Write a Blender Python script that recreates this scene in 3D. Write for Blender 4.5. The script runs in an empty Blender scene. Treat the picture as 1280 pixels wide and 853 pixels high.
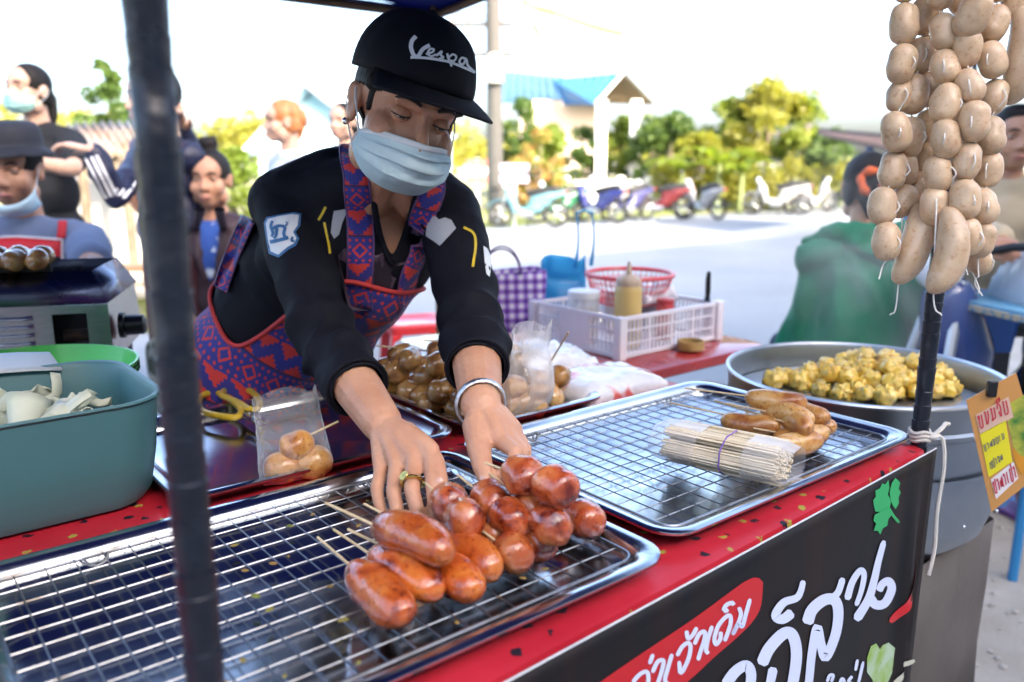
import bpy, bmesh, math, random
import numpy as np
from mathutils import Vector, Matrix, Euler, noise
from mathutils.bvhtree import BVHTree

scene = bpy.context.scene
COL = scene.collection
R = math.radians

# ------------------------------------------------------------------ camera
CAM_Z, TILT, FPX = 1.23, R(12.3), 1033.0
cd = bpy.data.cameras.new('camera')
cd.sensor_width = 36.0
cd.lens = FPX / 1280 * 36.0
cd.clip_start, cd.clip_end = 0.02, 2000
cd.dof.use_dof = True
cd.dof.focus_distance = 1.08
cd.dof.aperture_fstop = 3.4
cam = bpy.data.objects.new('camera', cd)
COL.objects.link(cam)
cam.location = (0, 0, CAM_Z)
cam.rotation_euler = (R(90) - TILT, 0, 0)
scene.camera = cam

# ------------------------------------------------------------------ sky, sun, exposure
SUN_EL, SUN_AZ = R(25), R(143)          # azimuth measured from +Y towards +X
w = bpy.data.worlds.new('World'); scene.world = w; w.use_nodes = True
nt = w.node_tree; bg = nt.nodes['Background']
sky = nt.nodes.new('ShaderNodeTexSky'); sky.sky_type = 'NISHITA'; sky.sun_disc = False
sky.sun_elevation = SUN_EL; sky.sun_rotation = SUN_AZ
sky.air_density = 0.75; sky.dust_density = 5.0; sky.ozone_density = 1.0
nt.links.new(sky.outputs[0], bg.inputs[0]); bg.inputs[1].default_value = 0.15
sd = bpy.data.lights.new('sun', 'SUN'); sd.energy = 2.5; sd.angle = R(0.6); sd.color = (1, .90, .74)
sun = bpy.data.objects.new('sun', sd); COL.objects.link(sun)
sdir = Vector((math.sin(SUN_AZ) * math.cos(SUN_EL), math.cos(SUN_AZ) * math.cos(SUN_EL), math.sin(SUN_EL)))
sun.rotation_euler = sdir.to_track_quat('Z', 'Y').to_euler(); sun.location = (6, -8, 5)
vs = scene.view_settings
vs.view_transform = 'Standard'; vs.look = 'None'; vs.exposure = 2.95; vs.gamma = 1.0; vs.use_curve_mapping = False
try:
    scene.cycles.use_denoising = True
    scene.cycles.max_bounces = 8; scene.cycles.transparent_max_bounces = 16
    scene.cycles.sample_clamp_indirect = 6.0
    scene.cycles.caustics_reflective = False; scene.cycles.caustics_refractive = False
    scene.cycles.volume_step_rate = 4; scene.cycles.volume_max_steps = 64
except Exception:
    pass

# ------------------------------------------------------------------ frames
CT, ST = math.cos(TILT), math.sin(TILT)
PHI = R(39)                                    # the stall stands at 39 degrees to the road
CP, SP = math.cos(PHI), math.sin(PHI)
TZ = 0.80                                      # height of the stall's table top

def S(s, t, z=0.0):                            # stall coordinates (along, across, up) -> world
    return Vector((s * CP - t * SP, s * SP + t * CP, z))

def ray(u, v):
    x = (u - 640) / FPX; y = (v - 426.5) / FPX
    return Vector((x, CT - y * ST, -ST - y * CT))

def atd(u, v, d):                              # point seen at (u, v), d metres deep
    return Vector((0, 0, CAM_Z)) + ray(u, v) * d

def atz(u, v, z):                              # point seen at (u, v) on a level plane
    r = ray(u, v); return Vector((0, 0, CAM_Z)) + r * ((z - CAM_Z) / r.z)

SLOPE = .045                                   # the table's front edge runs slightly askew to the trays
def att(u, v, t):                              # point seen at (u, v) on the upright plane across = t + SLOPE * along
    r = ray(u, v); k = t / (-r.x * SP + r.y * CP - SLOPE * (r.x * CP + r.y * SP)); return Vector((0, 0, CAM_Z)) + r * k

def gz(y):                                     # ground falls gently towards the far side of the road
    return -0.027 * min(max(y - 2.5, 0.0), 21.0)

# ------------------------------------------------------------------ materials
MATS = {}
def mat(name, col, rough=.5, metal=0., col2=None, vs=30., bump=0., bs=120., coat=0., trans=0., alpha=1., sss=0.,
        ior=1.45, trc=None, detail=3., ramp=(.35, .65), sheen=0., tr=0., spec=None, stretch=None, emit=None, rvar=0., dist=0.):
    if name in MATS: return MATS[name]
    m = bpy.data.materials.new(name); m.use_nodes = True; MATS[name] = m
    n, l = m.node_tree.nodes, m.node_tree.links
    b = n['Principled BSDF']
    b.inputs['Base Color'].default_value = (*col, 1)
    b.inputs['Roughness'].default_value = rough
    b.inputs['Metallic'].default_value = metal
    b.inputs['IOR'].default_value = ior
    if coat: b.inputs['Coat Weight'].default_value = coat; b.inputs['Coat Roughness'].default_value = .08
    if trans: b.inputs['Transmission Weight'].default_value = trans
    if sheen: b.inputs['Sheen Weight'].default_value = sheen
    b.inputs['Alpha'].default_value = alpha
    if spec is not None: b.inputs['Specular IOR Level'].default_value = spec
    if sss:
        b.inputs['Subsurface Weight'].default_value = sss
        b.inputs['Subsurface Radius'].default_value = (.01, .004, .002); b.inputs['Subsurface Scale'].default_value = 1.0
    if emit:
        b.inputs['Emission Color'].default_value = (*emit[0], 1); b.inputs['Emission Strength'].default_value = emit[1]
    tc = n.new('ShaderNodeTexCoord'); out = tc.outputs['Object']
    if stretch:
        mp = n.new('ShaderNodeMapping'); mp.inputs['Scale'].default_value = stretch; l.new(out, mp.inputs[0]); out = mp.outputs[0]
    if col2 is not None:
        t = n.new('ShaderNodeTexNoise'); t.inputs['Scale'].default_value = vs; t.inputs['Detail'].default_value = detail
        t.inputs['Distortion'].default_value = dist
        l.new(out, t.inputs['Vector'])
        r = n.new('ShaderNodeValToRGB'); r.color_ramp.elements[0].position, r.color_ramp.elements[1].position = ramp
        r.color_ramp.elements[0].color = (*col, 1); r.color_ramp.elements[1].color = (*col2, 1)
        l.new(t.outputs['Fac'], r.inputs[0]); l.new(r.outputs[0], b.inputs['Base Color'])
        m['ramp'] = r.name
    if rvar:
        t3 = n.new('ShaderNodeTexNoise'); t3.inputs['Scale'].default_value = vs * .7; t3.inputs['Detail'].default_value = 4
        l.new(out, t3.inputs['Vector'])
        mr = n.new('ShaderNodeMapRange'); mr.inputs['From Min'].default_value = .3; mr.inputs['From Max'].default_value = .7
        mr.inputs['To Min'].default_value = max(0, rough - rvar); mr.inputs['To Max'].default_value = rough + rvar
        l.new(t3.outputs['Fac'], mr.inputs[0]); l.new(mr.outputs[0], b.inputs['Roughness'])
    if bump:
        t2 = n.new('ShaderNodeTexNoise'); t2.inputs['Scale'].default_value = bs; t2.inputs['Detail'].default_value = 3
        l.new(out, t2.inputs['Vector'])
        bp = n.new('ShaderNodeBump'); bp.inputs['Strength'].default_value = bump; bp.inputs['Distance'].default_value = .01
        l.new(t2.outputs['Fac'], bp.inputs['Height']); l.new(bp.outputs[0], b.inputs['Normal'])
    if tr:                                     # thin translucent sheet (leaves)
        ts = n.new('ShaderNodeBsdfTranslucent'); mx = n.new('ShaderNodeMixShader'); mx.inputs[0].default_value = tr
        ts.inputs[0].default_value = (*trc, 1) if trc else (min(1, col[0] * 2.6), min(1, col[1] * 2.2), col[2], 1)
        l.new(b.outputs[0], mx.inputs[1]); l.new(ts.outputs[0], mx.inputs[2])
        l.new(mx.outputs[0], n['Material Output'].inputs[0])
    return m

def film(name, tint=(1, 1, 1), op=.15, rough=.15):   # clear plastic film: mostly see-through, glossy wrinkles
    if name in MATS: return MATS[name]
    m = bpy.data.materials.new(name); m.use_nodes = True; MATS[name] = m
    n, l = m.node_tree.nodes, m.node_tree.links
    b = n['Principled BSDF']; b.inputs['Base Color'].default_value = (*tint, 1); b.inputs['Roughness'].default_value = rough
    b.inputs['Specular IOR Level'].default_value = .8
    tp = n.new('ShaderNodeBsdfTransparent'); mx = n.new('ShaderNodeMixShader')
    lw = n.new('ShaderNodeLayerWeight'); lw.inputs[0].default_value = .35
    ad = n.new('ShaderNodeMath'); ad.operation = 'ADD'; ad.use_clamp = True; ad.inputs[1].default_value = op
    mu = n.new('ShaderNodeMath'); mu.operation = 'MULTIPLY'; mu.inputs[1].default_value = .6
    tx = n.new('ShaderNodeTexNoise'); tx.inputs['Scale'].default_value = 45; tx.inputs['Detail'].default_value = 4
    tc = n.new('ShaderNodeTexCoord'); l.new(tc.outputs['Object'], tx.inputs['Vector'])
    bp = n.new('ShaderNodeBump'); bp.inputs['Strength'].default_value = .6; bp.inputs['Distance'].default_value = .006
    l.new(tx.outputs['Fac'], bp.inputs['Height']); l.new(bp.outputs[0], b.inputs['Normal']); l.new(bp.outputs[0], lw.inputs['Normal'])
    l.new(lw.outputs['Facing'], mu.inputs[0]); l.new(mu.outputs[0], ad.inputs[0])
    l.new(ad.outputs[0], mx.inputs[0]); l.new(tp.outputs[0], mx.inputs[1]); l.new(b.outputs[0], mx.inputs[2])
    l.new(mx.outputs[0], n['Material Output'].inputs[0])
    return m

# ------------------------------------------------------------------ mesh builder
def frames(P):
    P = [Vector(p) for p in P]; T = []
    for i in range(len(P)):
        a = P[max(i - 1, 0)]; b = P[min(i + 1, len(P) - 1)]
        d = (b - a); T.append(d.normalized() if d.length > 1e-9 else Vector((0, 0, 1)))
    up = Vector((0, 0, 1)) if abs(T[0].z) < .9 else Vector((1, 0, 0))
    x = T[0].cross(up).normalized(); out = []
    for i, t in enumerate(T):
        x = (x - t * x.dot(t))
        x = x.normalized() if x.length > 1e-6 else t.orthogonal().normalized()
        out.append((P[i], t, x, t.cross(x)))
    return out

def spline(P, k=8):                            # Catmull-Rom through the points (any dimension)
    P = [np.array(p, float) for p in P]; out = []
    Q = [2 * P[0] - P[1]] + P + [2 * P[-1] - P[-2]]
    for i in range(1, len(Q) - 2):
        a, b, c, d = Q[i - 1:i + 3]
        for j in range(k):
            t = j / k
            out.append(.5 * (2 * b + (c - a) * t + (2 * a - 5 * b + 4 * c - d) * t * t + (3 * b - a - 3 * c + d) * t ** 3))
    out.append(P[-1]); return out

class MB:
    def __init__(s): s.v = []; s.f = []; s.uv = None
    def add(s, V, Fc, M=None):
        o = len(s.v)
        s.v += [tuple(M @ Vector(p)) if M is not None else tuple(p) for p in V]
        s.f += [tuple(i + o for i in f) for f in Fc]; return s
    def box(s, c, d, M=None):
        x, y, z = c; a, b, e = d[0] / 2, d[1] / 2, d[2] / 2
        V = [(x + i * a, y + j * b, z + k * e) for i in (-1, 1) for j in (-1, 1) for k in (-1, 1)]
        return s.add(V, [(0, 1, 3, 2), (4, 6, 7, 5), (0, 4, 5, 1), (2, 3, 7, 6), (0, 2, 6, 4), (1, 5, 7, 3)], M)
    def tube(s, P, r, n=8, cap=True, M=None, flat=1.0, rnd=False):
        fr = frames(P); m = len(fr); rr = list(r) if hasattr(r, '__len__') else [r] * m
        if rnd:                                # hemispherical ends
            a, b = fr[0], fr[-1]; pre, post = [], []
            for q in (.25, .6, .87):
                pre.append(((a[0] - a[1] * rr[0] * math.sqrt(1 - q * q), a[1], a[2], a[3]), rr[0] * q))
                post.append(((b[0] + b[1] * rr[-1] * math.sqrt(1 - q * q), b[1], b[2], b[3]), rr[-1] * q))
            fr = [p[0] for p in pre] + fr + [p[0] for p in post[::-1]]
            rr = [p[1] for p in pre] + rr + [p[1] for p in post[::-1]]; m = len(fr)
        V, Fc = [], []
        for (p, t, x, y), q in zip(fr, rr):
            for k in range(n):
                a = 2 * math.pi * k / n; V.append(p + x * (q * math.cos(a)) + y * (q * flat * math.sin(a)))
        for i in range(m - 1):
            for k in range(n):
                k2 = (k + 1) % n; Fc.append((i * n + k, i * n + k2, (i + 1) * n + k2, (i + 1) * n + k))
        if cap: Fc.append(tuple(range(n - 1, -1, -1))); Fc.append(tuple((m - 1) * n + k for k in range(n)))
        return s.add(V, Fc, M)
    def limb(s, P, r, n=14, M=None): return s.tube(P, r, n, True, M, 1.0, True)
    def ell(s, c, r, M=None, nu=16, nv=10, rot=None):
        c = Vector(c); V, Fc = [], []
        q = rot if rot is not None else Matrix.Identity(3)
        for j in range(nv + 1):
            th = math.pi * j / nv
            for i in range(nu):
                a = 2 * math.pi * i / nu
                V.append(c + q @ Vector((r[0] * math.sin(th) * math.cos(a), r[1] * math.sin(th) * math.sin(a), r[2] * math.cos(th))))
        for j in range(nv):
            for i in range(nu):
                i2 = (i + 1) % nu; Fc.append((j * nu + i, (j + 1) * nu + i, (j + 1) * nu + i2, j * nu + i2))
        return s.add(V, Fc, M)
    def lathe(s, prof, n=32, M=None, cap0=False, cap1=False):
        V, Fc = [], []
        for r, z in prof:
            for i in range(n):
                a = 2 * math.pi * i / n; V.append((r * math.cos(a), r * math.sin(a), z))
        for j in range(len(prof) - 1):
            for i in range(n):
                i2 = (i + 1) % n; Fc.append((j * n + i, j * n + i2, (j + 1) * n + i2, (j + 1) * n + i))
        if cap0: Fc.append(tuple(range(n - 1, -1, -1)))
        if cap1: Fc.append(tuple((len(prof) - 1) * n + k for k in range(n)))
        return s.add(V, Fc, M)
    def grid(s, G, closed=False, M=None):
        a, b = len(G), len(G[0]); V = [p for row in G for p in row]; Fc = []
        for i in range(a if closed else a - 1):
            i2 = (i + 1) % a
            for j in range(b - 1): Fc.append((i * b + j, i2 * b + j, i2 * b + j + 1, i * b + j + 1))
        return s.add(V, Fc, M)
    def prism(s, O, e, M=None):                # outline O (3-D points) pushed along e
        e = Vector(e); O = [Vector(p) for p in O]; n = len(O)
        return s.add(O + [p + e for p in O], [tuple(range(n - 1, -1, -1)), tuple(range(n, 2 * n))] +
                     [(i, (i + 1) % n, n + (i + 1) % n, n + i) for i in range(n)], M)
    def rings(s, L, M=None, cap0=False, cap1=False):   # list of closed loops of equal length
        n = len(L[0]); V = [p for q in L for p in q]; Fc = []
        for j in range(len(L) - 1):
            for i in range(n):
                i2 = (i + 1) % n; Fc.append((j * n + i, j * n + i2, (j + 1) * n + i2, (j + 1) * n + i))
        if cap0: Fc.append(tuple(range(n - 1, -1, -1)))
        if cap1: Fc.append(tuple((len(L) - 1) * n + k for k in range(n)))
        return s.add(V, Fc, M)
    def mesh(s, name):
        me = bpy.data.meshes.new(name); me.from_pydata([tuple(p) for p in s.v], [], s.f); me.update()
        return me

def fixn(me):
    bm = bmesh.new(); bm.from_mesh(me); bmesh.ops.recalc_face_normals(bm, faces=bm.faces); bm.to_mesh(me); bm.free()

def link(name, me, m, parent=None, smooth=True, bevel=0, solid=0, subsurf=0, fix=True, world=True, mod=None, seg=2):
    if isinstance(me, MB):
        me = me.mesh(name)
        if fix: fixn(me)
    o = bpy.data.objects.new(name, me); COL.objects.link(o)
    if m is not None and not me.materials: me.materials.append(m)
    if smooth:
        me.polygons.foreach_set('use_smooth', [True] * len(me.polygons))
        if smooth != 2: me.set_sharp_from_angle(angle=R(38))
    if solid: q = o.modifiers.new('solid', 'SOLIDIFY'); q.thickness = solid; q.offset = 0
    if bevel: q = o.modifiers.new('bevel', 'BEVEL'); q.width = bevel; q.segments = seg; q.limit_method = 'ANGLE'; q.angle_limit = R(35)
    if subsurf: q = o.modifiers.new('sub', 'SUBSURF'); q.levels = q.render_levels = subsurf
    if parent is not None:
        o.parent = parent
        if world: o.matrix_parent_inverse = wm(parent).inverted()
    return o

def wm(o):
    M = Matrix.LocRotScale(o.location, o.rotation_euler, o.scale)
    return M if o.parent is None else wm(o.parent) @ o.matrix_parent_inverse @ M

def tag(o, label, cat, group=None, kind=None):
    if label: o['label'] = label
    if cat: o['category'] = cat
    if group: o['group'] = group
    if kind: o['kind'] = kind
    return o

def thing(name, label, cat, loc=(0, 0, 0), rz=0., group=None, rot=None):
    o = bpy.data.objects.new(name, None); COL.objects.link(o); o.empty_display_size = .05
    o.location = loc; o.rotation_euler = rot if rot is not None else (0, 0, rz)
    return tag(o, label, cat, group)

def setting(name, mb, m, **k):
    o = link(name, mb, m, **k); o['kind'] = 'structure'; return o

def dup(o, loc=None, rot=None, parent=None, scale=None):
    c = o.copy(); COL.objects.link(c)
    if loc is not None: c.location = loc
    if rot is not None: c.rotation_euler = rot
    if scale is not None: c.scale = scale
    if parent is not None: c.parent = parent
    for ch in list(o.children): dup(ch, parent=c)
    return c

def organic(mb, voxel, it=5, fac=.5, name='tmp'):       # fuse overlapping volumes into one continuous skin
    me = mb.mesh(name); fixn(me)
    o = bpy.data.objects.new(name, me); COL.objects.link(o)
    q = o.modifiers.new('r', 'REMESH'); q.mode = 'VOXEL'; q.voxel_size = voxel; q.use_smooth_shade = True
    if it: q = o.modifiers.new('s', 'SMOOTH'); q.iterations = it; q.factor = fac
    dg = bpy.context.evaluated_depsgraph_get(); dg.update()
    r = bpy.data.meshes.new_from_object(o.evaluated_get(dg), depsgraph=dg)
    bpy.data.objects.remove(o); bpy.data.meshes.remove(me); r.name = name
    r.materials.clear()
    return r

def verts(me):
    a = np.empty(len(me.vertices) * 3); me.vertices.foreach_get('co', a); return a.reshape(-1, 3)
def setverts(me, a):
    me.vertices.foreach_set('co', a.ravel()); me.update()
def norms(me):
    a = np.empty(len(me.vertices) * 3); me.vertex_normals.foreach_get('vector', a); return a.reshape(-1, 3)

def bvh(me): return BVHTree.FromPolygons([v.co[:] for v in me.vertices], [p.vertices[:] for p in me.polygons])

def put(me, mb, mi=0):                         # append builder geometry to a finished mesh
    bm = bmesh.new(); bm.from_mesh(me); t = mb.mesh('t'); fixn(t); bm.from_mesh(t); bm.to_mesh(me); bm.free(); bpy.data.meshes.remove(t)

def rnd(seed): return random.Random(seed)
# ================================================================== unseen building added behind the camera to keep the stalls in shade
def shophouse():
    t = thing('shophouse', 'unseen two-storey plastered building added behind the camera to shade the stalls', 'building', S(0, -8, 0), PHI)
    M = Matrix.Rotation(PHI, 4, 'Z'); pl = mat('plaster', (.55, .53, .49), .85, col2=(.48, .46, .42), vs=1.5, detail=6); dk = mat('shutter_steel', (.22, .25, .28), .5, .5)
    link('wall', MB().box((0, -10, 3.72), (46, 4, 7.44), M), pl, t); link('roof', MB().box((0, -10.1, 7.56), (47, 4.4, .24), M), mat('roof_sheet', (.30, .20, .17), .7), t)
    for k in range(10):
        x = -20.7 + k * 4.6; link('shutter', MB().box((x, -7.97, 1.4), (3.4, .08, 2.8), M), dk, t); wn = link('window', MB().box((x, -7.97, 5.6), (2.2, .08, 1.5), M), mat('house_glass', (.04, .05, .06), .1), t)
        link('sill', MB().box((x, -7.92, 4.78), (2.5, .2, .1), M), pl, wn)
    link('awning', MB().box((0, -7.2, 3.3), (46, 1.6, .06), M), dk, t)
shophouse()
# ================================================================== ground, road, verge
def gt(t): return -0.02 * min(max(t - 2.0, 0.0), 15.0)
def G(s, t, dz=0.0): return S(s, t, gt(t) + dz)
def atg(u, v):                                 # point of the ground seen at (u, v)
    z = 0.
    for _ in range(60):
        p = atz(u, v, z); z = gt(-p.x * SP + p.y * CP)
    return p
TB = [-60, -12, -4, 0, 1, 2, 4, 7, 10, 13, 15, 17, 20, 26, 40, 80, 200, 600]
SB = [-600, -150, -40, -15, -6, -2, 0, 1, 2, 3, 5, 8, 12, 20, 40, 90, 200, 600]
dirt = mat('dirt', (.30, .27, .23), .9, col2=(.40, .37, .33), vs=3.5, detail=8, bump=.5, bs=60)
concrete = mat('road_concrete', (.22, .24, .26), .85, col2=(.27, .285, .30), vs=.6, detail=7, bump=.25, bs=40)
setting('ground', MB().grid([[G(s, t) for t in TB] for s in SB]), dirt)
RT = [2.6, 4, 7, 10, 13, 15.0]
setting('road', MB().grid([[G(s, t, .006) for t in RT] for s in (-80, -20, -5, 0, 5, 20, 80, 200)]), concrete)
vg = [15.0, 17, 20, 30, 60]
setting('verge', MB().grid([[G(s, t, .05 if t > 15 else .012) for t in vg] for s in (-80, -20, -5, 0, 5, 20, 80, 200)]),
        mat('verge_soil', (.30, .26, .15), .95, col2=(.16, .20, .06), vs=.9, detail=6))
vgr = MB(); rr = rnd(4)
for i in range(5200):
    s_, t_ = rr.uniform(-16, 26), 15.05 + rr.random() ** 1.6 * 5.5
    p = G(s_, t_, .03); h = rr.uniform(.05, .2); a = rr.uniform(0, 6.28); q = Vector((math.cos(a), math.sin(a), 0)) * .02
    tip = p + Vector((rr.gauss(0, .05), rr.gauss(0, .05), h)); vgr.add([p - q, p + q, tip], [(0, 1, 2)])
o = link('grass', vgr, mat('grass', (.13, .19, .035), .7, col2=(.22, .24, .06), vs=.8, tr=.3), fix=False, smooth=False)
tag(o, 'short dry grass along the far edge of the road', 'grass', kind='stuff')
# gravel and litter on the dirt by the stall
gv = MB(); rr = rnd(8)
for i in range(900):
    s_, t_ = rr.uniform(1.1, 3.2), rr.uniform(-.2, 2.2); r_ = rr.uniform(.003, .011)
    gv.ell(G(s_, t_, r_ * .3), (r_, r_ * rr.uniform(.6, 1), r_ * .6), nu=6, nv=4)
o = link('gravel', gv, mat('gravel', (.30, .28, .25), .9, col2=(.44, .41, .37), vs=20)); tag(o, 'small stones scattered over the dirt beside the stall', 'gravel', kind='stuff')

# ================================================================== the stall: table, cloth, banner, posts, canopy
S0, S1, T0, T1 = -.42, 1.235, .4815, 1.40
def fr(s_): return T0 + SLOPE * s_             # front edge of the table
wood = mat('table_wood', (.20, .12, .07), .6, col2=(.28, .18, .10), vs=12, stretch=(1, 12, 12))
steel_dark = mat('painted_steel', (.05, .05, .06), .45)
table = thing('stall_table', 'long stall table standing behind the dark printed banner', 'table', S(.4, .94), PHI)
mb = MB()
for (a, b) in ((S0, S1),):
    mb.prism([S(a + .002, fr(a) + .002, TZ - .03), S(b - .002, fr(b) + .002, TZ - .03), S(b - .002, T1 - .002, TZ - .03), S(a + .002, T1 - .002, TZ - .03)], (0, 0, .026))
link('table_top', mb, wood, table)
for s_ in (S0 + .06, S1 - .06):
    for t_ in (fr(s_) + .06, T1 - .06):
        link('leg', MB().tube([S(s_, t_, 0), S(s_, t_, TZ - .03)], .018, 10), steel_dark, table)
for t_, t2_ in ((fr(S0 + .06) + .06, fr(S1 - .06) + .06), (T1 - .06, T1 - .06)):
    link('rail', MB().tube([S(S0 + .06, t_, .25), S(S1 - .06, t2_, .25)], .013, 8), steel_dark, table)

# tablecloth: red oilcloth with little dark and yellow printed marks
def cloth_mat():
    m = mat('red_oilcloth', (.50, .02, .035), .42, coat=.06, col2=(.42, .012, .025), vs=9, bump=.12, bs=30)
    n, l = m.node_tree.nodes, m.node_tree.links; b = n['Principled BSDF']; tc = n.new('ShaderNodeTexCoord')
    r = n[m['ramp']]; last = r.outputs[0]
    for sc, col, seed, lim in ((25, (.012, .012, .02), 0., .15), (24, (.36, .29, .05), 3.3, .12)):
        mp = n.new('ShaderNodeMapping'); mp.inputs['Location'].default_value = (seed, seed * .7, 0); mp.inputs['Scale'].default_value = (1, 1, 0.0)
        l.new(tc.outputs['Object'], mp.inputs[0])
        nz = n.new('ShaderNodeTexNoise'); nz.inputs['Scale'].default_value = 140; l.new(mp.outputs[0], nz.inputs['Vector'])
        mixv = n.new('ShaderNodeMix'); mixv.data_type = 'VECTOR'; mixv.inputs[0].default_value = .012
        l.new(mp.outputs[0], mixv.inputs[4]); l.new(nz.outputs['Color'], mixv.inputs[5])
        v = n.new('ShaderNodeTexVoronoi'); v.inputs['Scale'].default_value = sc; v.inputs['Randomness'].default_value = .55
        l.new(mixv.outputs[1], v.inputs['Vector'])
        c = n.new('ShaderNodeMath'); c.operation = 'LESS_THAN'; c.inputs[1].default_value = lim; l.new(v.outputs['Distance'], c.inputs[0])
        x = n.new('ShaderNodeMix'); x.data_type = 'RGBA'; l.new(c.outputs[0], x.inputs[0]); l.new(last, x.inputs[6]); x.inputs[7].default_value = (*col, 1)
        last = x.outputs[2]
    l.new(last, b.inputs['Base Color']); return m
mb = MB(); rr = rnd(2)
ss = np.linspace(S0 - .004, S1 + .004, 70)
Gd = []
for s_ in ss:
    row = []
    for (t_, z_) in ((T0 - .006, TZ - .10), (T0 - .006, TZ - .05), (T0 - .006, TZ - .012), (T0 - .003, TZ - .001), (T0 + .01, TZ + .002), (.7, TZ + .002), (.95, TZ + .002), (1.2, TZ + .002), (T1 - .01, TZ + .002), (T1 + .004, TZ - .001), (T1 + .006, TZ - .02), (T1 + .012, TZ - .12)):
        wv = .003 * math.sin(s_ * 41) if t_ < T0 and z_ < TZ - .03 else 0
        if t_ < T0 + .02: t_ += SLOPE * s_
        row.append(S(s_, t_ + wv * .5, z_))
    Gd.append(row)
mb.grid(Gd)
o = link('tablecloth', mb, cloth_mat(), solid=.0012); tag(o, 'red oilcloth with small dark and yellow printed marks covering the stall table', 'tablecloth')

# banner
BT = T0 - .012
def wave(s_, z_): return .004 * math.sin(s_ * 9 + 1) * (TZ - z_) / .5 + (.010 * math.exp(-((s_ - 1.200 - .05 * (TZ - z_)) / .022) ** 2) - .008 * math.exp(-((s_ - 1.235) / .014) ** 2)) * min(1, (TZ - z_) * 5)
def banner_mat():
    m = mat('banner_vinyl', (.006, .006, .008), .5, col2=(.016, .008, .006), vs=2.2, detail=5, stretch=(9, 9, .7), ramp=(.4, .75)); m.node_tree.nodes['Principled BSDF'].inputs['Specular IOR Level'].default_value = .25
    return m
bs_ = np.linspace(-.30, 1.266, 120); bz = np.linspace(TZ - .003, .12, 30)
ban = link('banner', MB().grid([[S(s_, BT + SLOPE * s_ - wave(s_, z_), z_) for z_ in bz] for s_ in bs_]), banner_mat(), solid=.0008)
tag(ban, 'black vinyl banner with white brush lettering hanging along the table front', 'banner')
edge = link('hem', MB().tube([S(s_, BT + SLOPE * s_ - wave(s_, TZ) + .0005, TZ - .002) for s_ in bs_], .0012, 6), mat('hem_white', (.6, .6, .62), .6), ban)
def onban(p, off):                             # photo pixel -> point on the banner's plane
    q = att(p[0], p[1], BT); s_ = q.x * CP + q.y * SP
    return S(s_, BT + SLOPE * s_ - wave(s_, q.z) - off, q.z)
nB = S(0, -1, 0)
def stroke(mb, pts, wd, off=.0012, k=6, taper=False):  # brush stroke lying on the banner
    P = spline([(*p,) for p in pts], k); n = len(P); L, Rr = [], []
    for i in range(n):
        a, b = P[max(i - 1, 0)], P[min(i + 1, n - 1)]; d = (b - a) / (np.linalg.norm(b - a) + 1e-9)
        wv = wd[0] + (wd[1] - wd[0]) * i / (n - 1) if hasattr(wd, '__len__') else wd
        if i in (0, n - 1): wv *= .55
        nn = np.array((-d[1], d[0])) * wv / 2
        L.append(onban(P[i] + nn, off)); Rr.append(onban(P[i] - nn, off))
    mb.grid([L, Rr])
def z1(*pts): return [(740 + x * .1793, 700 + y * .1793) for x, y in pts]
def z2(*pts): return [(880 + x * .2262, 660 + y * .2262) for x, y in pts]
def z5(*pts): return [(880 + x * .3518, 400 + y * .3518) for x, y in pts]
def fill(mb, pts, off):                        # filled print: fan from the centre
    P = [np.array(p) for p in pts]; c = sum(P) / len(P)
    rings_ = [[onban(c + (p - c) * k, off) for p in P] for k in (.02, .35, .7, 1.)]
    n = len(P)
    mb.rings(rings_)
pill = z1((-700, 1380), (50, 853), (300, 680), (700, 410), (1000, 190), (1100, 130), (1150, 120), (1185, 150), (1190, 220), (1170, 320), (1110, 430), (1000, 540), (850, 670), (660, 845), (-380, 1650), (-560, 1700), (-680, 1600))
mb = MB(); half = 8
top = pill[1:9]; bot = pill[8:15][::-1]
tp = spline([pill[0]] + pill[1:10], 4); bt = spline(pill[9:15][::-1] , 4)
# red pill as a strip between its upper and lower edges
def resamp(P, n):
    P = np.array(P); d = np.r_[0, np.cumsum(np.linalg.norm(np.diff(P, axis=0), axis=1))]; t = np.linspace(0, d[-1], n)
    return np.c_[np.interp(t, d, P[:, 0]), np.interp(t, d, P[:, 1])]
A_ = resamp(spline(z1((-700, 1380), (50, 853), (300, 680), (700, 410), (1000, 190), (1090, 133), (1150, 120), (1187, 155)), 6), 60)
B_ = resamp(spline(z1((-420, 1680), (300, 1130), (660, 845), (850, 670), (1000, 540), (1110, 430), (1170, 320), (1187, 155)), 6), 60)
mb.grid([[onban(a + (b - a) * k, .0008) for k in (0, .25, .5, .75, 1)] for a, b in zip(A_, B_)])
red_print = mat('red_print', (.50, .006, .012), .35)
white_print = mat('white_print', (.62, .68, .90), .4)
link('red_panel', mb, red_print, ban)
mb = MB()
small = [((1012, 325), (1027, 372), (1008, 435), (968, 518)), ((970, 515), (1008, 440), (1036, 458), (1062, 370), (1092, 266)),
         ((903, 352), (925, 312), (965, 295), (978, 312)), ((905, 353), (942, 345)),
         ((887, 495), (882, 548), (852, 583), (843, 540), (870, 455), (920, 395), (952, 385), (956, 430), (940, 490), (912, 562)),
         ((828, 455), (800, 540), (785, 622), (802, 648)), ((703, 585), (738, 512), (776, 498), (770, 560), (747, 630), (728, 695)),
         ((650, 488), (660, 542), (690, 522), (722, 466)), ((583, 665), (620, 600), (660, 575), (677, 602), (660, 690), (610, 782), (598, 700)),
         ((550, 650), (520, 750), (500, 832), (522, 862)), ((418, 652), (392, 722)),
         ((412, 782), (450, 705), (488, 698), (480, 760), (452, 853), (430, 930)), ((275, 850), (330, 790), (378, 780), (384, 853), (365, 960)), ((300, 850), (285, 910), (262, 980))]
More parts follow.
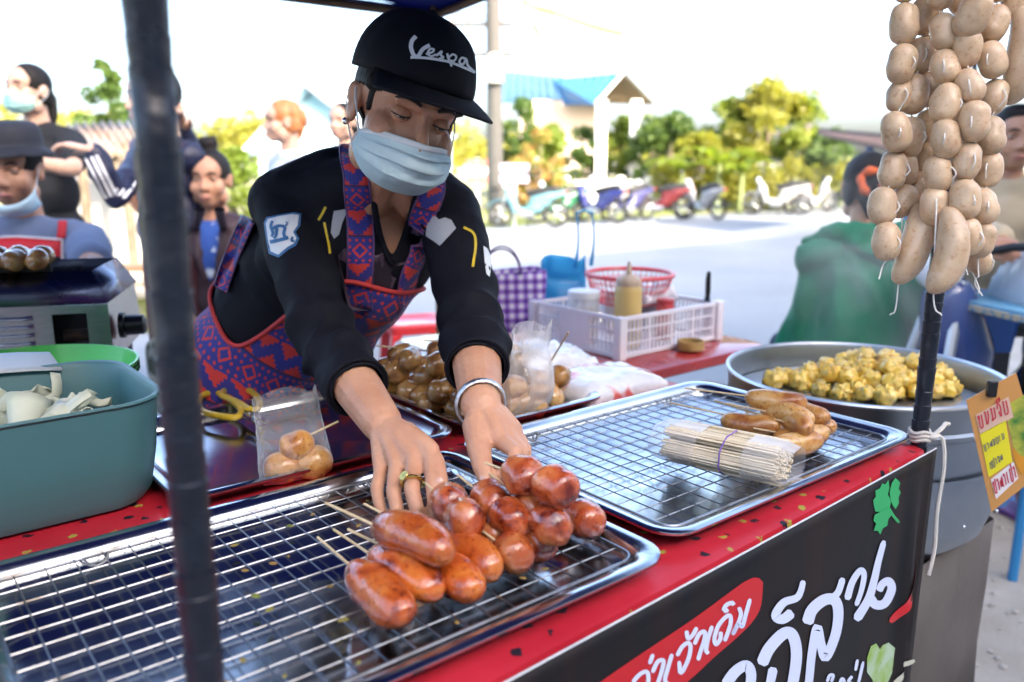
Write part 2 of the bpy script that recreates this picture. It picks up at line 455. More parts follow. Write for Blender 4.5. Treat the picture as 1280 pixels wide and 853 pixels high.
for st_ in small: stroke(mb, z1(*st_), 5.2, .0016)
big = [(((480, 462), (425, 500), (385, 480), (430, 410), (500, 385), (525, 350), (541, 288)), (13, 7)),
       (((562, 528), (590, 450), (660, 395), (718, 400), (738, 470), (722, 590), (668, 712), (640, 640), (618, 548), (590, 680), (572, 850), (560, 930)), (15, 10)),
       (((690, 392), (735, 355), (763, 275)), (9, 8)),
       (((787, 396), (815, 300), (860, 235), (882, 262), (866, 350), (838, 430)), (9, 6)),
       (((992, 70), (960, 190), (936, 300), (905, 400), (838, 510)), (7, 12)),
       (((915, 385), (950, 425), (1000, 415), (1035, 340), (1020, 295), (985, 310), (965, 350)), (12, 9)),
       (((305, 752), (350, 660), (430, 580), (480, 590), (502, 690), (485, 830), (450, 960)), (15, 14)),
       (((372, 765), (352, 860), (335, 930)), (12, 10)),
       (((105, 868), (160, 790), (222, 755), (248, 800), (240, 880), (225, 980)), (14, 12)), (((130, 870), (110, 940), (85, 1010)), (11, 10)),
       (((850, 728), (838, 790)), (4, 4)), (((882, 740), (858, 850), (842, 900)), (4, 4)), (((820, 820), (800, 850), (835, 870)), (4, 4)), (((700, 850), (712, 815), (690, 815), (676, 850)), (4, 4)), (((742, 880), (760, 835), (775, 850), (770, 890)), (4, 4))]
for st_, wd in big: stroke(mb, z2(*st_), wd, .0018)
link('lettering', mb, white_print, ban, fix=False)
mb = MB()
fill(mb, z5((602, 665), (598, 640), (608, 628), (606, 606), (622, 598), (630, 580), (642, 584), (652, 568), (656, 598), (650, 620), (664, 640), (656, 672), (630, 682), (606, 680)), .0014)
fill(mb, z5((656, 610), (664, 578), (676, 560), (684, 568), (694, 578), (688, 600), (696, 612), (688, 630), (690, 650), (678, 672), (668, 660), (660, 640)), .0017)
fill(mb, z5((603, 692), (630, 676), (655, 670), (666, 690), (652, 706), (648, 730), (632, 740), (624, 762), (614, 748), (600, 748), (608, 722), (598, 712)), .0020)
stroke(mb, z5((650, 664), (668, 694), (690, 720)), 3.5, .0022)
link('leaf_print', mb, mat('green_print', (.01, .36, .10), .35), ban, fix=False)
mb = MB(); fill(mb, z2((905, 720), (925, 655), (955, 640), (975, 672), (990, 650), (1022, 635), (1050, 662), (1042, 740), (1036, 800), (1020, 850), (1000, 900), (950, 900), (935, 840), (905, 800)), .0014)
link('cabbage_print', mb, mat('cabbage_print', (.42, .55, .40), .4, col2=(.25, .42, .06), vs=30), ban, fix=False)
mb = MB(); stroke(mb, z2((1180, 60), (1150, 220), (1130, 320), (1100, 420), (1030, 522)), (3, 7), .0016)
link('ribbon_print', mb, red_print, ban, fix=False)
mb = MB(); stroke(mb, z2((1160, 730), (1090, 780), (1040, 860)), (5, 4), .0016)
link('stem_print', mb, mat('stem_print', (.5, .5, .4), .5), ban, fix=False)

# posts wrapped in black tape
tape = mat('black_tape', (.006, .008, .015), .34, col2=(.010, .013, .022), vs=60, bump=.15, bs=90, rvar=.1)
def post(s_, t_, z0, z1_, r, label, seed, ln=(0, 0)):
    rr = rnd(seed); prof = []; z = 0.
    while z < z1_ - z0:
        st = .019 * rr.uniform(.7, 1.3); e = rr.uniform(-.0004, .0007)
        prof += [(r + e, z), (r + e + .0009, z + st * .96)]; z += st
    o = link('canopy_post', MB().lathe(prof, 28, cap0=True, cap1=True), tape, smooth=True)
    o.location = S(s_, t_, z0); o.rotation_euler = (ln[0], ln[1], PHI)
    return tag(o, label, 'post', 'taped posts of the stall canopy')
post(.149, .508, TZ + .004, 1.86, .0118, 'black taped canopy post rising beside the teal tub', 1)
post(1.252, .548, .0, 1.86, .0118, 'black taped canopy post at the banner corner by the steamer pot', 2)
o = post(1.535, 2.285, gt(2.3), 1.69 - gt(2.3), .0118, 'slim brown canopy post on the road side behind the seller', 3); o.data.materials[0] = mat('brown_pipe', (.16, .09, .04), .4, col2=(.10, .06, .03), vs=14)
post(-.40, 2.2, .0, 1.70, .0118, 'black taped canopy post beyond the grill', 5)

# canopy
CS0, CS1, CT0, CT1, CZb = -.62, 1.55, .36, 2.3, 1.676
cv = thing('stall_canopy', 'dark blue fabric canopy with a brown pipe rim above the seller', 'canopy', S(.45, 1.2, CZb), PHI)
Gd = []
for s_ in np.linspace(CS0, CS1, 24):
    row = []
    for t_ in np.linspace(CT0, CT1, 24):
        a = (s_ - CS0) / (CS1 - CS0); b = (t_ - CT0) / (CT1 - CT0)
        z_ = CZb + .02 + .42 * min(1, 2.0 * min(a, 1 - a, b, 1 - b)) + .006 * math.sin(a * 30) * math.sin(b * 26)
        if b < .5: z_ += .16 * (1 - 2 * b)
        row.append(S(s_, t_, z_))
    Gd.append(row)
link('fabric', MB().grid(Gd), mat('canopy_fabric', (.022, .036, .16), .7, col2=(.028, .044, .185), vs=6, tr=.3, trc=(.05, .09, .36)), cv, solid=.002)
mb = MB(); zf = CZb + .16
for a, b in ((S(CS0, CT0, zf), S(CS1, CT0, zf)), (S(CS1, CT0, zf), S(CS1, CT1, CZb)), (S(CS1, CT1, CZb), S(CS0, CT1, CZb)), (S(CS0, CT1, CZb), S(CS0, CT0, zf))):
    mb.tube([a, b], .013, 10)
link('rim_pipe', mb, mat('brown_pipe', (.16, .09, .04), .4, col2=(.10, .06, .03), vs=14), cv)
mb = MB()
L = [S(CS0, CT1, CZb), S(CS1, CT1, CZb), S(CS1, CT0, zf)]
for a, b in zip(L[:-1], L[1:]):
    Gd = []
    for k in range(30):
        p = a.lerp(b, k / 29); Gd.append([p + Vector((0, 0, .02)), p + Vector((0, 0, -.006 + .006 * math.sin(k * 1.3)))])
    mb.grid(Gd)
link('valance', mb, MATS['canopy_fabric'], cv, solid=.0015)
link('cross_bar', MB().tube([S(CS0, .42, 1.80), S(CS1 + .1, .42, 1.80)], .011, 8), steel_dark, cv)
link('strap', MB().tube([S(1.45, 2.28, CZb), S(1.452, 2.27, CZb - .05), S(1.446, 2.28, CZb - .10)], .004, 6), steel_dark, cv)

# string tied round the post
mb = MB(); c0 = S(1.252, .548, .812)
cot = mat('cotton_string', (.62, .58, .52), .9, bump=.3, bs=400)
for k in range(3):
    mb.tube([c0 + Vector((math.cos(a) * .0145, math.sin(a) * .0145, .006 * k + .002 * math.sin(a * 3))) for a in np.linspace(0, 6.3, 20)], .0028, 6)
kn = c0 + S(.006, -.017, .006)
mb.ell(kn, (.008, .008, .006))
mb.tube(spline([kn, kn + S(.012, -.010, -.004), kn + S(.014, -.016, -.05), kn + S(.008, -.016, -.12), kn + S(.010, -.018, -.18), kn + S(.002, -.017, -.225)], 6), .003, 6)
mb.tube(spline([kn, kn + S(.02, -.004, .010), kn + S(.045, .002, .010), kn + S(.062, .004, .006)], 6), .0035, 6)
o = link('tie_string', mb, cot); tag(o, 'off-white cotton string knotted round the post at the banner corner', 'string')

# ================================================================== trays and racks
stainless = mat('stainless', (.55, .57, .60), .17, 1.0, col2=(.66, .67, .69), vs=14, bump=.02, bs=25, rvar=.07)
chrome = mat('rack_wire', (.36, .37, .39), .34, 1.0, col2=(.17, .14, .11), vs=35, ramp=(.55, .75))
def rrect(hx, hy, r, z, n=7):
    P = []
    for cx, cy, a0 in ((hx - r, hy - r, 0), (-hx + r, hy - r, 90), (-hx + r, -hy + r, 180), (hx - r, -hy + r, 270)):
        for k in range(n):
            a = R(a0 + 90 * k / (n - 1)); P.append((cx + r * math.cos(a), cy + r * math.sin(a), z))
    return P
def tray(s0, s1, t0, t1, z, label, depth=.022, tilt=0., rz=0.):
    hx, hy = (s1 - s0) / 2, (t1 - t0) / 2
    L = [(0, .040, depth - .003), (.0, .042, depth), (.004, .040, depth + .0015), (.014, .034, depth), (.020, .030, depth - .004), (.027, .026, .004), (.034, .022, .001)]
    lo = [rrect(hx - i, hy - i, r, zz) for i, r, zz in L]
    mb = MB().rings(lo, cap1=True)
    o = link('tray', mb, stainless, solid=.0012, smooth=True); o.location = S((s0 + s1) / 2, (t0 + t1) / 2, z); o.rotation_euler = (tilt, 0, PHI + rz)
    return tag(o, label, 'tray', 'stainless trays on the stall table')
def rack(s0, s1, t0, t1, z, label, nx, ny, seed):
    hx, hy = (s1 - s0) / 2, (t1 - t0) / 2; mb = MB(); rr = rnd(seed)
    fr = [Vector(p) for p in rrect(hx, hy, .02, 0)]; mb.tube(fr + [fr[0]], .0019, 6, cap=False)
    for i in range(1, nx):
        x = -hx + 2 * hx * i / nx + rr.uniform(-.0006, .0006); sag = rr.uniform(-.0006, .0006)
        mb.tube([(x, -hy, 0), (x, 0, sag), (x, hy, 0)], .00085, 5)
    for j in range(1, ny):
        y = -hy + 2 * hy * j / ny + rr.uniform(-.0006, .0006)
        mb.tube([(-hx, y, -.0020), (0, y, -.0024), (hx, y, -.0020)], .0009, 5)
    for x in (-hx * .62, hx * .62):
        for y in (-hy, hy):
            mb.tube([(x - .014, y, 0), (x - .008, y * .985, -.010), (x, y * .98, -.012), (x + .008, y * .985, -.010), (x + .014, y, 0)], .0016, 6)
    o = link('cooling_rack', mb, chrome); o.location = S((s0 + s1) / 2, (t0 + t1) / 2, z); o.rotation_euler = (0, 0, PHI)
    return tag(o, label, 'rack', 'wire racks lying in the trays')
Z0 = TZ + .0035
tray(.030, .640, .515, .944, Z0, 'stainless tray under the wire rack that carries the glazed sausages')
rack(.063, .612, .545, .914, Z0 + .016, 'wire rack under the glazed sausages being arranged', 20, 12, 1)
tray(.662, 1.228, .538, .955, Z0, 'stainless tray whose rack holds the bundle of bamboo sticks')
rack(.692, 1.198, .566, .925, Z0 + .016, 'wire rack carrying the paper-wrapped bundle of bamboo sticks', 20, 12, 2)
tray(.275, .70, .985, 1.36, Z0, 'bare stainless tray with yellow-handled scissors and a bag of sausage balls', rz=R(0))
tray(.715, 1.02, .985, 1.345, Z0, 'stainless tray heaped with browned sausage balls')
# ================================================================== sausages
def sausage_mat(name, c0, c1, c2, rough=.22, coat=.7, vs_=28, bump=.25, bs_=110, pos=(.36, .52, .70), sss=.12, speck=(.55, .40, .32)):
    m = bpy.data.materials.new(name); m.use_nodes = True; MATS[name] = m
    n, l = m.node_tree.nodes, m.node_tree.links; b = n['Principled BSDF']
    tc = n.new('ShaderNodeTexCoord'); oi = n.new('ShaderNodeObjectInfo')
    mu = n.new('ShaderNodeMath'); mu.operation = 'MULTIPLY'; mu.inputs[1].default_value = 60; l.new(oi.outputs['Random'], mu.inputs[0])
    t = n.new('ShaderNodeTexNoise'); t.noise_dimensions = '4D'; t.inputs['Scale'].default_value = vs_; t.inputs['Detail'].default_value = 5
    t.inputs['Distortion'].default_value = .6
    l.new(tc.outputs['Object'], t.inputs['Vector']); l.new(mu.outputs[0], t.inputs['W'])
    r = n.new('ShaderNodeValToRGB'); e = r.color_ramp.elements; e[0].position, e[0].color = pos[0], (*c0, 1); e[1].position, e[1].color = pos[2], (*c2, 1)
    q = e.new(pos[1]); q.color = (*c1, 1)
    l.new(t.outputs['Fac'], r.inputs[0])
    hs = n.new('ShaderNodeHueSaturation'); mr = n.new('ShaderNodeMapRange'); mr.inputs['To Min'].default_value = .86; mr.inputs['To Max'].default_value = 1.10
    l.new(oi.outputs['Random'], mr.inputs[0]); l.new(mr.outputs[0], hs.inputs['Value']); l.new(r.outputs[0], hs.inputs['Color'])
    sp_ = n.new('ShaderNodeTexNoise'); sp_.noise_dimensions = '4D'; sp_.inputs['Scale'].default_value = 210; sp_.inputs['Detail'].default_value = 2
    l.new(tc.outputs['Object'], sp_.inputs['Vector']); l.new(mu.outputs[0], sp_.inputs['W'])
    sr = n.new('ShaderNodeValToRGB'); sr.color_ramp.elements[0].position = .58; sr.color_ramp.elements[1].position = .70; sr.color_ramp.elements[0].color = (1, 1, 1, 1); sr.color_ramp.elements[1].color = (*speck, 1)
    l.new(sp_.outputs['Fac'], sr.inputs[0]); mxs = n.new('ShaderNodeMix'); mxs.data_type = 'RGBA'; mxs.blend_type = 'MULTIPLY'; mxs.inputs[0].default_value = 1.
    l.new(hs.outputs[0], mxs.inputs[6]); l.new(sr.outputs[0], mxs.inputs[7]); l.new(mxs.outputs[2], b.inputs['Base Color'])
    b.inputs['Roughness'].default_value = rough; b.inputs['Coat Weight'].default_value = coat; b.inputs['Coat Roughness'].default_value = .06
    b.inputs['Subsurface Weight'].default_value = sss; b.inputs['Subsurface Radius'].default_value = (.008, .003, .0015); b.inputs['Subsurface Scale'].default_value = .6
    t2 = n.new('ShaderNodeTexNoise'); t2.noise_dimensions = '4D'; t2.inputs['Scale'].default_value = bs_; t2.inputs['Detail'].default_value = 4
    l.new(tc.outputs['Object'], t2.inputs['Vector']); l.new(mu.outputs[0], t2.inputs['W'])
    bp = n.new('ShaderNodeBump'); bp.inputs['Strength'].default_value = bump; bp.inputs['Distance'].default_value = .006
    l.new(t2.outputs['Fac'], bp.inputs['Height']); l.new(bp.outputs[0], b.inputs['Normal']); l.new(bp.outputs[0], b.inputs['Coat Normal'])
    return m
glaze = sausage_mat('glazed_sausage', (.12, .010, .003), (.48, .090, .012), (.62, .20, .035), rough=.26, coat=.85, bump=.30, bs_=95, sss=.05, vs_=32, pos=(.33, .48, .70))
glaze_ball = sausage_mat('glazed_ball', (.12, .010, .003), (.46, .082, .020), (.62, .22, .07), rough=.26, coat=.9, vs_=32, pos=(.34, .48, .68), bump=.35, bs_=95, sss=.06)
brown_ball = sausage_mat('browned_ball', (.30, .11, .025), (.56, .29, .085), (.66, .42, .17), rough=.26, coat=.85, bump=.12, speck=(.85, .75, .65))
roast = sausage_mat('roast_sausage', (.34, .11, .025), (.60, .30, .085), (.68, .44, .18), rough=.3, coat=.45, bump=.2)
raw = sausage_mat('raw_sausage', (.44, .29, .17), (.54, .385, .245), (.61, .46, .31), rough=.42, coat=.12, vs_=48, bump=.18, bs_=80, sss=.3, pos=(.28, .46, .75), speck=(.82, .70, .60))
bamboo = mat('bamboo', (.62, .45, .24), .6, col2=(.70, .55, .33), vs=40)

def sausage_mesh(L, r, seed, bend=0., n=18, m=16, lump=.06, flat=3.0):
    rr = rnd(seed); V, Fc = [], []; ph = [rr.uniform(0, 6) for _ in range(6)]
    for i in range(m + 1):
        u = -1 + 2 * i / m; u = math.sin(u * math.pi / 2); x = u * L / 2
        q = r * max(0., 1 - abs(u) ** flat) ** (1 / 2.2)
        for k in range(n):
            a = 2 * math.pi * k / n
            f = 1 + lump * (.6 * math.sin(2 * a + ph[0] + 2 * u) + .5 * math.sin(3 * u * 2 + ph[1] + a) + .4 * math.sin(5 * u + 3 * a + ph[2]))
            p = Vector((x, q * f * math.cos(a), q * f * math.sin(a) + bend * (1 - u * u)))
            nn = noise.noise(p * 70 + Vector((seed * 3.1, 0, 0))) + .6 * noise.noise(p * 150 + Vector((0, seed * 2.7, 0))); p.y *= 1 + nn * .05; p.z *= 1 + nn * .05
            V.append(p)
    for i in range(m):
        for k in range(n):
            k2 = (k + 1) % n; Fc.append((i * n + k, i * n + k2, (i + 1) * n + k2, (i + 1) * n + k))
    me = MB().add(V, Fc).mesh('sausage'); bm = bmesh.new(); bm.from_mesh(me); bmesh.ops.remove_doubles(bm, verts=bm.verts, dist=1e-6)
    bmesh.ops.recalc_face_normals(bm, faces=bm.faces); bm.to_mesh(me); bm.free()
    me.polygons.foreach_set('use_smooth', [True] * len(me.polygons)); return me
LONG = [sausage_mesh(.108, .0215, i, bend=(.004, -.004, .006, .002)[i], m=22) for i in range(4)]
BALL = [sausage_mesh((.051, .055, .048, .057, .052)[i], (.0215, .0225, .0210, .0215, .0220)[i], 20 + i, flat=2.4, lump=.09) for i in range(5)]
ROAST = [sausage_mesh(.090, .0175, 40 + i, bend=(.003, -.004, .005)[i], m=20) for i in range(3)]
RAWB = [sausage_mesh((.050, .053, .047, .051)[i], (.0178, .0188, .0172, .0182)[i], 60 + i, flat=2.7, lump=.045) for i in range(4)]
RAWL = [sausage_mesh(.105, .0185, 80 + i, bend=(.010, -.012)[i], m=22, lump=.07) for i in range(2)]

def aim(p, d, roll=0.):                        # matrix that lays local X along d at p
    d = Vector(d).normalized(); q = d.to_track_quat('X', 'Z').to_matrix().to_4x4()
    return Matrix.Translation(p) @ q @ Matrix.Rotation(roll, 4, 'X')
def piece(name, me, m, M, parent=None):
    o = bpy.data.objects.new(name, me); COL.objects.link(o)
    if not me.materials: me.materials.append(None)
    o.material_slots[0].link = 'OBJECT'; o.material_slots[0].material = m
    if parent is not None: o.parent = parent; o.matrix_parent_inverse = wm(parent).inverted()
    o.matrix_basis = M; return o

def skewer(p, q, stick0, meshes, m, label, group, seed, cat='sausage', r=.0015, scale=1.):
    """one bamboo stick carrying one long sausage or two balls between p and q"""
    p, q = Vector(p), Vector(q); rr = rnd(seed); d = (q - p).normalized()
    t = thing('skewered_sausage', label, cat, (p + q) / 2, group=group)
    k = len(meshes)
    for i, me in enumerate(meshes):
        c = p.lerp(q, (i + .5) / k)
        M = aim(c, d + Vector((rr.gauss(0, .07), rr.gauss(0, .07), rr.gauss(0, .05))), rr.uniform(0, 6.28))
        piece('sausage', me, m, M @ Matrix.Scale(scale, 4), t)
    s0 = Vector(stick0)
    link('stick', MB().tube([s0, q - d * .004], [r, r * .8], 6), bamboo, t)
    return t
RK = TZ + .0185                                # top of the rack wires
def px2(a, b, za, zb): return atz(*a, za), atz(*b, zb)
gL = 'glazed long sausages on the front rack'
for i, (a, b, z, st0, zs, lab) in enumerate((
        ((436, 706), (517, 775), RK + .021, (397, 672), RK + .030, 'glazed long sausage lying foremost at the rack edge of the pile'),
        ((466, 688), (548, 752), RK + .021, (417, 662), RK + .034, 'glazed long sausage wedged under the topmost long one'),
        ((470, 652), (562, 700), RK + .056, (407, 629), RK + .066, 'glazed long sausage resting on top of the other long ones'),
        ((520, 690), (594, 738), RK + .020, (435, 662), RK + .036, 'short-looking glazed sausage poking out beneath the topmost long one'),
        ((545, 668), (622, 716), RK + .020, (455, 630), RK + .036, 'dark glazed long sausage touching the pink balls'))):
    p, q = px2(a, b, z, z); c = (p + q) / 2; d = (q - p).normalized()
    skewer(c - d * .054, c + d * .054, atz(*st0, zs), [LONG[i % 4]], glaze, lab, gL, i)
gB = 'glazed sausage balls in pairs on sticks'
h = .046
for i, (a, b, z, st0, zs, lab) in enumerate((
        ((546, 612), (600, 668), RK + .050, (532, 604), RK + .058, 'pair of pink glazed balls under the ringed hand'),
        ((600, 616), (655, 660), RK + .046, (572, 594), RK + .054, 'pair of dark red glazed balls between the two hands'),
        ((640, 590), (708, 614), RK + .086, (606, 579), RK + .086, 'pair of pink glazed balls lifted by the hand with the bracelet'),
        ((650, 628), (700, 664), RK + .048, (612, 592), RK + .062, 'pair of pale pink glazed balls below the lifted pair'),
        ((690, 628), (738, 652), RK + .022, (622, 588), RK + .050, 'pair of glazed balls reaching farthest along the rack'),
        ((612, 664), (648, 696), RK + .021, (570, 640), RK + .045, 'pair of charred glazed balls at the foot of the pile'),
        ((636, 652), (676, 680), RK + .020, (590, 615), RK + .046, 'pair of glazed balls half hidden in the middle of the pile'))):
    p, q = px2(a, b, z, z); c = (p + q) / 2; d = (q - p).normalized()
    skewer(c - d * h, c + d * h, atz(*st0, zs), [BALL[i % 5], BALL[(i + 2) % 5]], glaze_ball, lab, gB, 30 + i)

# roasted sausages on the second rack
def z4(x, y): return (760 + x * .328, 420 + y * .328)
gR = 'roasted sausages beside the bamboo sticks'
rs = [((545, 232), (757, 258), .064, (352, 207), 'roasted sausage lying on top of the stack'), ((580, 275), (775, 360), .040, (372, 240), 'roasted sausage slanting across the middle of the stack'),
      ((446, 318), (662, 345), .030, (330, 285), 'roasted sausage lying against the bamboo bundle'), ((560, 330), (716, 372), .022, (500, 250), 'roasted sausage tucked behind the bundle'),
      ((690, 268), (848, 306), .045, (520, 255), 'roasted sausage jutting out towards the steamer pot'), ((740, 330), (870, 352), .018, (560, 300), 'roasted sausage at the bottom of the stack facing the pot'),
      ((700, 412), (812, 395), .017, (600, 400), 'roasted sausage on the rack at the front of the stack'), ((720, 380), (842, 372), .020, (600, 360), 'roasted sausage in the lower row of the stack'), ((640, 290), (790, 325), .046, (480, 262), 'roasted sausage in the upper row of the stack')]
for i, (a, b, dz, st0, lab) in enumerate(rs):
    p, q = px2(z4(*a), z4(*b), RK + dz, RK + dz); d = (q - p).normalized(); c = q - d * .044
    skewer(c - d * .044, c + d * .044, c - d * .044 + (atz(*z4(*st0), RK + dz + .004) - (c - d * .044)).normalized() * (.09 if i < 3 else .05), [ROAST[i % 3]], roast, lab, gR, 60 + i)

# bundle of bamboo sticks in paper with a purple band
pa, pb = atz(832, 548, RK + .028), atz(984, 581, RK + .028)
bd = thing('stick_bundle', 'bundle of pale bamboo sticks in white paper held by a purple rubber band', 'sticks', (pa + pb) / 2)
ax = (pb - pa).normalized(); sx = ax.cross(Vector((0, 0, 1))).normalized(); rr = rnd(5); mb = MB(); cen = []
for i in range(160):
    a, q = rr.uniform(0, 6.28), math.sqrt(rr.random()); lob = -.014 if i % 2 else .014
    cen.append((lob + .0225 * q * math.cos(a), .026 * q * math.sin(a)))
for (x, z) in cen:
    j = rr.uniform(-.004, .004); o0 = sx * x + Vector((0, 0, z)); o1 = o0 + Vector((rr.gauss(0, .0012), rr.gauss(0, .0012), rr.gauss(0, .0012)))
    mb.tube([pa + o0 + ax * (j + .012), pb + o1 + ax * (j * .5 - .004)], .0017, 5)
o = link('sticks', mb, mat('pale_bamboo', (.74, .62, .43), .65, col2=(.82, .73, .56), vs=25), bd); o['kind'] = 'stuff'
def lobes(c, k, e=0.):
    P = []
    for i in range(40):
        a = 2 * math.pi * i / 40; q = .0385 + .0015 * math.sin(7 * a + k * 9) + e
        P.append(c + sx * (q * 1.04 * math.cos(a)) + Vector((0, 0, (.0275 + e) * math.sin(a) * (1 - .10 * math.exp(-(math.cos(a) / .25) ** 2)))))
    return P
L = [lobes(pa.lerp(pb, k) , k, e) for k, e in ((-.06, -.004), (-.02, -.0005), (.05, .0012), (.2, .001), (.35, .0012))]
link('wrapper', MB().rings(L), film('clear_wrap', (.95, .95, 1), .10, .2), bd)
L2 = [lobes(pa.lerp(pb, k), k + 2, e) for k, e in ((.72, .001), (.85, .0012), (.97, .0010), (1.03, -.0015), (1.07, -.003))]
link('wrapper', MB().rings(L2), MATS['clear_wrap'], bd)
c = lobes(pa.lerp(pb, .56), .5, .0015); link('rubber_band', MB().tube(c + [c[0]], .0011, 6, cap=False), mat('purple_rubber', (.22, .12, .42), .5), bd)

# heap of browned balls in the back tray
gH = 'browned sausage balls heaped in the back tray'; rr = rnd(14); placed = []
for lay, (n_, dz) in enumerate(((30, .021), (22, .050), (12, .078))):
    tries = 0; cnt = 0
    while cnt < n_ and tries < 4000:
        tries += 1
        s_ = rr.uniform(.735 + lay * .01, .985 - lay * .012); t_ = rr.uniform(1.02 + lay * .035, 1.325 - lay * .012)
        p = S(s_, t_, Z0 + dz)
        if all((p - q).length > .0385 for q in placed):
            placed.append(p); cnt += 1
for i, p in enumerate(placed):
    o = piece('sausage_ball', BALL[i % 5], brown_ball, aim(p, (rr.gauss(0, 1), rr.gauss(0, 1), rr.gauss(0, .35)), rr.uniform(0, 6)) @ Matrix.Scale(.92, 4))
    tag(o, 'shiny browned sausage ball in the heap behind the seller\'s hands', 'sausage', gH)
for i in range(5):
    p = S(rr.uniform(.76, .96), rr.uniform(1.1, 1.3), Z0 + rr.uniform(.07, .10)); d = Vector((rr.uniform(-1, 1), rr.uniform(-1, 1), .15)).normalized()
    o = link('bamboo_stick', MB().tube([p - d * .05, p + d * .06], .0015, 6), bamboo); tag(o, 'bamboo stick lying in the heap of browned balls', 'stick', 'sticks in the heap of browned balls')

hb_ = MB(); rr = rnd(99)
for i in range(40):
    p = S(rr.uniform(.15, .60), rr.uniform(.56, .88), RK + .001); q = rr.uniform(.0015, .004); hb_.ell(p, (q * 1.6, q, q * .4), None, 6, 4, Matrix.Rotation(rr.uniform(0, 3), 3, 'Z'))
o = link('herb_scraps', hb_, mat('herb_scrap', (.16, .20, .03), .6, col2=(.30, .16, .04), vs=60)); tag(o, 'tiny herb and crust scraps caught on the front rack wires', 'scraps', kind='stuff')
# ================================================================== clear bags
def plastic_bag(base, up, width, height, depth, lean, name, label, seed, m, nfold=5):
    rr = rnd(seed); ux = Vector(width).normalized(); wv = Vector(width).length; uz = Vector((0, 0, 1)) + Vector(lean); uy = Vector((0, 0, 1)).cross(ux)
    L = []; nn = 44
    for j, k in enumerate(np.linspace(0, 1, 14)):
        dp = depth * (math.sin(math.pi * min(1, k * 1.25 + .12)) ** .7 if k < .7 else .30 + .1 * (1 - k)); ring = []
        for i in range(nn):
            a = 2 * math.pi * i / nn; e = noise.noise(Vector((math.cos(a) * 2.2, math.sin(a) * 2.2, k * 3 + seed))) * .010
            x = wv / 2 * (1.0 - .10 * k) * (abs(math.cos(a)) ** .6) * (1 if math.cos(a) > 0 else -1); y = dp / 2 * math.sin(a)
            q = Vector(base) + ux * (x + e * .5) + uy * (y + e * (.4 + k)) + uz * (height * k * (1 + .05 * math.sin(3 * a + seed) * k) + .002)
            ring.append(q)
        L.append(ring)
    o = link(name, MB().rings(L, cap0=True), m, smooth=2); return o
clear = film('clear_bag', (.93, .95, 1.0), .06, .12)
b0 = atz(378, 600, Z0 + .003); wv = (atz(425, 585, Z0) - atz(335, 608, Z0))
o = plastic_bag(b0 + S(0, .012, 0), None, wv * .95, .115, .060, (-.12, .06, 0), 'plastic_bag', '', 3, clear)
tag(o, 'small clear plastic bag holding three sausage balls on the bare tray', 'bag')
for i, (u, v, z) in enumerate(((358, 588, .022), (396, 582, .023), (376, 560, .05))):
    o = piece('sausage_ball', BALL[i], roast, aim(atz(u, v, Z0 + z) + S(0, .012, 0), (1, .3 * i, .2), i)); tag(o, ('sausage ball farthest from the stick inside the small clear bag', 'sausage ball beneath the stick inside the small clear bag', 'sausage ball on top, pierced by the stick, inside the small clear bag')[i], 'sausage', 'sausage balls in the small clear bag')
o = link('bamboo_stick', MB().tube([atz(362, 556, Z0 + .05), atz(423, 527, Z0 + .075)], .0016, 6), bamboo); tag(o, 'bamboo stick sticking out of the small clear bag', 'stick')
# second bag, in the middle
b1 = atz(668, 524, Z0 + .003)
o = plastic_bag(b1 + S(.0, .03, 0), None, S(.10, .01, 0), .15, .085, (.10, .10, 0), 'plastic_bag', '', 9, film('cloudy_bag', (.93, .95, 1.0), .22, .15))
tag(o, 'larger cloudy plastic bag of sausages leaning by the heap of balls', 'bag')
for i, (u, v, z) in enumerate(((648, 512, .022), (672, 508, .024), (688, 496, .04), (655, 490, .05))):
    o = piece('sausage_ball', BALL[i], brown_ball, aim(atz(u, v, Z0 + z) + S(0, .03, 0), (1, .4 * i, .3), i)); tag(o, 'browned sausage ball inside the larger cloudy bag', 'sausage', 'sausage balls in the larger cloudy bag')
o = link('bamboo_stick', MB().tube([atz(684, 478, Z0 + .05) + S(0, .02, 0), atz(721, 418, Z0 + .15) + S(0, .02, 0)], .0016, 6), bamboo); tag(o, 'bamboo stick standing up out of the larger cloudy bag', 'stick')
# packets of new bags with red print
def pillow(c, ux, uy, hx, hy, hz, m, name, label, seed, cat='bag', bumpy=.25):
    Gd = []
    for i in range(25):
        row = []
        for j in range(19):
            x, y = -1 + 2 * i / 24, -1 + 2 * j / 18
            e = (1 - abs(x) ** 5) * (1 - abs(y) ** 4)
            z = hz * (max(0, e) ** .5) * (1 + bumpy * noise.noise(Vector((x * 2.3, y * 2.3, seed))) + .5 * bumpy * noise.noise(Vector((x * 6, y * 6, seed + 5))))
            row.append(Vector(c) + ux * x * hx + uy * y * hy + Vector((0, 0, z + .001)))
        Gd.append(row)
    mb = MB().grid(Gd); o = link(name, mb, m, smooth=2, solid=.0008); tag(o, label, cat); return o
e1, e2 = S(1, 0), S(0, 1)
def packet_mat():
    m = mat('printed_film', (.82, .82, .86), .22, coat=.6, bump=.5, bs=26)
    n, l = m.node_tree.nodes, m.node_tree.links; tc = n.new('ShaderNodeTexCoord')
    t = n.new('ShaderNodeTexNoise'); t.inputs['Scale'].default_value = 17; t.inputs['Detail'].default_value = 1; l.new(tc.outputs['Object'], t.inputs['Vector'])
    r = n.new('ShaderNodeValToRGB'); r.color_ramp.elements[0].position = .60; r.color_ramp.elements[1].position = .64
    r.color_ramp.elements[0].color = (.82, .82, .86, 1); r.color_ramp.elements[1].color = (.75, .16, .14, 1); l.new(t.outputs['Fac'], r.inputs[0])
    l.new(r.outputs[0], n['Principled BSDF'].inputs['Base Color']); return m
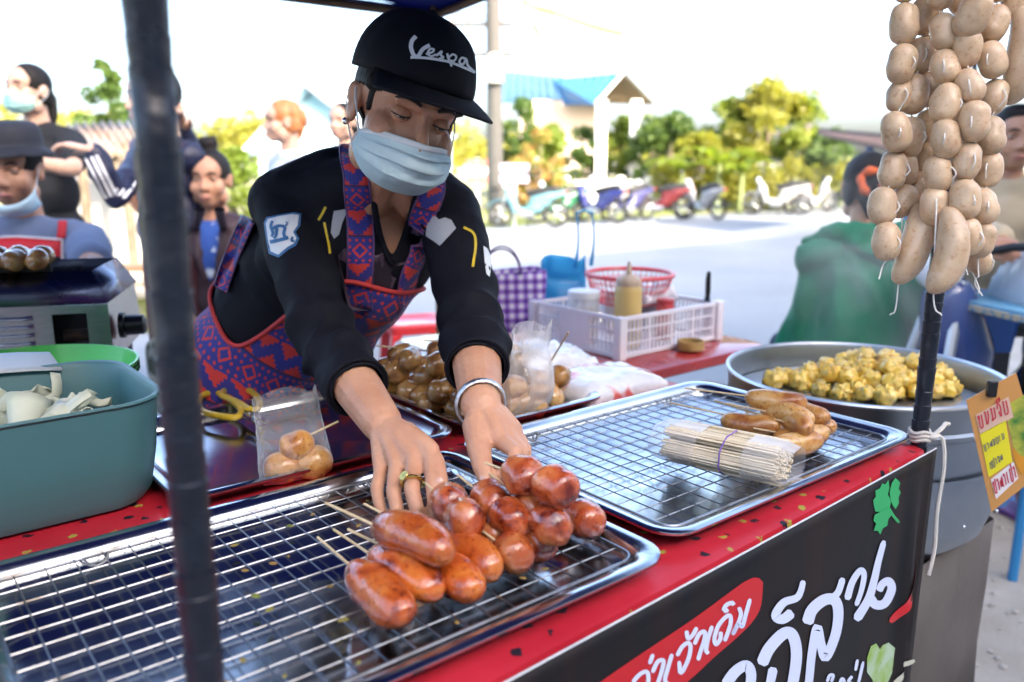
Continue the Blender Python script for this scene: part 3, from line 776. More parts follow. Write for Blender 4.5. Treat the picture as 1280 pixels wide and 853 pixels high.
white_film = mat('white_film', (.80, .81, .84), .25, coat=.5, bump=.6, bs=30)
pillow(S(1.095, 1.085, Z0), e1, e2, .115, .085, .034, packet_mat(), 'bag_packet', 'packet of new plastic bags with red print next to the second rack', 3)
pillow(S(1.06, 1.25, Z0), e1, e2, .13, .085, .055, white_film, 'bag_packet', 'plain white plastic bags bunched beside the white crate', 6, bumpy=.5)
pillow(S(.985, 1.37, Z0), e1, e2, .09, .07, .05, white_film, 'bag_packet', 'crumpled white plastic bag bunched behind the heap of balls', 8, bumpy=.6)
# red print block on the packet
mb = MB()
rr = rnd(3)
for k in range(9):
    c0 = S(1.10 + .013 * k, 1.075 + rr.uniform(-.01, .01), Z0 + .040); mb.ell(c0, (.010, .012, .0015), nu=8, nv=5)

# ================================================================== scissors
scm = mat('yellow_plastic', (.72, .50, .02), .35, coat=.3, col2=(.62, .42, .02), vs=40); blade = mat('blade_steel', (.55, .56, .58), .2, 1.0)
sc0 = atz(300, 512, Z0 + .02); sc = thing('scissors', 'pair of scissors with yellow handles lying open on the bare tray', 'scissors', sc0)
zz = Z0 + .0265
piv = atz(309, 519, zz)
for k, (pts, tip) in enumerate(((((247, 503), (252, 495), (272, 491), (298, 508), (300, 519), (287, 522), (254, 515)), (345, 541)), (((277, 495), (282, 488), (306, 486), (322, 497), (323, 510), (312, 512), (297, 503)), (343, 534)))):
    P = [atz(u, v, zz + .004 * k) for u, v in pts]; P = [Vector(p) for p in spline(P + [P[0]], 6)]
    link('handle', MB().tube(P, .0056, 8, cap=False, flat=1.0), scm, sc)
    a = atz(*((300, 516) if k == 0 else (313, 511)), zz + .004 * k); b = atz(*tip, zz - .010 + .003 * k); sd_ = (b - a).cross(Vector((0, 0, 1))).normalized()
    link('blade', MB().prism([a + sd_ * .007, a - sd_ * .005, b, a.lerp(b, .6) + sd_ * .006], (0, 0, .002)), blade, sc)
link('pivot', MB().ell(atz(318, 522, zz), (.004, .004, .004)), blade, sc)

# ================================================================== teal tub with cut cabbage
def tub_lathe(prof, hx, hy, r0, M, n=9):
    pass
tubm = mat('teal_plastic', (.055, .155, .175), .42, col2=(.06, .17, .19), vs=8)
tc_ = S(.088, 1.165, Z0)
tub = thing('plastic_tub', 'teal rectangular plastic tub of cut cabbage on the stall table', 'tub', tc_, PHI)
TL = [(.050, .050, .000), (.022, .055, .004), (.014, .058, .018), (.006, .060, .07), (.000, .062, .136), (-.004, .064, .140), (-.003, .064, .143), (.002, .062, .142), (.006, .060, .136), (.012, .056, .05), (.02, .052, .012), (.05, .05, .008)]
lo = [[Matrix.Translation(tc_) @ Matrix.Rotation(PHI, 4, 'Z') @ Vector(p) for p in rrect(.203 - i, .135 - i, max(.01, r), z_, 9)] for i, r, z_ in TL]
link('tub', MB().rings(lo, cap0=True, cap1=True), tubm, tub)
rr = rnd(31); cabm = mat('cabbage_leaf', (.66, .70, .54), .5, col2=(.76, .78, .67), vs=20, tr=.25, trc=(.8, .85, .7))
for i in range(96):
    x, y = rr.uniform(-.162, .162), rr.uniform(-.098, .098); z_ = .102 + rr.uniform(-.016, .018); big = .011 + rr.random() * .013
    up = i in (4, 9, 17, 23)
    Mx = Matrix.Translation(tc_) @ Matrix.Rotation(PHI, 4, 'Z') @ Matrix.Translation((x, y, z_ + (.028 if up else 0))) @ Euler((rr.uniform(-.9, .9) + (1.2 if up else 0), rr.uniform(-.7, .7), rr.uniform(0, 6.28))).to_matrix().to_4x4()
    a = rr.uniform(.6, 1.2); Gd = [[Vector(((u - .5) * 2 * big * a * (1 - .45 * v), (v - .5) * 2 * big * 1.25, .012 * math.sin(u * 3.1) + .004 * math.sin(v * 7 + i))) for v in np.linspace(0, 1, 5)] for u in np.linspace(0, 1, 6)]
    o = link('cabbage_piece', MB().grid(Gd, M=Mx), cabm, solid=.0013); tag(o, 'pale piece of cut cabbage in the teal tub', 'cabbage', 'cut cabbage in the teal tub')
# second blue-grey tub rim / grey tray sheet leaning behind, and green basket
o = link('paper_sheet', MB().grid([[S(s_, t_, Z0 + .135 + .012 * math.sin(s_ * 13) + (t_ - 1.3) * .12) for t_ in np.linspace(1.285, 1.37, 6)] for s_ in np.linspace(-.28, .22, 14)]), mat('pale_board', (.50, .55, .60), .5), solid=.002)
tag(o, 'pale grey cover leaning on the rim behind the teal tub', 'cover')
bs0 = S(.205, 1.47, .80)
bk = thing('green_basket', 'bright green plastic basket with slotted rim behind the teal tub', 'basket', bs0)
grn = mat('lime_plastic', (.06, .52, .07), .35, coat=.2); M = Matrix.Translation(bs0)
link('basket_wall', MB().lathe([(.10, 0), (.125, .04), (.150, .088), (.158, .091), (.160, .113), (.156, .113), (.146, .090), (.12, .04), (.095, .004)], 48, M, cap0=True), grn, bk)
mb = MB()
for k in range(48):
    a = 2 * math.pi * k / 48
    for zz_ in (.097, .106):
        mb.box((0, 0, 0), (.0016, .012, .0045), M @ Matrix.Rotation(a, 4, 'Z') @ Matrix.Translation((.1595, 0, zz_)))
link('slots', mb, mat('slot_dark', (.01, .05, .015), .8), bk)

# small table under grill and basket
gt_ = thing('side_table', 'low metal side table carrying the stainless grill', 'table', S(-.1, 1.75))
link('table_top', MB().box((0, 0, .785), (1.05, .62, .024), Matrix.Translation(S(-.13, 1.735)) @ Matrix.Rotation(PHI, 4, 'Z')), mat('galvanised', (.38, .39, .40), .45, .8, col2=(.45, .46, .47), vs=20), gt_)
for a in (-.62, .36):
    for b in (1.46, 2.01): link('leg', MB().tube([S(a, b, 0), S(a, b, .775)], .015, 8), steel_dark, gt_)

# ================================================================== gas grill
gr0 = atz(60, 450, .80)
ga = R(14)                                     # the grill is turned a little from the camera's axis
gM = Matrix.Translation(atd(62, 442, 1.62)) @ Matrix.Rotation(ga, 4, 'Z')
gb = gM.translation.copy(); gM = Matrix.Translation((gb.x, gb.y, .840)) @ Matrix.Rotation(ga, 4, 'Z')
gl = thing('gas_grill', 'stainless tabletop gas grill with louvred front and black knob', 'grill', (gb.x, gb.y, .797), ga)
for fx in (-.38, .08):
    for fy in (.03, .27): link('foot', MB().box((fx, fy, -.022), (.03, .03, .044), gM), mat('foot_rubber', (.02, .02, .02), .8), gl)
brush = mat('brushed_steel', (.30, .32, .33), .33, 1.0, col2=(.36, .38, .38), vs=30, stretch=(1, 1, 20), rvar=.05)
gx0, gx1, gy, gh = -.42, .118, .30, .115
mb = MB()
F0 = [(gx0, 0, 0), (gx1, 0, 0), (gx1 - .012, 0, gh), (gx0, 0, gh)]
# front plate built round its square opening
ox0, ox1, oz0, oz1 = .012, .074, .030, .098
for (a, b, c_, d_) in ((gx0, ox0, 0, gh), (ox1, gx1 - .004, 0, gh), (ox0, ox1, 0, oz0), (ox0, ox1, oz1, gh)):
    mb.box(((a + b) / 2, 0, (c_ + d_) / 2), (b - a, .0025, d_ - c_), gM)
link('front_plate', mb, brush, gl)
link('side_plate', MB().prism([gM @ Vector(p) for p in ((gx1 - .003, .002, 0), (gx1 - .003, gy, 0), (gx1 - .012, gy, gh), (gx1 - .012, .002, gh))], gM.to_3x3() @ Vector((.003, 0, 0))), brush, gl)
link('back_plate', MB().box(((gx0 + gx1) / 2, gy, gh / 2), (gx1 - gx0 - .02, .003, gh), gM), brush, gl)
mb = MB()
for (A, B) in ((((gx0, -.004), (gx1 - .004, -.004)), ((gx0, .035), (gx1 - .035, .035))), (((gx1 - .004, -.004), (gx1 - .004, gy)), ((gx1 - .035, .035), (gx1 - .035, gy - .03))), (((gx1 - .004, gy), (gx0, gy)), ((gx1 - .035, gy - .03), (gx0, gy - .03)))):
    mb.add([gM @ Vector((A[0][0], A[0][1], gh + .002)), gM @ Vector((A[1][0], A[1][1], gh + .002)), gM @ Vector((B[1][0], B[1][1], gh + .062)), gM @ Vector((B[0][0], B[0][1], gh + .062))], [(0, 1, 2, 3)])
link('hood_rim', mb, mat('dark_steel', (.16, .17, .22), .3, 1.0, rvar=.06), gl, solid=.003)
link('fire_box', MB().box((-.17, .15, .06), (.42, .22, .10), gM), mat('soot', (.012, .011, .010), .7, col2=(.035, .025, .02), vs=25), gl)
link('burner', MB().tube([gM @ Vector((.02, .03, .05)), gM @ Vector((.075, .05, .045))], .012, 10), mat('rusty_iron', (.09, .045, .03), .8, col2=(.03, .02, .018), vs=40), gl)
for k in range(5):
    zc = .093 - k * .0165
    link('louvre', MB().grid([[gM @ Vector((x, -.002 - .008 * math.sin(a) * (1 if .05 < q < .95 else .15), zc + .0045 * math.cos(a))) for a in np.linspace(0, math.pi, 7)] for q, x in zip(np.linspace(0, 1, 12), np.linspace(-.092, -.022, 12))]), mat('bright_steel', (.62, .64, .66), .22, 1.0), gl)
link('knob', MB().lathe([(.0, .05), (.014, .05), (.020, .046), (.021, .012), (.026, .010), (.026, 0)], 24, gM @ Matrix.Translation((gx1 + .004, .05, .062)) @ Matrix.Rotation(R(90), 4, 'Y')), mat('black_plastic', (.01, .01, .011), .35), gl)
for k in range(7):
    link('grate_bar', MB().tube([gM @ Vector((gx0 + .02, .05 + k * .03, gh + .068)), gM @ Vector((gx1 - .14, .05 + k * .03, gh + .068))], .004, 8), MATS['rusty_iron'], gl)
link('skewer_rest', MB().box((-.19, .040, gh + .062), (.40, .004, .034), gM), MATS['soot'], gl)
gG = 'sausage skewers cooking on the grill'; rr = rnd(77)
for k in range(6):
    x = -.012 - k * .040
    p = gM @ Vector((x - .004, .105, gh + .092)); q = gM @ Vector((x, .018 - .004 * (k % 2), gh + .084)); d = (q - p).normalized()
    t = skewer(q, p, q + d * .035, [BALL[k % 5], BALL[(k + 2) % 5]], brown_ball, ('first', 'second', 'third', 'fourth', 'fifth', 'sixth')[k] + ' browned sausage skewer on the grill, counted from the black knob', gG, 90 + k)
# tongs
tg = thing('tongs', 'steel tongs standing upright against the grill front', 'tongs', gM @ Vector((-.135, -.03, 0)))
for sgn in (-1, 1):
    Gd = [[gM @ Vector((-.135 + sgn * (.004 + .010 * math.sin(k * 2.6)) + wq, -.030 - .004 * k, .02 + .10 * k)) for wq in (-.006, .006)] for k in np.linspace(0, 1, 9)]
    link('arm', MB().grid(Gd), stainless, tg, solid=.0015)
link('bow', MB().tube([gM @ Vector((-.135 + .012 * math.cos(a), -.034, .118 + .012 * math.sin(a))) for a in np.linspace(0, math.pi, 10)], .006, 6, flat=.3), stainless, tg)

# ================================================================== red side table, crate and its contents
RZ = .74
rt = thing('red_table', 'small red-topped folding table with rounded corners behind the stall', 'table', S(1.6, 1.66), PHI)
redtop = mat('red_laminate', (.30, .022, .022), .25, coat=.4, col2=(.36, .03, .03), vs=12, rvar=.06)
M = Matrix.Translation(S(1.545, 1.62, 0)) @ Matrix.Rotation(PHI, 4, 'Z')
link('table_top', MB().rings([[M @ Vector(p) for p in rrect(.40 - i, .345 - i, .05, z_)] for i, z_ in ((.004, RZ - .028), (0, RZ - .024), (0, RZ - .004), (.004, RZ - .001))], cap0=True, cap1=True), redtop, rt)
for a in (-.35, .35):
    for b in (-.3, .3): link('leg', MB().tube([M @ Vector((a, b, 0)), M @ Vector((a * .98, b * .98, RZ - .026))], .012, 8), steel_dark, rt)
def crate():
    c0 = S(1.682, 1.570, RZ + .001); M = Matrix.Translation(c0) @ Matrix.Rotation(PHI, 4, 'Z')
    t = thing('plastic_crate', 'white slotted plastic crate full of kitchen things on the red table', 'crate', c0, PHI)
    m = mat('white_plastic', (.78, .78, .84), .35, coat=.15, col2=(.70, .70, .78), vs=9); hx, hy, H = .195, .165, .105
    for sx_ in (-1, 1):
        for sy_ in (-1, 1): link('corner_post', MB().box((sx_ * hx, sy_ * hy, H / 2), (.026, .026, H + .006), M), m, t, bevel=.003)
    mb = MB()
    for z_ in (.006, H - .004):
        for y in (-hy, hy): mb.box((0, y, z_), (2 * hx, .010, .010), M)
        for x in (-hx, hx): mb.box((x, 0, z_), (.010, 2 * hy, .010), M)
    for z_ in (.036, .07):
        for y in (-hy, hy): mb.box((0, y, z_), (2 * hx, .004, .004), M)
        for x in (-hx, hx): mb.box((x, 0, z_), (.004, 2 * hy, .004), M)
    link('rim', mb, m, t)
    for y in (-hy, hy):
        mb = MB()
        for k in range(25):
            x = -hx + .02 + k * (2 * hx - .04) / 24
            mb.box((x, y, H / 2), (.009 if k % 6 == 0 else .0038, .0045, H - .012), M)
        link('slat_side', mb, m, t)['kind'] = 'stuff'
    for x in (-hx, hx):
        mb = MB()
        for k in range(21):
            y = -hy + .02 + k * (2 * hy - .04) / 20
            if x < 0 and 6 < k < 15: continue
            mb.box((x, y, H / 2), (.0045, .0038, H - .012), M)
        if x < 0: mb.box((x - .001, .002, H / 2 - .004), (.006, .115, H - .010), M)
        link('slat_side', mb, m, t)['kind'] = 'stuff'
    link('bottom', MB().box((0, 0, .002), (2 * hx, 2 * hy, .004), M), m, t)
    return M
CM = crate()
def cr(x, y, z=.006): return CM @ Vector((x, y, z))
# squeeze bottle
bt = thing('sauce_bottle', 'squeeze bottle of pale yellow sauce with a pointed cap in the crate', 'bottle', cr(-.10, -.10)); M = Matrix.Translation(cr(-.10, -.10))
link('body', MB().lathe([(.002, 0), (.033, 0), (.036, .006), (.036, .15), (.034, .162), (.030, .168)], 32, M), mat('sauce', (.62, .45, .16), .35, coat=.3), bt)
link('cap', MB().lathe([(.0335, .166), (.0335, .178), (.030, .184), (.016, .192), (.008, .196), (.004, .226), (.0025, .228), (.001, .228)], 28, M), mat('cap_beige', (.50, .38, .28), .5), bt)
# jar
jr = thing('plastic_jar', 'clear plastic jar of brown sauce with a lid standing in the crate', 'jar', cr(-.13, .05)); M = Matrix.Translation(cr(-.135, .03))
link('glass', MB().lathe([(.038, 0), (.042, .005), (.042, .12), (.040, .125)], 28, M, cap0=True), film('jar_film', (.9, .9, .9), .35, .2), jr)
link('contents', MB().lathe([(.036, .003), (.038, .085), (.001, .088)], 24, M, cap0=True), mat('brown_sauce', (.30, .16, .07), .4, col2=(.4, .25, .13), vs=60), jr)
link('lid', MB().lathe([(.044, .122), (.044, .138), (.041, .141), (.001, .142)], 28, M), mat('cloudy_lid', (.75, .78, .80), .3), jr)
for k, (x, y, r_, h_, col) in enumerate(((.02, .06, .03, .10, (.6, .55, .5)), (.06, -.09, .026, .09, (.45, .04, .04)), (.12, .02, .034, .08, (.28, .29, .34)))):
    o = link('sauce_jar', MB().lathe([(r_ * .9, 0), (r_, .006), (r_, h_), (r_ * .9, h_ + .008), (r_ * .95, h_ + .010), (r_ * .95, h_ + .022), (.001, h_ + .023)], 22, Matrix.Translation(cr(x, y)), cap0=True), mat('jar_%d' % k, col, .35, coat=.3))
    tag(o, ('pale', 'red', 'grey')[k] + ' lidded sauce jar seen through the slats of the crate', 'jar')
# red basket
rb = thing('red_basket', 'round red mesh basket resting on top of the crate', 'basket', cr(.09, .05, .10)); M = Matrix.Translation(cr(.075, .06, .085))
rp = mat('red_plastic', (.62, .05, .06), .35, coat=.3)
mb = MB(); mb.tube([M @ Vector((.125 * math.cos(a), .125 * math.sin(a), .085)) for a in np.linspace(0, 6.283, 41)], .006, 8, cap=False)
link('rim', mb, rp, rb)
mb = MB()
for k in range(44):
    a = 2 * math.pi * k / 44; mb.tube([M @ Vector((r_ * math.cos(a), r_ * math.sin(a), z_)) for r_, z_ in ((.124, .085), (.112, .045), (.092, .005))], .0014, 5)
for r_, z_ in ((.119, .065), (.112, .045), (.104, .025), (.092, .005)):
    mb.tube([M @ Vector((r_ * math.cos(a), r_ * math.sin(a), z_)) for a in np.linspace(0, 6.283, 41)], .0014, 5, cap=False)
mb.lathe([(.001, .004), (.092, .005)], 30, M)
link('mesh_wall', mb, rp, rb)
pillow(cr(.10, .0, .098), e1, e2, .07, .05, .045, film('wrap_film', (.8, .78, .85), .4, .2), 'plastic_wrap', 'crumpled clear plastic wrap lying in the crate by the red basket', 12, cat='wrap', bumpy=.7)
# knife
kf = thing('knife', 'knife with a black handle standing upright in the crate corner', 'knife', cr(.175, -.135)); q = cr(.178, -.140)
link('blade', MB().prism([q + Vector((-.012, 0, .0)), q + Vector((.012, 0, .0)), q + Vector((.010, 0, .11)), q + Vector((-.010, 0, .11))], (0, .0015, 0)), blade, kf)
link('handle', MB().tube([q + Vector((0, 0, .105)), q + Vector((.001, 0, .13)), q + Vector((0, 0, .16)), q + Vector((.001, 0, .178))], [.006, .0075, .0075, .006], 10, rnd=True), MATS['black_plastic'], kf)
# wicker ring
wk = MB(); c0 = atz(863, 437, RZ + .004)
for k in range(5): wk.tube([c0 + Vector((.033 * math.cos(a), .033 * math.sin(a), .004 + k * .0045)) for a in np.linspace(0, 6.283, 33)], .003, 6, cap=False)
wk.lathe([(.001, .001), (.032, .001)], 24, Matrix.Translation(c0))
o = link('wicker_tray', wk, mat('wicker', (.32, .20, .06), .6, col2=(.42, .28, .09), vs=60)); tag(o, 'little round wicker dish beside the crate on the red table', 'dish')
o = link('small_box', MB().box((0, 0, .014), (.07, .03, .028), Matrix.Translation(S(1.30, 1.34, RZ + .001)) @ Matrix.Rotation(PHI + .2, 4, 'Z')), mat('box_card', (.75, .74, .76), .5), bevel=.002); tag(o, 'small white carton in front of the crate on the red table', 'carton')

# purple gingham bag
def gingham():
    m = mat('gingham', (.7, .7, .75), .5); n, l = m.node_tree.nodes, m.node_tree.links; uvn = n.new('ShaderNodeTexCoord'); sp = n.new('ShaderNodeSeparateXYZ'); l.new(uvn.outputs['Object'], sp.inputs[0])
    outs = []
    for k in (0, 2):
        a = n.new('ShaderNodeMath'); a.operation = 'MULTIPLY'; a.inputs[1].default_value = 36; l.new(sp.outputs[k], a.inputs[0])
        f = n.new('ShaderNodeMath'); f.operation = 'FRACT'; l.new(a.outputs[0], f.inputs[0]); g = n.new('ShaderNodeMath'); g.operation = 'LESS_THAN'; g.inputs[1].default_value = .5; l.new(f.outputs[0], g.inputs[0]); outs.append(g)
    ad = n.new('ShaderNodeMath'); ad.operation = 'ADD'; l.new(outs[0].outputs[0], ad.inputs[0]); l.new(outs[1].outputs[0], ad.inputs[1])
    r = n.new('ShaderNodeValToRGB'); r.color_ramp.interpolation = 'CONSTANT'; e = r.color_ramp.elements; e[0].color = (.72, .70, .78, 1); e[1].position = .3; e[1].color = (.30, .17, .55, 1); q = e.new(.75); q.color = (.10, .03, .26, 1)
    dv = n.new('ShaderNodeMath'); dv.operation = 'MULTIPLY'; dv.inputs[1].default_value = .5; l.new(ad.outputs[0], dv.inputs[0]); l.new(dv.outputs[0], r.inputs[0]); l.new(r.outputs[0], n['Principled BSDF'].inputs['Base Color'])
    return m
pbp = S(1.50, 1.90, RZ + .002)
pg = thing('shopping_bag', 'purple and white gingham shopping bag with two handles on the red table', 'bag', pbp, 0)
Lp = []
for k in np.linspace(0, 1, 8):
    Lp.append([Vector((x * (1 + .06 * k) + .006 * math.sin(y * 30 + k * 4), y * (1 - .35 * k), .17 * k + .01 * math.sin(x * 22) * k)) for x, y, _ in rrect(.115, .075, .02, 0)])
o = link('body', MB().rings(Lp, cap0=True), gingham(), pg, world=False, solid=.001); o.location = (0, 0, 0); o.rotation_euler = (0, 0, R(8))
for y in (-.045, .045):
    link('handle', MB().tube([pbp + Vector((.055 * math.cos(a) , y, .165 + .075 * math.sin(a))) for a in np.linspace(0, math.pi, 14)], .0035, 6), mat('purple_cord', (.12, .06, .18), .5), pg)
# blue bag standing on the red table behind the crate
hb = atd(716, 352, 2.52); hb.z = RZ + .001; bfm = mat('blue_film', (.05, .36, .60), .3, tr=.45, trc=(.10, .50, .80))
o = plastic_bag(hb - Vector((.03, 0, 0)), None, Vector((.15, .03, 0)), .20, .10, (0, 0, 0), 'blue_bag', '', 21, bfm)
tag(o, 'light blue plastic bag with raised loop handles behind the sauce bottle', 'bag')
for dx in (-.005, .042): link('loop_handle', MB().tube([hb + Vector((dx + .012 + .008 * math.sin(k * 3.1), 0, .18 + .16 * k)) for k in np.linspace(0, 1, 8)], [.022, .018, .014, .012, .010, .010, .010, .012], 8, flat=.3), bfm, o)
link('loop_handle', MB().tube([hb + Vector((.006, 0, .335)), hb + Vector((.03, 0, .345)), hb + Vector((.058, 0, .335))], .012, 8, flat=.3), bfm, o)

# ================================================================== steamer pot, dumplings, sign
alu = mat('aluminium', (.56, .59, .63), .34, 1.0, col2=(.66, .68, .70), vs=10, bump=.04, bs=18, rvar=.08)
alu2 = mat('dull_aluminium', (.30, .335, .38), .40, 1.0, col2=(.36, .39, .43), vs=10, bump=.04, bs=18, rvar=.08)
PC = Vector((.675, 1.545, 0)); PR = .250; PZ = .832
pot = thing('steamer_pot', 'large round aluminium steamer pot beside the stall corner', 'pot', PC)
M = Matrix.Translation((PC.x, PC.y, 0))
link('upper_ring', MB().lathe([(PR - .004, .70), (PR - .002, PZ - .062), (PR + .004, PZ - .058), (PR + .004, PZ - .05), (PR - .002, PZ - .046), (PR, PZ - .006), (PR + .004, PZ), (PR, PZ + .004), (PR - .005, PZ), (PR - .007, PZ - .01), (PR - .008, .70), (.001, .70)], 96, M), alu2, pot)
link('rim_bead', MB().tube([M @ Vector(((PR + .001) * math.cos(a), (PR + .001) * math.sin(a), PZ + .001)) for a in np.linspace(0, 6.2832, 97)], .0042, 8, cap=False), alu, pot)
link('lower_pan', MB().lathe([(.001, .50), (.12, .505), (.19, .53), (PR - .018, .57), (PR - .006, .61), (PR - .004, .696), (PR + .003, .698), (PR + .003, .706)], 80, M), alu2, pot)
mb = MB()
for a in (200, 232, 262, 292, 318):
    for z_ in (PZ - .054, .62): mb.ell(M @ Vector(((PR + .004) * math.cos(R(a)), (PR + .004) * math.sin(R(a)), z_)), (.0035, .0035, .0035), nu=8, nv=6)
link('rivets', mb, mat('rivet', (.7, .7, .72), .3, 1.0), pot)
def dumpling_mesh(seed):
    rr = rnd(seed); V, Fc = [], []; n = 22; m = 10; r0 = .019
    for j in range(m + 1):
        v = j / m
        for k in range(n):
            a = 2 * math.pi * k / n; q = r0 * (.55 + .62 * math.sin(math.pi * min(1, v * .85 + .18)) ** .8) * (1 + (.10 + .22 * v) * math.sin(6 * a + seed) * v) * (1 + .22 * noise.noise(Vector((math.cos(a) * 1.4, math.sin(a) * 1.4, v * 2.4 + seed * 3))) + .10 * noise.noise(Vector((math.cos(a) * 4, math.sin(a) * 4, v * 6 + seed))))
            z = .034 * v + (.004 * math.sin(6 * a + 1 + seed) if v > .8 else 0)
            if j == m: q *= .5; z -= .004
            V.append((q * math.cos(a), q * math.sin(a), z))
    for j in range(m):
        for k in range(n):
            k2 = (k + 1) % n; Fc.append((j * n + k, j * n + k2, (j + 1) * n + k2, (j + 1) * n + k))
    Fc.append(tuple(range(n - 1, -1, -1))); Fc.append(tuple(m * n + k for k in range(n)))
    me = MB().add(V, Fc).mesh('dumpling'); fixn(me); me.polygons.foreach_set('use_smooth', [True] * len(me.polygons)); return me
DUM = [dumpling_mesh(i) for i in range(5)]
dm = sausage_mat('dumpling_skin', (.58, .34, .03), (.74, .52, .08), (.80, .64, .22), rough=.35, coat=.3, vs_=40, bump=.3, pos=(.3, .5, .7), sss=.2)
link('steam_plate', MB().lathe([(.001, PZ - .048), (PR - .012, PZ - .048)], 64, M), alu, pot)
rr = rnd(55); placed = []
for lay, (n_, rad, dz) in enumerate(((52, .155, -.046), (34, .125, -.024), (16, .08, -.006))):
    cnt = tries = 0
    while cnt < n_ and tries < 3000:
        tries += 1; a, q = rr.uniform(0, 6.28), rad * math.sqrt(rr.random()); p = Vector((PC.x + .055 + q * math.cos(a) * 1.0, PC.y + .065 + q * math.sin(a) * .75, PZ + dz))
        if (p - Vector((PC.x, PC.y, p.z))).length < PR - .035 and all((p - k).length > .027 for k in placed): placed.append(p); cnt += 1
for i, p in enumerate(placed):
    o = piece('dumpling', DUM[i % 5], dm, Matrix.Translation(p) @ Euler((rr.gauss(0, .6), rr.gauss(0, .6), rr.uniform(0, 6.28))).to_matrix().to_4x4() @ Matrix.Scale(rr.uniform(.74, 1.0), 4))
    tag(o, 'yellow steamed dumpling heaped in the steamer pot', 'dumpling', 'dumplings heaped in the steamer pot')
for k in range(4):
    p = Vector((PC.x - .15 + .025 * k, PC.y + .06 + .02 * (k % 2), PZ - .046)); o = piece('dumpling', DUM[k], dm, Matrix.Translation(p) @ Matrix.Rotation(k, 4, 'Z')); tag(o, 'yellow steamed dumpling lying apart from the heap in the steamer pot', 'dumpling', 'dumplings lying apart in the steamer pot')
# burner stand with a dull sheet round it
stn = thing('stove_stand', 'stove stand wrapped in a dull brown sheet under the steamer pot', 'stand', PC)
sheetm = mat('brown_sheet', (.085, .070, .062), .75, col2=(.11, .095, .085), vs=7, bump=.3, bs=14)
L = []
for z_ in (.545, .40, .28, .17): L.append([Vector((PC.x + x * (1 + .01 * math.sin(z_ * 30)) + .006 * math.sin(y * 40 + z_ * 20), PC.y + y, z_)) for x, y, _ in [(Matrix.Rotation(PHI, 3, 'Z') @ Vector(p)) for p in rrect(.20, .20, .02, 0, 5)]])
link('wind_sheet', MB().rings(L), sheetm, stn, solid=.002)
link('burner', MB().lathe([(.001, .36), (.10, .36), (.13, .40), (.13, .50), (.001, .50)], 32, M), MATS['rusty_iron'], stn)
lm = mat('leg_wood', (.14, .06, .04), .7); blu = mat('blue_foot', (.03, .25, .42), .5)
for k in range(4):
    p = Matrix.Rotation(PHI, 3, 'Z') @ Vector((.18 * (1 if k % 2 else -1), .18 * (1 if k // 2 else -1), 0)); lg = link('leg', MB().tube([PC + p, PC + p + Vector((0, 0, .48))], .013, 10), lm, stn)
    link('foot', MB().lathe([(.018, 0), (.018, .05), (.014, .055)], 14, Matrix.Translation(PC + p), cap0=True), blu, lg)
# cloth under the pot edge
pillow(S(1.30, .98, .776), e1, e2, .07, .07, .010, mat('print_cloth', (.45, .30, .08), .8, col2=(.40, .04, .04), vs=30, ramp=(.5, .55)), 'folded_cloth', 'folded red and yellow cloth tucked between tray and steamer pot', 4, cat='cloth')

# price sign clipped to the pot
def zs(x, y): return (1190 + x * .2462, 440 + y * .2462)
def sg(u, v, k):                               # the card hangs nearly upright facing the camera's side
    p0 = atd(*zs(72, 245), 1.30); r = ray(u, v); nrm = Vector((-.40, -1, .10)).normalized()
    t = (p0 - Vector((0, 0, CAM_Z))).dot(nrm) / r.dot(nrm); return Vector((0, 0, CAM_Z)) + r * t + nrm * k
sign = thing('price_sign', 'laminated orange price card with Thai lettering clipped to the pot rim', 'sign', sg(*zs(200, 500), 0))
crn = [(72, 245), (325, 106), (470, 600), (200, 812)]
card = [sg(*zs(*p), -.002) for p in crn]
link('card', MB().prism(card, Vector((-.40, -1, .10)).normalized() * .004), mat('orange_card', (.55, .26, .07), .4, coat=.3), sign)
def sq(pts, m, k, nm): link(nm, MB().add([sg(*zs(*p), k) for p in pts], [tuple(range(len(pts)))]), m, sign, fix=False)
sq([(118, 320), (285, 225), (310, 330), (142, 420)], mat('pink_print', (.62, .40, .30), .4), .0032, 'print_panel')
sq([(140, 415), (270, 345), (305, 555), (185, 635)], mat('yellow_print', (.72, .62, .02), .4), .0032, 'print_panel')
sq([(195, 645), (310, 555), (335, 640), (222, 745)], mat('pale_print', (.75, .68, .66), .4), .0032, 'print_panel')
sq([(292, 260), (365, 215), (420, 500), (352, 540), (310, 480), (280, 350)], mat('food_print', (.05, .18, .03), .4, col2=(.42, .40, .05), vs=60), .0030, 'food_photo')
sq([(300, 480), (352, 530), (425, 490), (430, 585), (350, 620), (318, 560)], mat('bowl_print', (.60, .25, .02), .4), .0034, 'food_photo')
def sst(mb, pts, w_):
    P = spline(pts, 4); n_ = len(P); L_, R_ = [], []
    for i in range(n_):
        d = P[min(i + 1, n_ - 1)] - P[max(i - 1, 0)]; d = d / (np.linalg.norm(d) + 1e-9); q = np.array((-d[1], d[0])) * w_ / 2
        L_.append(sg(*zs(*(P[i] + q)), .0042)); R_.append(sg(*zs(*(P[i] - q)), .0042))
    mb.grid([L_, R_])
mb = MB()                                       # Thai characters, drawn stroke by stroke
def glyphs(mb, x0, y0, ax_, ay_, G_, w_):
    for st_ in G_:
        sst(mb, [(x0 + ax_[0] * x + ay_[0] * y, y0 + ax_[1] * x + ay_[1] * y) for x, y in st_], w_)
KH = [((.1, .3), (.0, .15), (.15, .05), (.2, .25), (.1, .5), (.15, 1), (.6, 1), (.65, .05))]
NO = [((.05, .1), (.2, .05), (.2, .9), (.35, 1), (.65, .6), (.7, .05)), ((.2, .9), (.1, 1))]
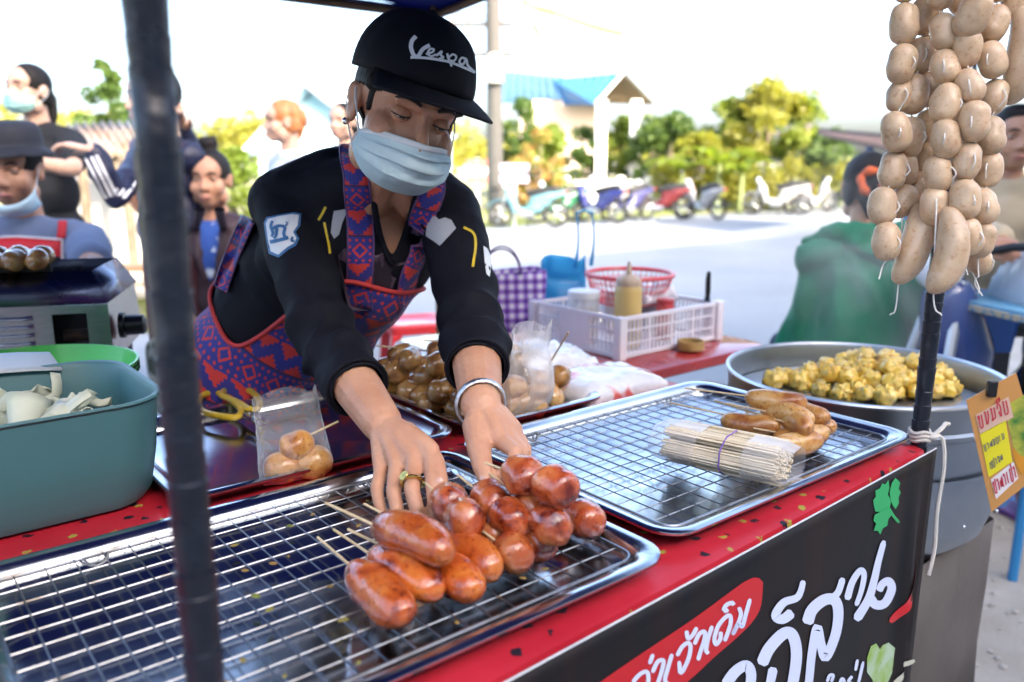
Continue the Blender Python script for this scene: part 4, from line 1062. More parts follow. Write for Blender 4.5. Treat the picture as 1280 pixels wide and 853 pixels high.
MO = [((.05, .1), (.2, .05), (.2, .95), (.08, .9), (.7, .85), (.7, .05))]
JO = [((.05, .35), (.3, .0), (.65, .2), (.6, 1), (.35, .8), (.3, .55))]
BO = [((.05, .1), (.15, .05), (.15, 1), (.7, 1), (.7, .05)), ]
SA = [((.1, .3), (.0, .15), (.15, .05), (.2, .3), (.1, .6), (.2, 1), (.7, 1), (.7, .1), (.8, -.1))]
LA = [((.1, .9), (.05, .5), (.3, .4), (.4, .9), (.5, .3), (.75, .2), (.75, 1))]
AA = [((.1, .2), (.35, .05), (.5, .25), (.5, 1))]
PA = [((.05, .1), (.15, .05), (.15, 1), (.7, 1), (.7, -.35))]
EE = [((.2, .05), (.2, .9), (.35, 1))]
II = [((.1, -.15), (.3, -.4), (.7, -.3), (.7, -.5), (.75, -.15), (.1, -.15))]
for k, g in enumerate((KH, NO, MO, JO + II, BO)): glyphs(mb, 128 + 31 * k, 322 - 17.5 * k, (27, -15), (12, 62), g, 7)
link('lettering', mb, mat('red_ink', (.50, .03, .05), .4), sign, fix=False); mb = MB()
for k, g in enumerate((SA, AA, LA, AA, EE, PA, AA)): glyphs(mb, 204 + 16.5 * k, 655 - 12.5 * k, (15, -11), (12, 60), g, 6)
link('lettering', mb, mat('red_ink', (.50, .03, .05), .4), sign, fix=False)
mb = MB()
for k, g in enumerate((KH, AA, LA, NO, BO, EE, MO)): glyphs(mb, 158 + 15 * k, 470 - 9.5 * k, (13, -8), (7, 32), g, 4)
link('lettering', mb, mat('grey_ink', (.12, .12, .14), .4), sign, fix=False); mb = MB()
for k, g in enumerate((SA, PA, AA, JO, LA)): glyphs(mb, 188 + 13 * k, 560 - 10 * k, (12, -8), (7, 32), g, 4)
link('lettering', mb, mat('grey_ink', (.12, .12, .14), .4), sign, fix=False)
cp = sg(*zs(200, 185), .004); link('clip', MB().box(cp, (.014, .010, .026)), MATS['black_plastic'], sign, bevel=.002)

# ================================================================== strings of raw sausages hanging from the cross bar
hang = mat('white_thread', (.75, .73, .68), .8)
def hstring(top, zig, n0, label, seed, d, tail=None):
    """top px x, list of (x, y) centres in the photo; all at depth d"""
    rr = rnd(seed); pts = [atd(x, y, d + rr.uniform(-.012, .012)) for x, y in zig]
    up = pts[0] + Vector((0, 0, .045)); tp = Vector((up.x, up.y, 1.78))
    t = thing('sausage_string', label, 'sausages', tp, group='strings of raw sausages hung from the canopy bar')
    n = 0; z_ = up.z
    allp = list(pts)
    k = 0
    while allp[0].z < 1.70:
        allp.insert(0, allp[0] + Vector((rr.gauss(0, .004), rr.gauss(0, .004), .0445))); k += 1
    for i, p in enumerate(allp):
        a = allp[max(i - 1, 0)]; b = allp[min(i + 1, len(allp) - 1)]; dr = (a - b).normalized() + Vector((rr.gauss(0, .16), rr.gauss(0, .16), 0))
        piece('sausage', RAWB[rr.randrange(4)], raw, aim(p, dr, rr.uniform(0, 6.28)) @ Matrix.Scale(rr.uniform(.83, .97), 4), t)
    if tail:
        (x0, y0), (x1, y1), j = tail; a, b = atd(x0, y0, d - .01), atd(x1, y1, d - .015)
        piece('sausage', RAWL[j], raw, aim((a + b) / 2, b - a, 1.5 if j else -1.2), t); allp.append(b)
    mb = MB(); tw = [tp]
    off = (Vector((0, -1, .0)))
    for i, p in enumerate(allp[:-1] if tail else allp):
        q = allp[i + 1] if i + 1 < len(allp) else p - Vector((0, 0, .05)); dd = (q - p) * .5; sdv = Vector((rr.uniform(-.8, .8), -.8, 0)).normalized()
        if i > 0: tw.append(p - (p - allp[i - 1]) * .5)
        if rr.random() < .75: tw.append(p + sdv * .0205)
    tw.append(allp[-1] + Vector((0, 0, -.026))); tw.append(allp[-1] + Vector((rr.uniform(-.01, .01), -.004, -.045)))
    sp_ = [Vector(p) for p in spline(tw, 5)]
    link('thread', MB().tube(sp_, .0009, 5), hang, t)
    return t
HD = 1.12
def col(x, ys, jit, seed):
    rr = rnd(seed); return [(x + rr.uniform(-jit, jit), y) for y in ys]
hs = [
    ([(1130, 30), (1127, 80), (1124, 120), (1120, 165), (1116, 213), (1103, 258), (1108, 302)], None, 'string of raw sausages hanging outermost on the road side of the cluster', 1.13),
    ([(1155, 20), (1150, 70), (1142, 118), (1137, 172), (1132, 212), (1128, 252)], ((1152, 262), (1124, 348), 0), 'string of raw sausages ending in a long curved link', 1.15),
    ([(1180, 40), (1181, 84), (1182, 130), (1182, 174), (1172, 218), (1168, 258)], ((1182, 280), (1170, 346), 1), 'string of raw sausages with a straight long link at its end', 1.10),
    ([(1216, 20), (1208, 60), (1212, 108), (1218, 152), (1208, 202), (1206, 250), (1210, 296)], None, 'string of raw sausages running down the middle of the cluster', 1.09),
    ([(1242, 30), (1240, 75), (1242, 122), (1238, 170), (1236, 212), (1230, 258), (1226, 300)], None, 'string of raw sausages hanging on the pot side of the cluster', 1.12),
    ([(1160, 158), (1156, 200), (1146, 238)], ((1186, 268), (1222, 322), 1), 'short-ended string of raw sausages at the back of the cluster', 1.17),
    ([(1200, 45), (1196, 95), (1198, 140), (1202, 185), (1204, 228), (1190, 275), (1222, 325)], None, 'string of raw sausages tucked behind the middle of the cluster', 1.17),
]
for i, (zg, tl, lab, d_) in enumerate(hs): hstring(None, zg, 0, lab, 200 + i, d_ - .125, tl)
rl = thing('sausage_string', 'single long raw sausage hanging apart from the cluster', 'sausages', atd(1274, 10, 1.0), group='strings of raw sausages hung from the canopy bar')
piece('sausage', RAWL[0], raw, aim(atd(1271, 70, 1.0), (0.05, 0, 1), 2.) @ Matrix.Scale(1.1, 4), rl); piece('sausage', RAWB[1], raw, aim(atd(1272, 2, 1.0), (0, 0, 1)), rl)
link('thread', MB().tube([atd(1271, 30, 1.0), atd(1272, -30, 1.0), Vector((*atd(1272, -30, 1.0).xy, 1.78))], .0009, 5), hang, rl)
link_bar = link('hanging_bar', MB().tube([S(.90, .50, 1.783), S(1.42, .34, 1.783)], .010, 8), steel_dark); tag(link_bar, 'steel bar under the canopy from which the raw sausages hang', 'bar')
# ================================================================== people: shared builders
def skin_mat(name, c, c2):
    m = mat(name, c, .46, col2=c2, vs=22, sss=.14, bump=.16, bs=150, detail=6, rvar=.08); return m
skinA = skin_mat('skin_seller', (.51, .25, .15), (.60, .325, .205))
skinB = skin_mat('skin_tan', (.42, .21, .13), (.48, .26, .165))
skinC = skin_mat('skin_light', (.52, .32, .23), (.58, .37, .27))
hairm = mat('black_hair', (.008, .007, .007), .6, spec=.25, col2=(.016, .013, .012), vs=40, stretch=(1, 1, .15), bump=.4, bs=120)
eyew = mat('eye_white', (.55, .50, .46), .3); eyed = mat('eye_dark', (.012, .008, .006), .15)
lipm = mat('lips', (.36, .12, .10), .45); browm = mat('brow', (.02, .014, .012), .7)

def head_prims(mb, M):
    E = lambda c, r: mb.ell(c, r, M, 24, 16)
    E((0, -.008, .030), (.076, .097, .086)); E((0, .028, -.028), (.062, .066, .084)); E((0, .036, .036), (.063, .060, .050))
    E((0, .056, -.088), (.030, .028, .024))
    for s_ in (-1, 1):
        E((s_ * .041, .056, -.034), (.026, .028, .032)); E((s_ * .013, .098, -.039), (.0095, .011, .0085))
        E((s_ * .050, .012, -.070), (.020, .035, .032))
        E((s_ * .077, -.006, -.010), (.009, .019, .031)); E((s_ * .081, -.012, .004), (.008, .014, .017))
    mb.limb([(-.040, .080, .019), (-.015, .089, .017), (.015, .089, .017), (.040, .080, .019)], [.007, .009, .009, .007], 10, M)
    mb.limb([(0, .089, .012), (0, .099, -.012), (0, .108, -.034)], [.008, .0085, .0115], 10, M)
    mb.limb([(-.020, .084, -.070), (0, .094, -.066), (.020, .084, -.070)], [.006, .008, .006], 8, M)
    mb.limb([(-.016, .084, -.080), (0, .091, -.080), (.016, .084, -.080)], [.006, .008, .006], 8, M)
def carve(me, M):
    a = verts(me); Mi = np.array(M.inverted()); p = a @ Mi[:3, :3].T + Mi[:3, 3]
    near = (p[:, 1] > .04) & (np.abs(p[:, 2]) < .06) & (np.abs(p[:, 0]) < .09); q = p.copy()
    for s_ in (-1, 1):
        d = ((p[:, 0] - s_ * .0315) / .019) ** 2 + ((p[:, 2] - .001) / .0125) ** 2
        q[:, 1] -= near * .0105 * np.exp(-d)
    d = (p[:, 0] / .03) ** 2 + ((p[:, 2] + .073) / .0025) ** 2; q[:, 1] -= near * 0
    er = (np.abs(p[:, 0]) > .078) & (np.abs(p[:, 1] + .004) < .03) & (np.abs(p[:, 2]) < .04)
    d = ((p[:, 1] - .0) / .010) ** 2 + ((p[:, 2] + .004) / .017) ** 2
    q[:, 0] -= er * np.sign(p[:, 0]) * .005 * np.exp(-d)
    Mn = np.array(M); setverts(me, q @ Mn[:3, :3].T + Mn[:3, 3])
def eyelids(up, lo, M, me, n=10):
    """lids as two shells hinged at the eye corners, joined to the skin"""
    mb = MB(); r = .0132
    for s_ in (-1, 1):
        c = Vector((s_ * .0315, .0735, .001))
        for a0, a1 in ((up, 105), (lo, -95)):
            Gd = []
            for i in range(13):
                b = R(-84 + 168 * i / 12); Gd.append([c + Vector((1.12 * r * math.sin(b), r * math.cos(b) * math.cos(R(a0 + (a1 - a0) * k / n)), r * math.cos(b) * math.sin(R(a0 + (a1 - a0) * k / n)))) for k in range(n + 1)])
            mb.grid(Gd, M=M)
    put(me, mb)
def eyes(M, par, up, look=(0, 0)):
    for s_ in (-1, 1):
        c = Vector((s_ * .0315, .0735, .001))
        e = link('eye', MB().ell(c, (.0122, .0120, .0120), M), eyew, par)
        d = Vector((look[0], 1, look[1])).normalized()
        link('iris', MB().ell(c + d * .0082, (.0056, .0050, .0056), M, 14, 8), eyed, e)
        lash = [c + Vector((1.12 * .0137 * math.sin(b), .0137 * math.cos(b) * math.cos(R(up)), .0137 * math.cos(b) * math.sin(R(up)))) for b in np.linspace(R(-80), R(80), 12)]
        link('lashes', MB().tube([M @ p for p in lash], .0009, 5), browm, par)
        bw = [Vector((s_ * x, y, z)) for x, y, z in ((.013, .0975, .0205), (.024, .0965, .0255), (.036, .0905, .0265), (.048, .0795, .0215))]
        link('eyebrow', MB().tube([M @ p for p in [Vector(q) for q in spline(bw, 4)]], [.0016, .002, .0023, .0025, .0026, .0026, .0026, .0025, .0023, .002, .0017, .0013, .0008], 8, flat=1.4), browm, par)
def hand_prims(mb, wr, d, nrm, thumb, size=1., curl=.35, spread=.12):
    """generic relaxed hand: wrist wr, direction d, back-of-hand normal nrm, thumb side +1/-1 of d x nrm"""
    d = Vector(d).normalized(); nrm = Vector(nrm); nrm = (nrm - d * nrm.dot(d)).normalized(); sd = d.cross(nrm) * thumb; k = size
    for j, (x, l) in enumerate(((.030, .078), (.010, .086), (-.010, .080), (-.028, .064))):
        m0 = wr + d * .085 * k + sd * x * k * .95 - nrm * abs(x) * .1
        mb.limb([wr + d * .01 * k + sd * x * .5 * k, m0], [.0125 * k, .0115 * k], 10)
        P = [m0]; dirn = (d + sd * spread * x * 20).normalized(); ang = 0
        for f in (.45, .30, .25):
            ang += curl * (.8 if f == .45 else 1.1); P.append(P[-1] + (dirn * math.cos(ang) - nrm * math.sin(ang)) * l * f * k)
        mb.limb(P, [.0098 * k, .0090 * k, .0083 * k, .0070 * k], 10)
    t0 = wr + d * .02 * k + sd * .022 * k; t1 = t0 + (d * .5 + sd * .6 - nrm * .35).normalized() * .038 * k; t2 = t1 + (d * .9 + sd * .25 - nrm * .3).normalized() * .032 * k
    mb.limb([t0, t1, t2, t2 + (d - nrm * .3).normalized() * .022 * k], [.0150 * k, .0118 * k, .0100 * k, .0080 * k], 10)
def folds(me, amp, sc, seed=0., axes=(1, 1, 1), amp2=0.):
    a = verts(me); nn = norms(me); out = a.copy()
    for i in range(len(a)):
        p = Vector(a[i]) * sc; p = Vector((p.x * axes[0], p.y * axes[1], p.z * axes[2]))
        v = noise.noise(p + Vector((seed, 0, 0))); v = 1 - abs(v) * 2.2
        out[i] += nn[i] * (amp * (v - .45) + (amp2 * noise.noise(p * 3.1) if amp2 else 0))
    setverts(me, out)

# ================================================================== the seller
V3 = lambda u, v, d: atd(u, v, d)
RSh, REl, RWr = V3(354, 250, 1.385), V3(408, 428, 1.24), V3(478, 530, 1.055)
LSh, LEl, LWr = V3(562, 264, 1.42), V3(592, 412, 1.24), V3(601, 507, 1.04)
HC = V3(506, 139, 1.265)
HM = Matrix.Translation(HC) @ Matrix.Rotation(math.pi + R(25), 4, 'Z') @ Matrix.Rotation(R(-13), 4, 'X') @ Matrix.Rotation(R(-15), 4, 'Y')
Sc = (RSh + LSh) / 2; Pv = V3(338, 470, 1.60); Pv = Vector((Pv.x, Pv.y, .85))
lat = (LSh - RSh).normalized(); wax = (Sc - Pv).normalized(); fwd = lat.cross(wax).normalized(); lat2 = wax.cross(fwd).normalized()
TR = Matrix((lat2, fwd, wax)).transposed()
pz = Vector((0, 0, 1)); plat = Vector((.86, .40, 0)).normalized(); pf = plat.cross(pz); PRm = Matrix((plat, pf, pz)).transposed()
NB = HM @ Vector((0, -.035, -.135))            # neck base
def seller_torso(mb, g):                        # g = extra thickness (cloth)
    mb.ell(Pv + Vector((0, 0, .0)), (.160 + g, .120 + g, .13), None, 24, 16, PRm)
    mb.ell(Pv.lerp(Sc, .30), (.140 + g, .108 + g, .13), None, 24, 16, TR)
    mb.ell(Pv.lerp(Sc, .62), (.142 + g, .105 + g, .13), None, 24, 16, TR)
    mb.ell(Pv.lerp(Sc, .84) + fwd * .004, (.146 + g, .104 + g, .105), None, 24, 16, TR)
    for s_ in (-1, 1): mb.ell(Pv.lerp(Sc, .72) + lat2 * (s_ * .065) + fwd * .062, (.062 + g * .6, .052 + g * .6, .062 + g * .6), None, 18, 12, TR)
    a, b = RSh - wax * .005, LSh - wax * .005
    mb.limb([a, a.lerp(b, .25) + wax * .034 - fwd * .012, a.lerp(b, .5) + wax * .040 - fwd * .018, a.lerp(b, .75) + wax * .034 - fwd * .012, b], [.046 + g, .052 + g, .056 + g, .052 + g, .046 + g], 16)
    for s_, q in ((-1, RSh), (1, LSh)): mb.limb([q.lerp(NB, .12), q.lerp(NB, .60) + wax * .008, q.lerp(NB, .84) + wax * .022], [.046 + g, .038 + g, .030 + g], 14)
body = MB()
seller_torso(body, 0.)
for hip, dx in ((-.085, 0), (.085, 0)):
    h0 = Pv + plat * hip - Vector((0, 0, .04)); kn = h0 + pf * .03 - Vector((0, 0, .36)); an = kn - Vector((0, 0, .38)) - pf * .02
    body.limb([h0, kn, an], [.082, .056, .038]); body.limb([an - Vector((0, 0, .02)), an + pf * .13 - Vector((0, 0, .035))], [.034, .026])
for P, rr_ in (((RSh, RSh.lerp(REl, .5), REl, REl.lerp(RWr, .35), RWr), (.045, .042, .036, .037, .0265)), ((LSh, LSh.lerp(LEl, .5), LEl, LEl.lerp(LWr, .35), LWr), (.045, .042, .036, .037, .0265))):
    body.limb(P, rr_)
head_prims(body, HM)
body.limb([HM @ Vector((0, -.020, -.04)), HM @ Vector((0, -.030, -.10)), NB - wax * .02 - fwd * .012, NB - wax * .09 - fwd * .02], [.045, .042, .043, .036])
# right hand: arched over the sticks
J = lambda L: [V3(*p) for p in L]
RH = {'index': ((538, 562, .985), (541, 602, .950), (543, 625, .940), (543, 642, .944)), 'middle': ((517, 571, .985), (515, 613, .948), (521, 637, .937), (526, 649, .944)),
      'ring': ((496, 578, .992), (492, 616, .958), (496, 636, .948), (500, 648, .951)), 'pinky': ((477, 583, 1.005), (471, 612, .975), (474, 629, .964), (478, 640, .962))}
for k, (nm, L) in enumerate(RH.items()):
    P = J(L); w0 = RWr + (P[0] - RWr) * .12
    body.limb([w0, RWr.lerp(P[0], .6) + Vector((0, 0, .004)), P[0]], [.0175, .0140, .0112], 12)
    r0 = (.0094, .0095, .0091, .0081)[k]; body.limb(P, [r0 + .001, r0, r0 * .92, r0 * .80], 12)
P = J(((506, 545, 1.035), (531, 560, 1.005), (545, 580, .970), (551, 602, .950))); body.limb(P, [.019, .0150, .0115, .0092], 12)
body.limb([V3(505, 560, 1.01), V3(530, 572, .985)], [.014, .012]); body.limb([V3(490, 562, 1.02), V3(508, 578, .99)], [.016, .012])
# left hand: pinching the sticks of the lifted pair
LH = {'index': ((627, 552, .995), (645, 566, .968), (640, 588, .955), (622, 596, .960)), 'middle': ((636, 549, 1.008), (653, 566, .985), (650, 590, .968), (632, 602, .968)),
      'ring': ((641, 544, 1.02), (656, 562, 1.003), (655, 584, .988), (640, 600, .982)), 'pinky': ((642, 537, 1.035), (653, 554, 1.02), (654, 572, 1.008), (645, 588, 1.0))}
for k, (nm, L) in enumerate(LH.items()):
    P = J(L); w0 = LWr + (P[0] - LWr) * .12
    body.limb([w0, LWr.lerp(P[0], .6) + Vector((0, 0, .004)), P[0]], [.0175, .0145, .0120], 12)
    r0 = (.0096, .0097, .0092, .0082)[k]; body.limb(P, [r0 + .001, r0, r0 * .92, r0 * .82], 12)
P = J(((597, 532, 1.018), (599, 562, .988), (603, 583, .962), (608, 600, .950))); body.limb(P, [.0195, .0150, .0122, .0098], 12)
body.limb([V3(603, 530, 1.02), V3(622, 548, 1.0)], [.016, .013]); body.limb([V3(606, 535, 1.03), V3(634, 540, 1.03)], [.015, .013])
bme = organic(body, .0023, 3, .5, 'body')
carve(bme, HM)
eyelids(-10, -26, HM, bme)
seller = thing('person', 'seller in black cap, face mask and red-blue apron arranging skewers with both hands', 'person', (Pv.x, Pv.y, 0))
bobj = link('body', bme, skinA, seller, smooth=2)
eyes(HM, bobj, -10, (0, -.45))
# jersey
sh = MB(); seller_torso(sh, .011)
CUR, CUL = REl.lerp(RWr, .56), LEl.lerp(LWr, .50)
sh.limb([RSh, RSh.lerp(REl, .5), REl, REl.lerp(CUR, .5), CUR], [.055, .051, .047, .046, .041], 18)
sh.limb([LSh, LSh.lerp(LEl, .5), LEl, LEl.lerp(CUL, .5), CUL], [.055, .051, .047, .046, .042], 18)
sme = organic(sh, .0058, 6, .5, 'jersey')
def armfolds(me):
    a = verts(me); nn = norms(me)
    for (A, B, C, amp) in ((RSh, REl, CUR, .0045), (LSh, LEl, CUL, .0045)):
        for (p, q, ph) in ((A, B, 0.), (B, C, 2.)):
            ax = np.array(q - p); ln = np.linalg.norm(ax); ax /= ln; d = a - np.array(p); s_ = d @ ax; r_ = np.linalg.norm(d - np.outer(s_, ax), axis=1)
            wgt = np.exp(-((s_ / ln - (1 if ph == 0 else .25)) / .38) ** 2) * (r_ < .085)
            tw = np.arctan2((d @ np.array(ax.tolist()[1:] + ax.tolist()[:1])), (d @ np.array((0, 0, 1.))))
            a += nn * (wgt * amp * (1 - 1.6 * np.abs(np.sin(s_ / .024 + 1.5 * np.sin(tw * 1.5 + ph) + ph))))[:, None] * 1.25
    setverts(me, a)
armfolds(sme); folds(sme, .0035, 9., 3., (1, 1, .6))
# open the cuffs and the V neck
def proj(p):
    q = Vector(p) - Vector((0, 0, CAM_Z)); D = q.y * CT - q.z * ST; return 640 + FPX * q.x / D, 426.5 - FPX * (q.y * ST + q.z * CT) / D, D
def inpoly(x, y, P):
    c = False; j = len(P) - 1
    for i in range(len(P)):
        if (P[i][1] > y) != (P[j][1] > y) and x < (P[j][0] - P[i][0]) * (y - P[i][1]) / (P[j][1] - P[i][1]) + P[i][0]: c = not c
        j = i
    return c
VN = [(464, 196), (524, 212), (516, 246), (504, 290), (491, 324), (478, 298), (468, 250)]
bm = bmesh.new(); bm.from_mesh(sme); kill = []
for f in bm.faces:
    c = f.calc_center_median(); u, v, D = proj(c)
    if D < 1.40 and inpoly(u, v, VN): kill.append(f)
    elif (c - CUR).dot((RWr - REl).normalized()) > .012 and (c - CUR).length < .08: kill.append(f)
    elif (c - CUL).dot((LWr - LEl).normalized()) > .010 and (c - CUL).length < .08: kill.append(f)
bmesh.ops.delete(bm, geom=kill, context='FACES')
for _ in range(14):                             # straighten the cut edges
    new = {}
    for v in bm.verts:
        be = [e for e in v.link_edges if e.is_boundary]
        if len(be) == 2: new[v] = (be[0].other_vert(v).co + be[1].other_vert(v).co) * .25 + v.co * .5
    for v, c in new.items(): v.co = c
bm.to_mesh(sme); bm.free()
jerm = mat('black_jersey', (.0055, .006, .011), .75, col2=(.008, .0085, .014), vs=14, spec=.18, bump=.55, bs=13)
jersey = link('jersey', sme, jerm, seller, smooth=2, solid=.002)
jb = bvh(sme); bb_ = bvh(bme)
def onj(u, v, off=.0025, tree=None):
    r = ray(u, v).normalized(); h = (tree or jb).ray_cast(Vector((0, 0, CAM_Z)), r)
    if h[0] is None: return None
    n_ = h[1] if h[1].dot(r) < 0 else -h[1]
    return h[0] + n_ * off
def nearj(p, off=.0035):
    h = jb.find_nearest(Vector(p)); n_ = h[1]
    c = Pv.lerp(Sc, max(0, min(1, (h[0] - Pv).dot(wax) / (Sc - Pv).length)))
    if n_.dot(h[0] - c) < 0: n_ = -n_
    return h[0] + n_ * off, n_
def griduv(name, Gd, UV, m, par, solid=.0015, smooth=2):
    mb = MB().grid(Gd); me = mb.mesh(name); uvl = me.uv_layers.new(name='uv'); flat = [q for row in UV for q in row]
    for lp in me.loops: uvl.data[lp.index].uv = flat[lp.vertex_index]
    return link(name, me, m, par, smooth=smooth, solid=solid)
def collar_ring(P, r): return [p for p in P if p is not None]
nail = mat('nail', (.60, .36, .28), .22, coat=.5)
cl = [onj(u, v, .002) for u, v in ((461, 205), (466, 250), (476, 300), (491, 329), (507, 293), (520, 246))]
cl = [p for p in cl if p is not None]
if len(cl) > 2: link('collar', MB().tube([Vector(p) for p in spline(cl, 6)], .0052, 8), jerm, jersey)
for C_, A_, B_ in ((CUR, REl, RWr), (CUL, LEl, LWr)):
    d = (B_ - A_).normalized(); x = d.orthogonal().normalized(); y = d.cross(x)
    ring = [C_ + d * .008 + (x * math.cos(a) + y * math.sin(a)) * .0425 for a in np.linspace(0, 6.2832, 33)]
    rg = [nearj(p, .0015)[0] for p in ring]
    link('cuff', MB().tube([C_ + d * .006 + (p - C_ - d * .006).normalized() * .0428 for p in ring], .0026, 8, cap=False), jerm, jersey)
# prints on the jersey
def decal(pts, m, name, off=.0022, par=None, tree=None):
    P = [np.array(p, float) for p in pts]; c = sum(P) / len(P); L = []
    for k in (.02, .3, .6, .85, 1.):
        row = [onj(*(c + (p - c) * k), off, tree) for p in P]
        if any(q is None for q in row): return
        L.append(row)
    link(name, MB().rings(L), m, par or jersey, fix=False, smooth=2)
def dstroke(pts, wd, m, name, off=.003, par=None, tree=None, k=5):
    P = spline(pts, k); n_ = len(P); L, Rr = [], []
    for i in range(n_):
        d = P[min(i + 1, n_ - 1)] - P[max(i - 1, 0)]; d = d / (np.linalg.norm(d) + 1e-9); q = np.array((-d[1], d[0])) * wd / 2
        a, b = onj(*(P[i] + q), off, tree), onj(*(P[i] - q), off, tree)
        if a is None or b is None: continue
        L.append(a); Rr.append(b)
    return [L, Rr]
def dst(lst, m, name, off=.003, par=None, tree=None):
    mb = MB()
    for pts, wd in lst:
        g = dstroke(pts, wd, m, name, off, par, tree)
        if len(g[0]) > 1: mb.grid(g)
    link(name, mb, m, par or jersey, fix=False, smooth=2)
decal([(605.5 + 5.2 * math.cos(a) + 1.6 * math.sin(a), 600 + 5.8 * math.sin(a)) for a in np.linspace(0, 6.2832, 15)[:-1]], nail, 'nail', .0009, bobj, bb_)
decal([(549.5 + 3.6 * math.cos(a), 601 + 4.4 * math.sin(a)) for a in np.linspace(0, 6.2832, 13)[:-1]], nail, 'nail', .0009, bobj, bb_)
def z7(*P): return [(230 + x * .3985, 160 + y * .3985) for x, y in P]
wht = mat('white_badge', (.72, .76, .80), .5); blu_b = mat('blue_badge', (.05, .16, .36), .5); gry = mat('grey_patch', (.36, .38, .43), .6); yel = mat('yellow_trim', (.65, .48, .03), .5)
decal(z7((254, 300), (262, 282), (300, 275), (345, 268), (368, 272), (364, 310), (350, 330), (362, 350), (352, 372), (330, 384), (300, 408), (270, 395), (262, 350)), blu_b, 'badge_border', .0022)
decal(z7((262, 302), (268, 288), (300, 281), (340, 275), (360, 278), (356, 310), (343, 330), (354, 350), (346, 366), (328, 376), (300, 400), (277, 388), (269, 350)), wht, 'badge', .0032)
dst([(z7((283, 296), (278, 312), (284, 330), (282, 345)), 3.2), (z7((284, 320), (300, 312), (318, 316), (316, 335), (322, 350)), 3.6), (z7((296, 316), (294, 338), (288, 350)), 3.), (z7((318, 314), (326, 306), (322, 300)), 1.6), (z7((276, 360), (300, 356), (330, 348)), 4.5), (z7((342, 346), (340, 358), (348, 360)), 3)], blu_b, 'badge_emblem', .0042)
decal(z7((470, 262), (488, 258), (510, 252), (508, 270), (496, 300), (486, 335), (470, 348), (460, 330), (464, 295)), gry, 'grey_patch')
decal(z7((775, 282), (790, 278), (802, 290), (820, 284), (840, 292), (853, 318), (830, 345), (805, 372), (785, 356), (762, 340), (764, 310)), gry, 'grey_patch')
for q_ in ((z7((446, 248), (436, 268), (422, 292)), 3), (z7((440, 298), (446, 340), (454, 398)), 3), (z7((876, 316), (905, 334), (912, 370), (905, 440)), 3)): dst([q_], yel, 'yellow_piping')
decal(z7((936, 372), (948, 380), (958, 400), (960, 440), (956, 470), (946, 460), (940, 420)), wht, 'side_badge')
chm = mat('chest_print', (.018, .010, .022), .5, col2=(.075, .045, .075), vs=55, stretch=(1, 1, .35), ramp=(.48, .56))
decal(z7((500, 380), (540, 370), (600, 400), (640, 380), (660, 360), (690, 420), (660, 480), (640, 540), (580, 572), (515, 575), (490, 480), (480, 400)), chm, 'chest_print', .0018)

# apron
def apron_mat(name, sc, trim=False):
    m = bpy.data.materials.new(name); m.use_nodes = True; n, l = m.node_tree.nodes, m.node_tree.links; b = n['Principled BSDF']; b.inputs['Roughness'].default_value = .75; b.inputs['Sheen Weight'].default_value = .2
    def math_(op, a, c=None):
        q = n.new('ShaderNodeMath'); q.operation = op
        for i, x in enumerate((a, c)):
            if x is None: continue
            if isinstance(x, (int, float)): q.inputs[i].default_value = x
            else: l.new(x, q.inputs[i])
        return q.outputs[0]
    uv = n.new('ShaderNodeUVMap'); uv.uv_map = 'uv'; sp = n.new('ShaderNodeSeparateXYZ'); l.new(uv.outputs[0], sp.inputs[0])
    u = math_('MULTIPLY', sp.outputs[0], sc); v = math_('MULTIPLY', sp.outputs[1], sc)
    # stepped zigzag bands
    tri = math_('PINGPONG', math_('SNAP', u, .25), 1.0)
    band = math_('FRACT', math_('ADD', math_('MULTIPLY', v, .5), math_('MULTIPLY', tri, .5)))
    z_ = math_('LESS_THAN', band, .46)
    # stepped diamonds sitting between the bands
    du = math_('ABSOLUTE', math_('SUBTRACT', math_('FRACT', math_('MULTIPLY', u, .5)), .5)); dv = math_('ABSOLUTE', math_('SUBTRACT', math_('FRACT', math_('MULTIPLY', v, .5)), .5))
    dd = math_('SNAP', math_('ADD', du, dv), .1)
    dia = math_('LESS_THAN', dd, .25); core = math_('LESS_THAN', dd, .12); ring = math_('SUBTRACT', dia, core)
    row = math_('LESS_THAN', math_('FRACT', math_('MULTIPLY', v, .25)), .5)
    pat = math_('ADD', math_('MULTIPLY', z_, row), math_('MULTIPLY', ring, math_('SUBTRACT', 1.0, row)))
    small_ = math_('LESS_THAN', math_('ADD', math_('ABSOLUTE', math_('SUBTRACT', math_('FRACT', math_('MULTIPLY', u, 2.)), .5)), math_('ABSOLUTE', math_('SUBTRACT', math_('FRACT', math_('MULTIPLY', v, 2.)), .5))), .26)
    pat = math_('MAXIMUM', pat, math_('MULTIPLY', small_, math_('SUBTRACT', 1.0, row)))
    line = math_('LESS_THAN', math_('FRACT', math_('MULTIPLY', v, .25)), .035)
    mx = n.new('ShaderNodeMix'); mx.data_type = 'RGBA'; l.new(pat, mx.inputs[0]); mx.inputs[6].default_value = (.026, .028, .24, 1); mx.inputs[7].default_value = (.62, .038, .034, 1)
    m2 = n.new('ShaderNodeMix'); m2.data_type = 'RGBA'; l.new(line, m2.inputs[0]); l.new(mx.outputs[2], m2.inputs[6]); m2.inputs[7].default_value = (.045, .012, .06, 1)
    l.new(m2.outputs[2], b.inputs['Base Color']); return m
apm = apron_mat('apron_print', 33.); stm = apron_mat('strap_print', 46.)
trimr = mat('apron_trim', (.52, .045, .05), .7)
Hs = .40
def axp(h):
    if h >= .04: return Pv + wax * h, wax
    k = max(0., min(1., (.04 - h) / .16)); return Pv + wax * .04 + Vector((0, 0, h - .04)), wax.lerp(Vector((0, 0, 1)), k).normalized()
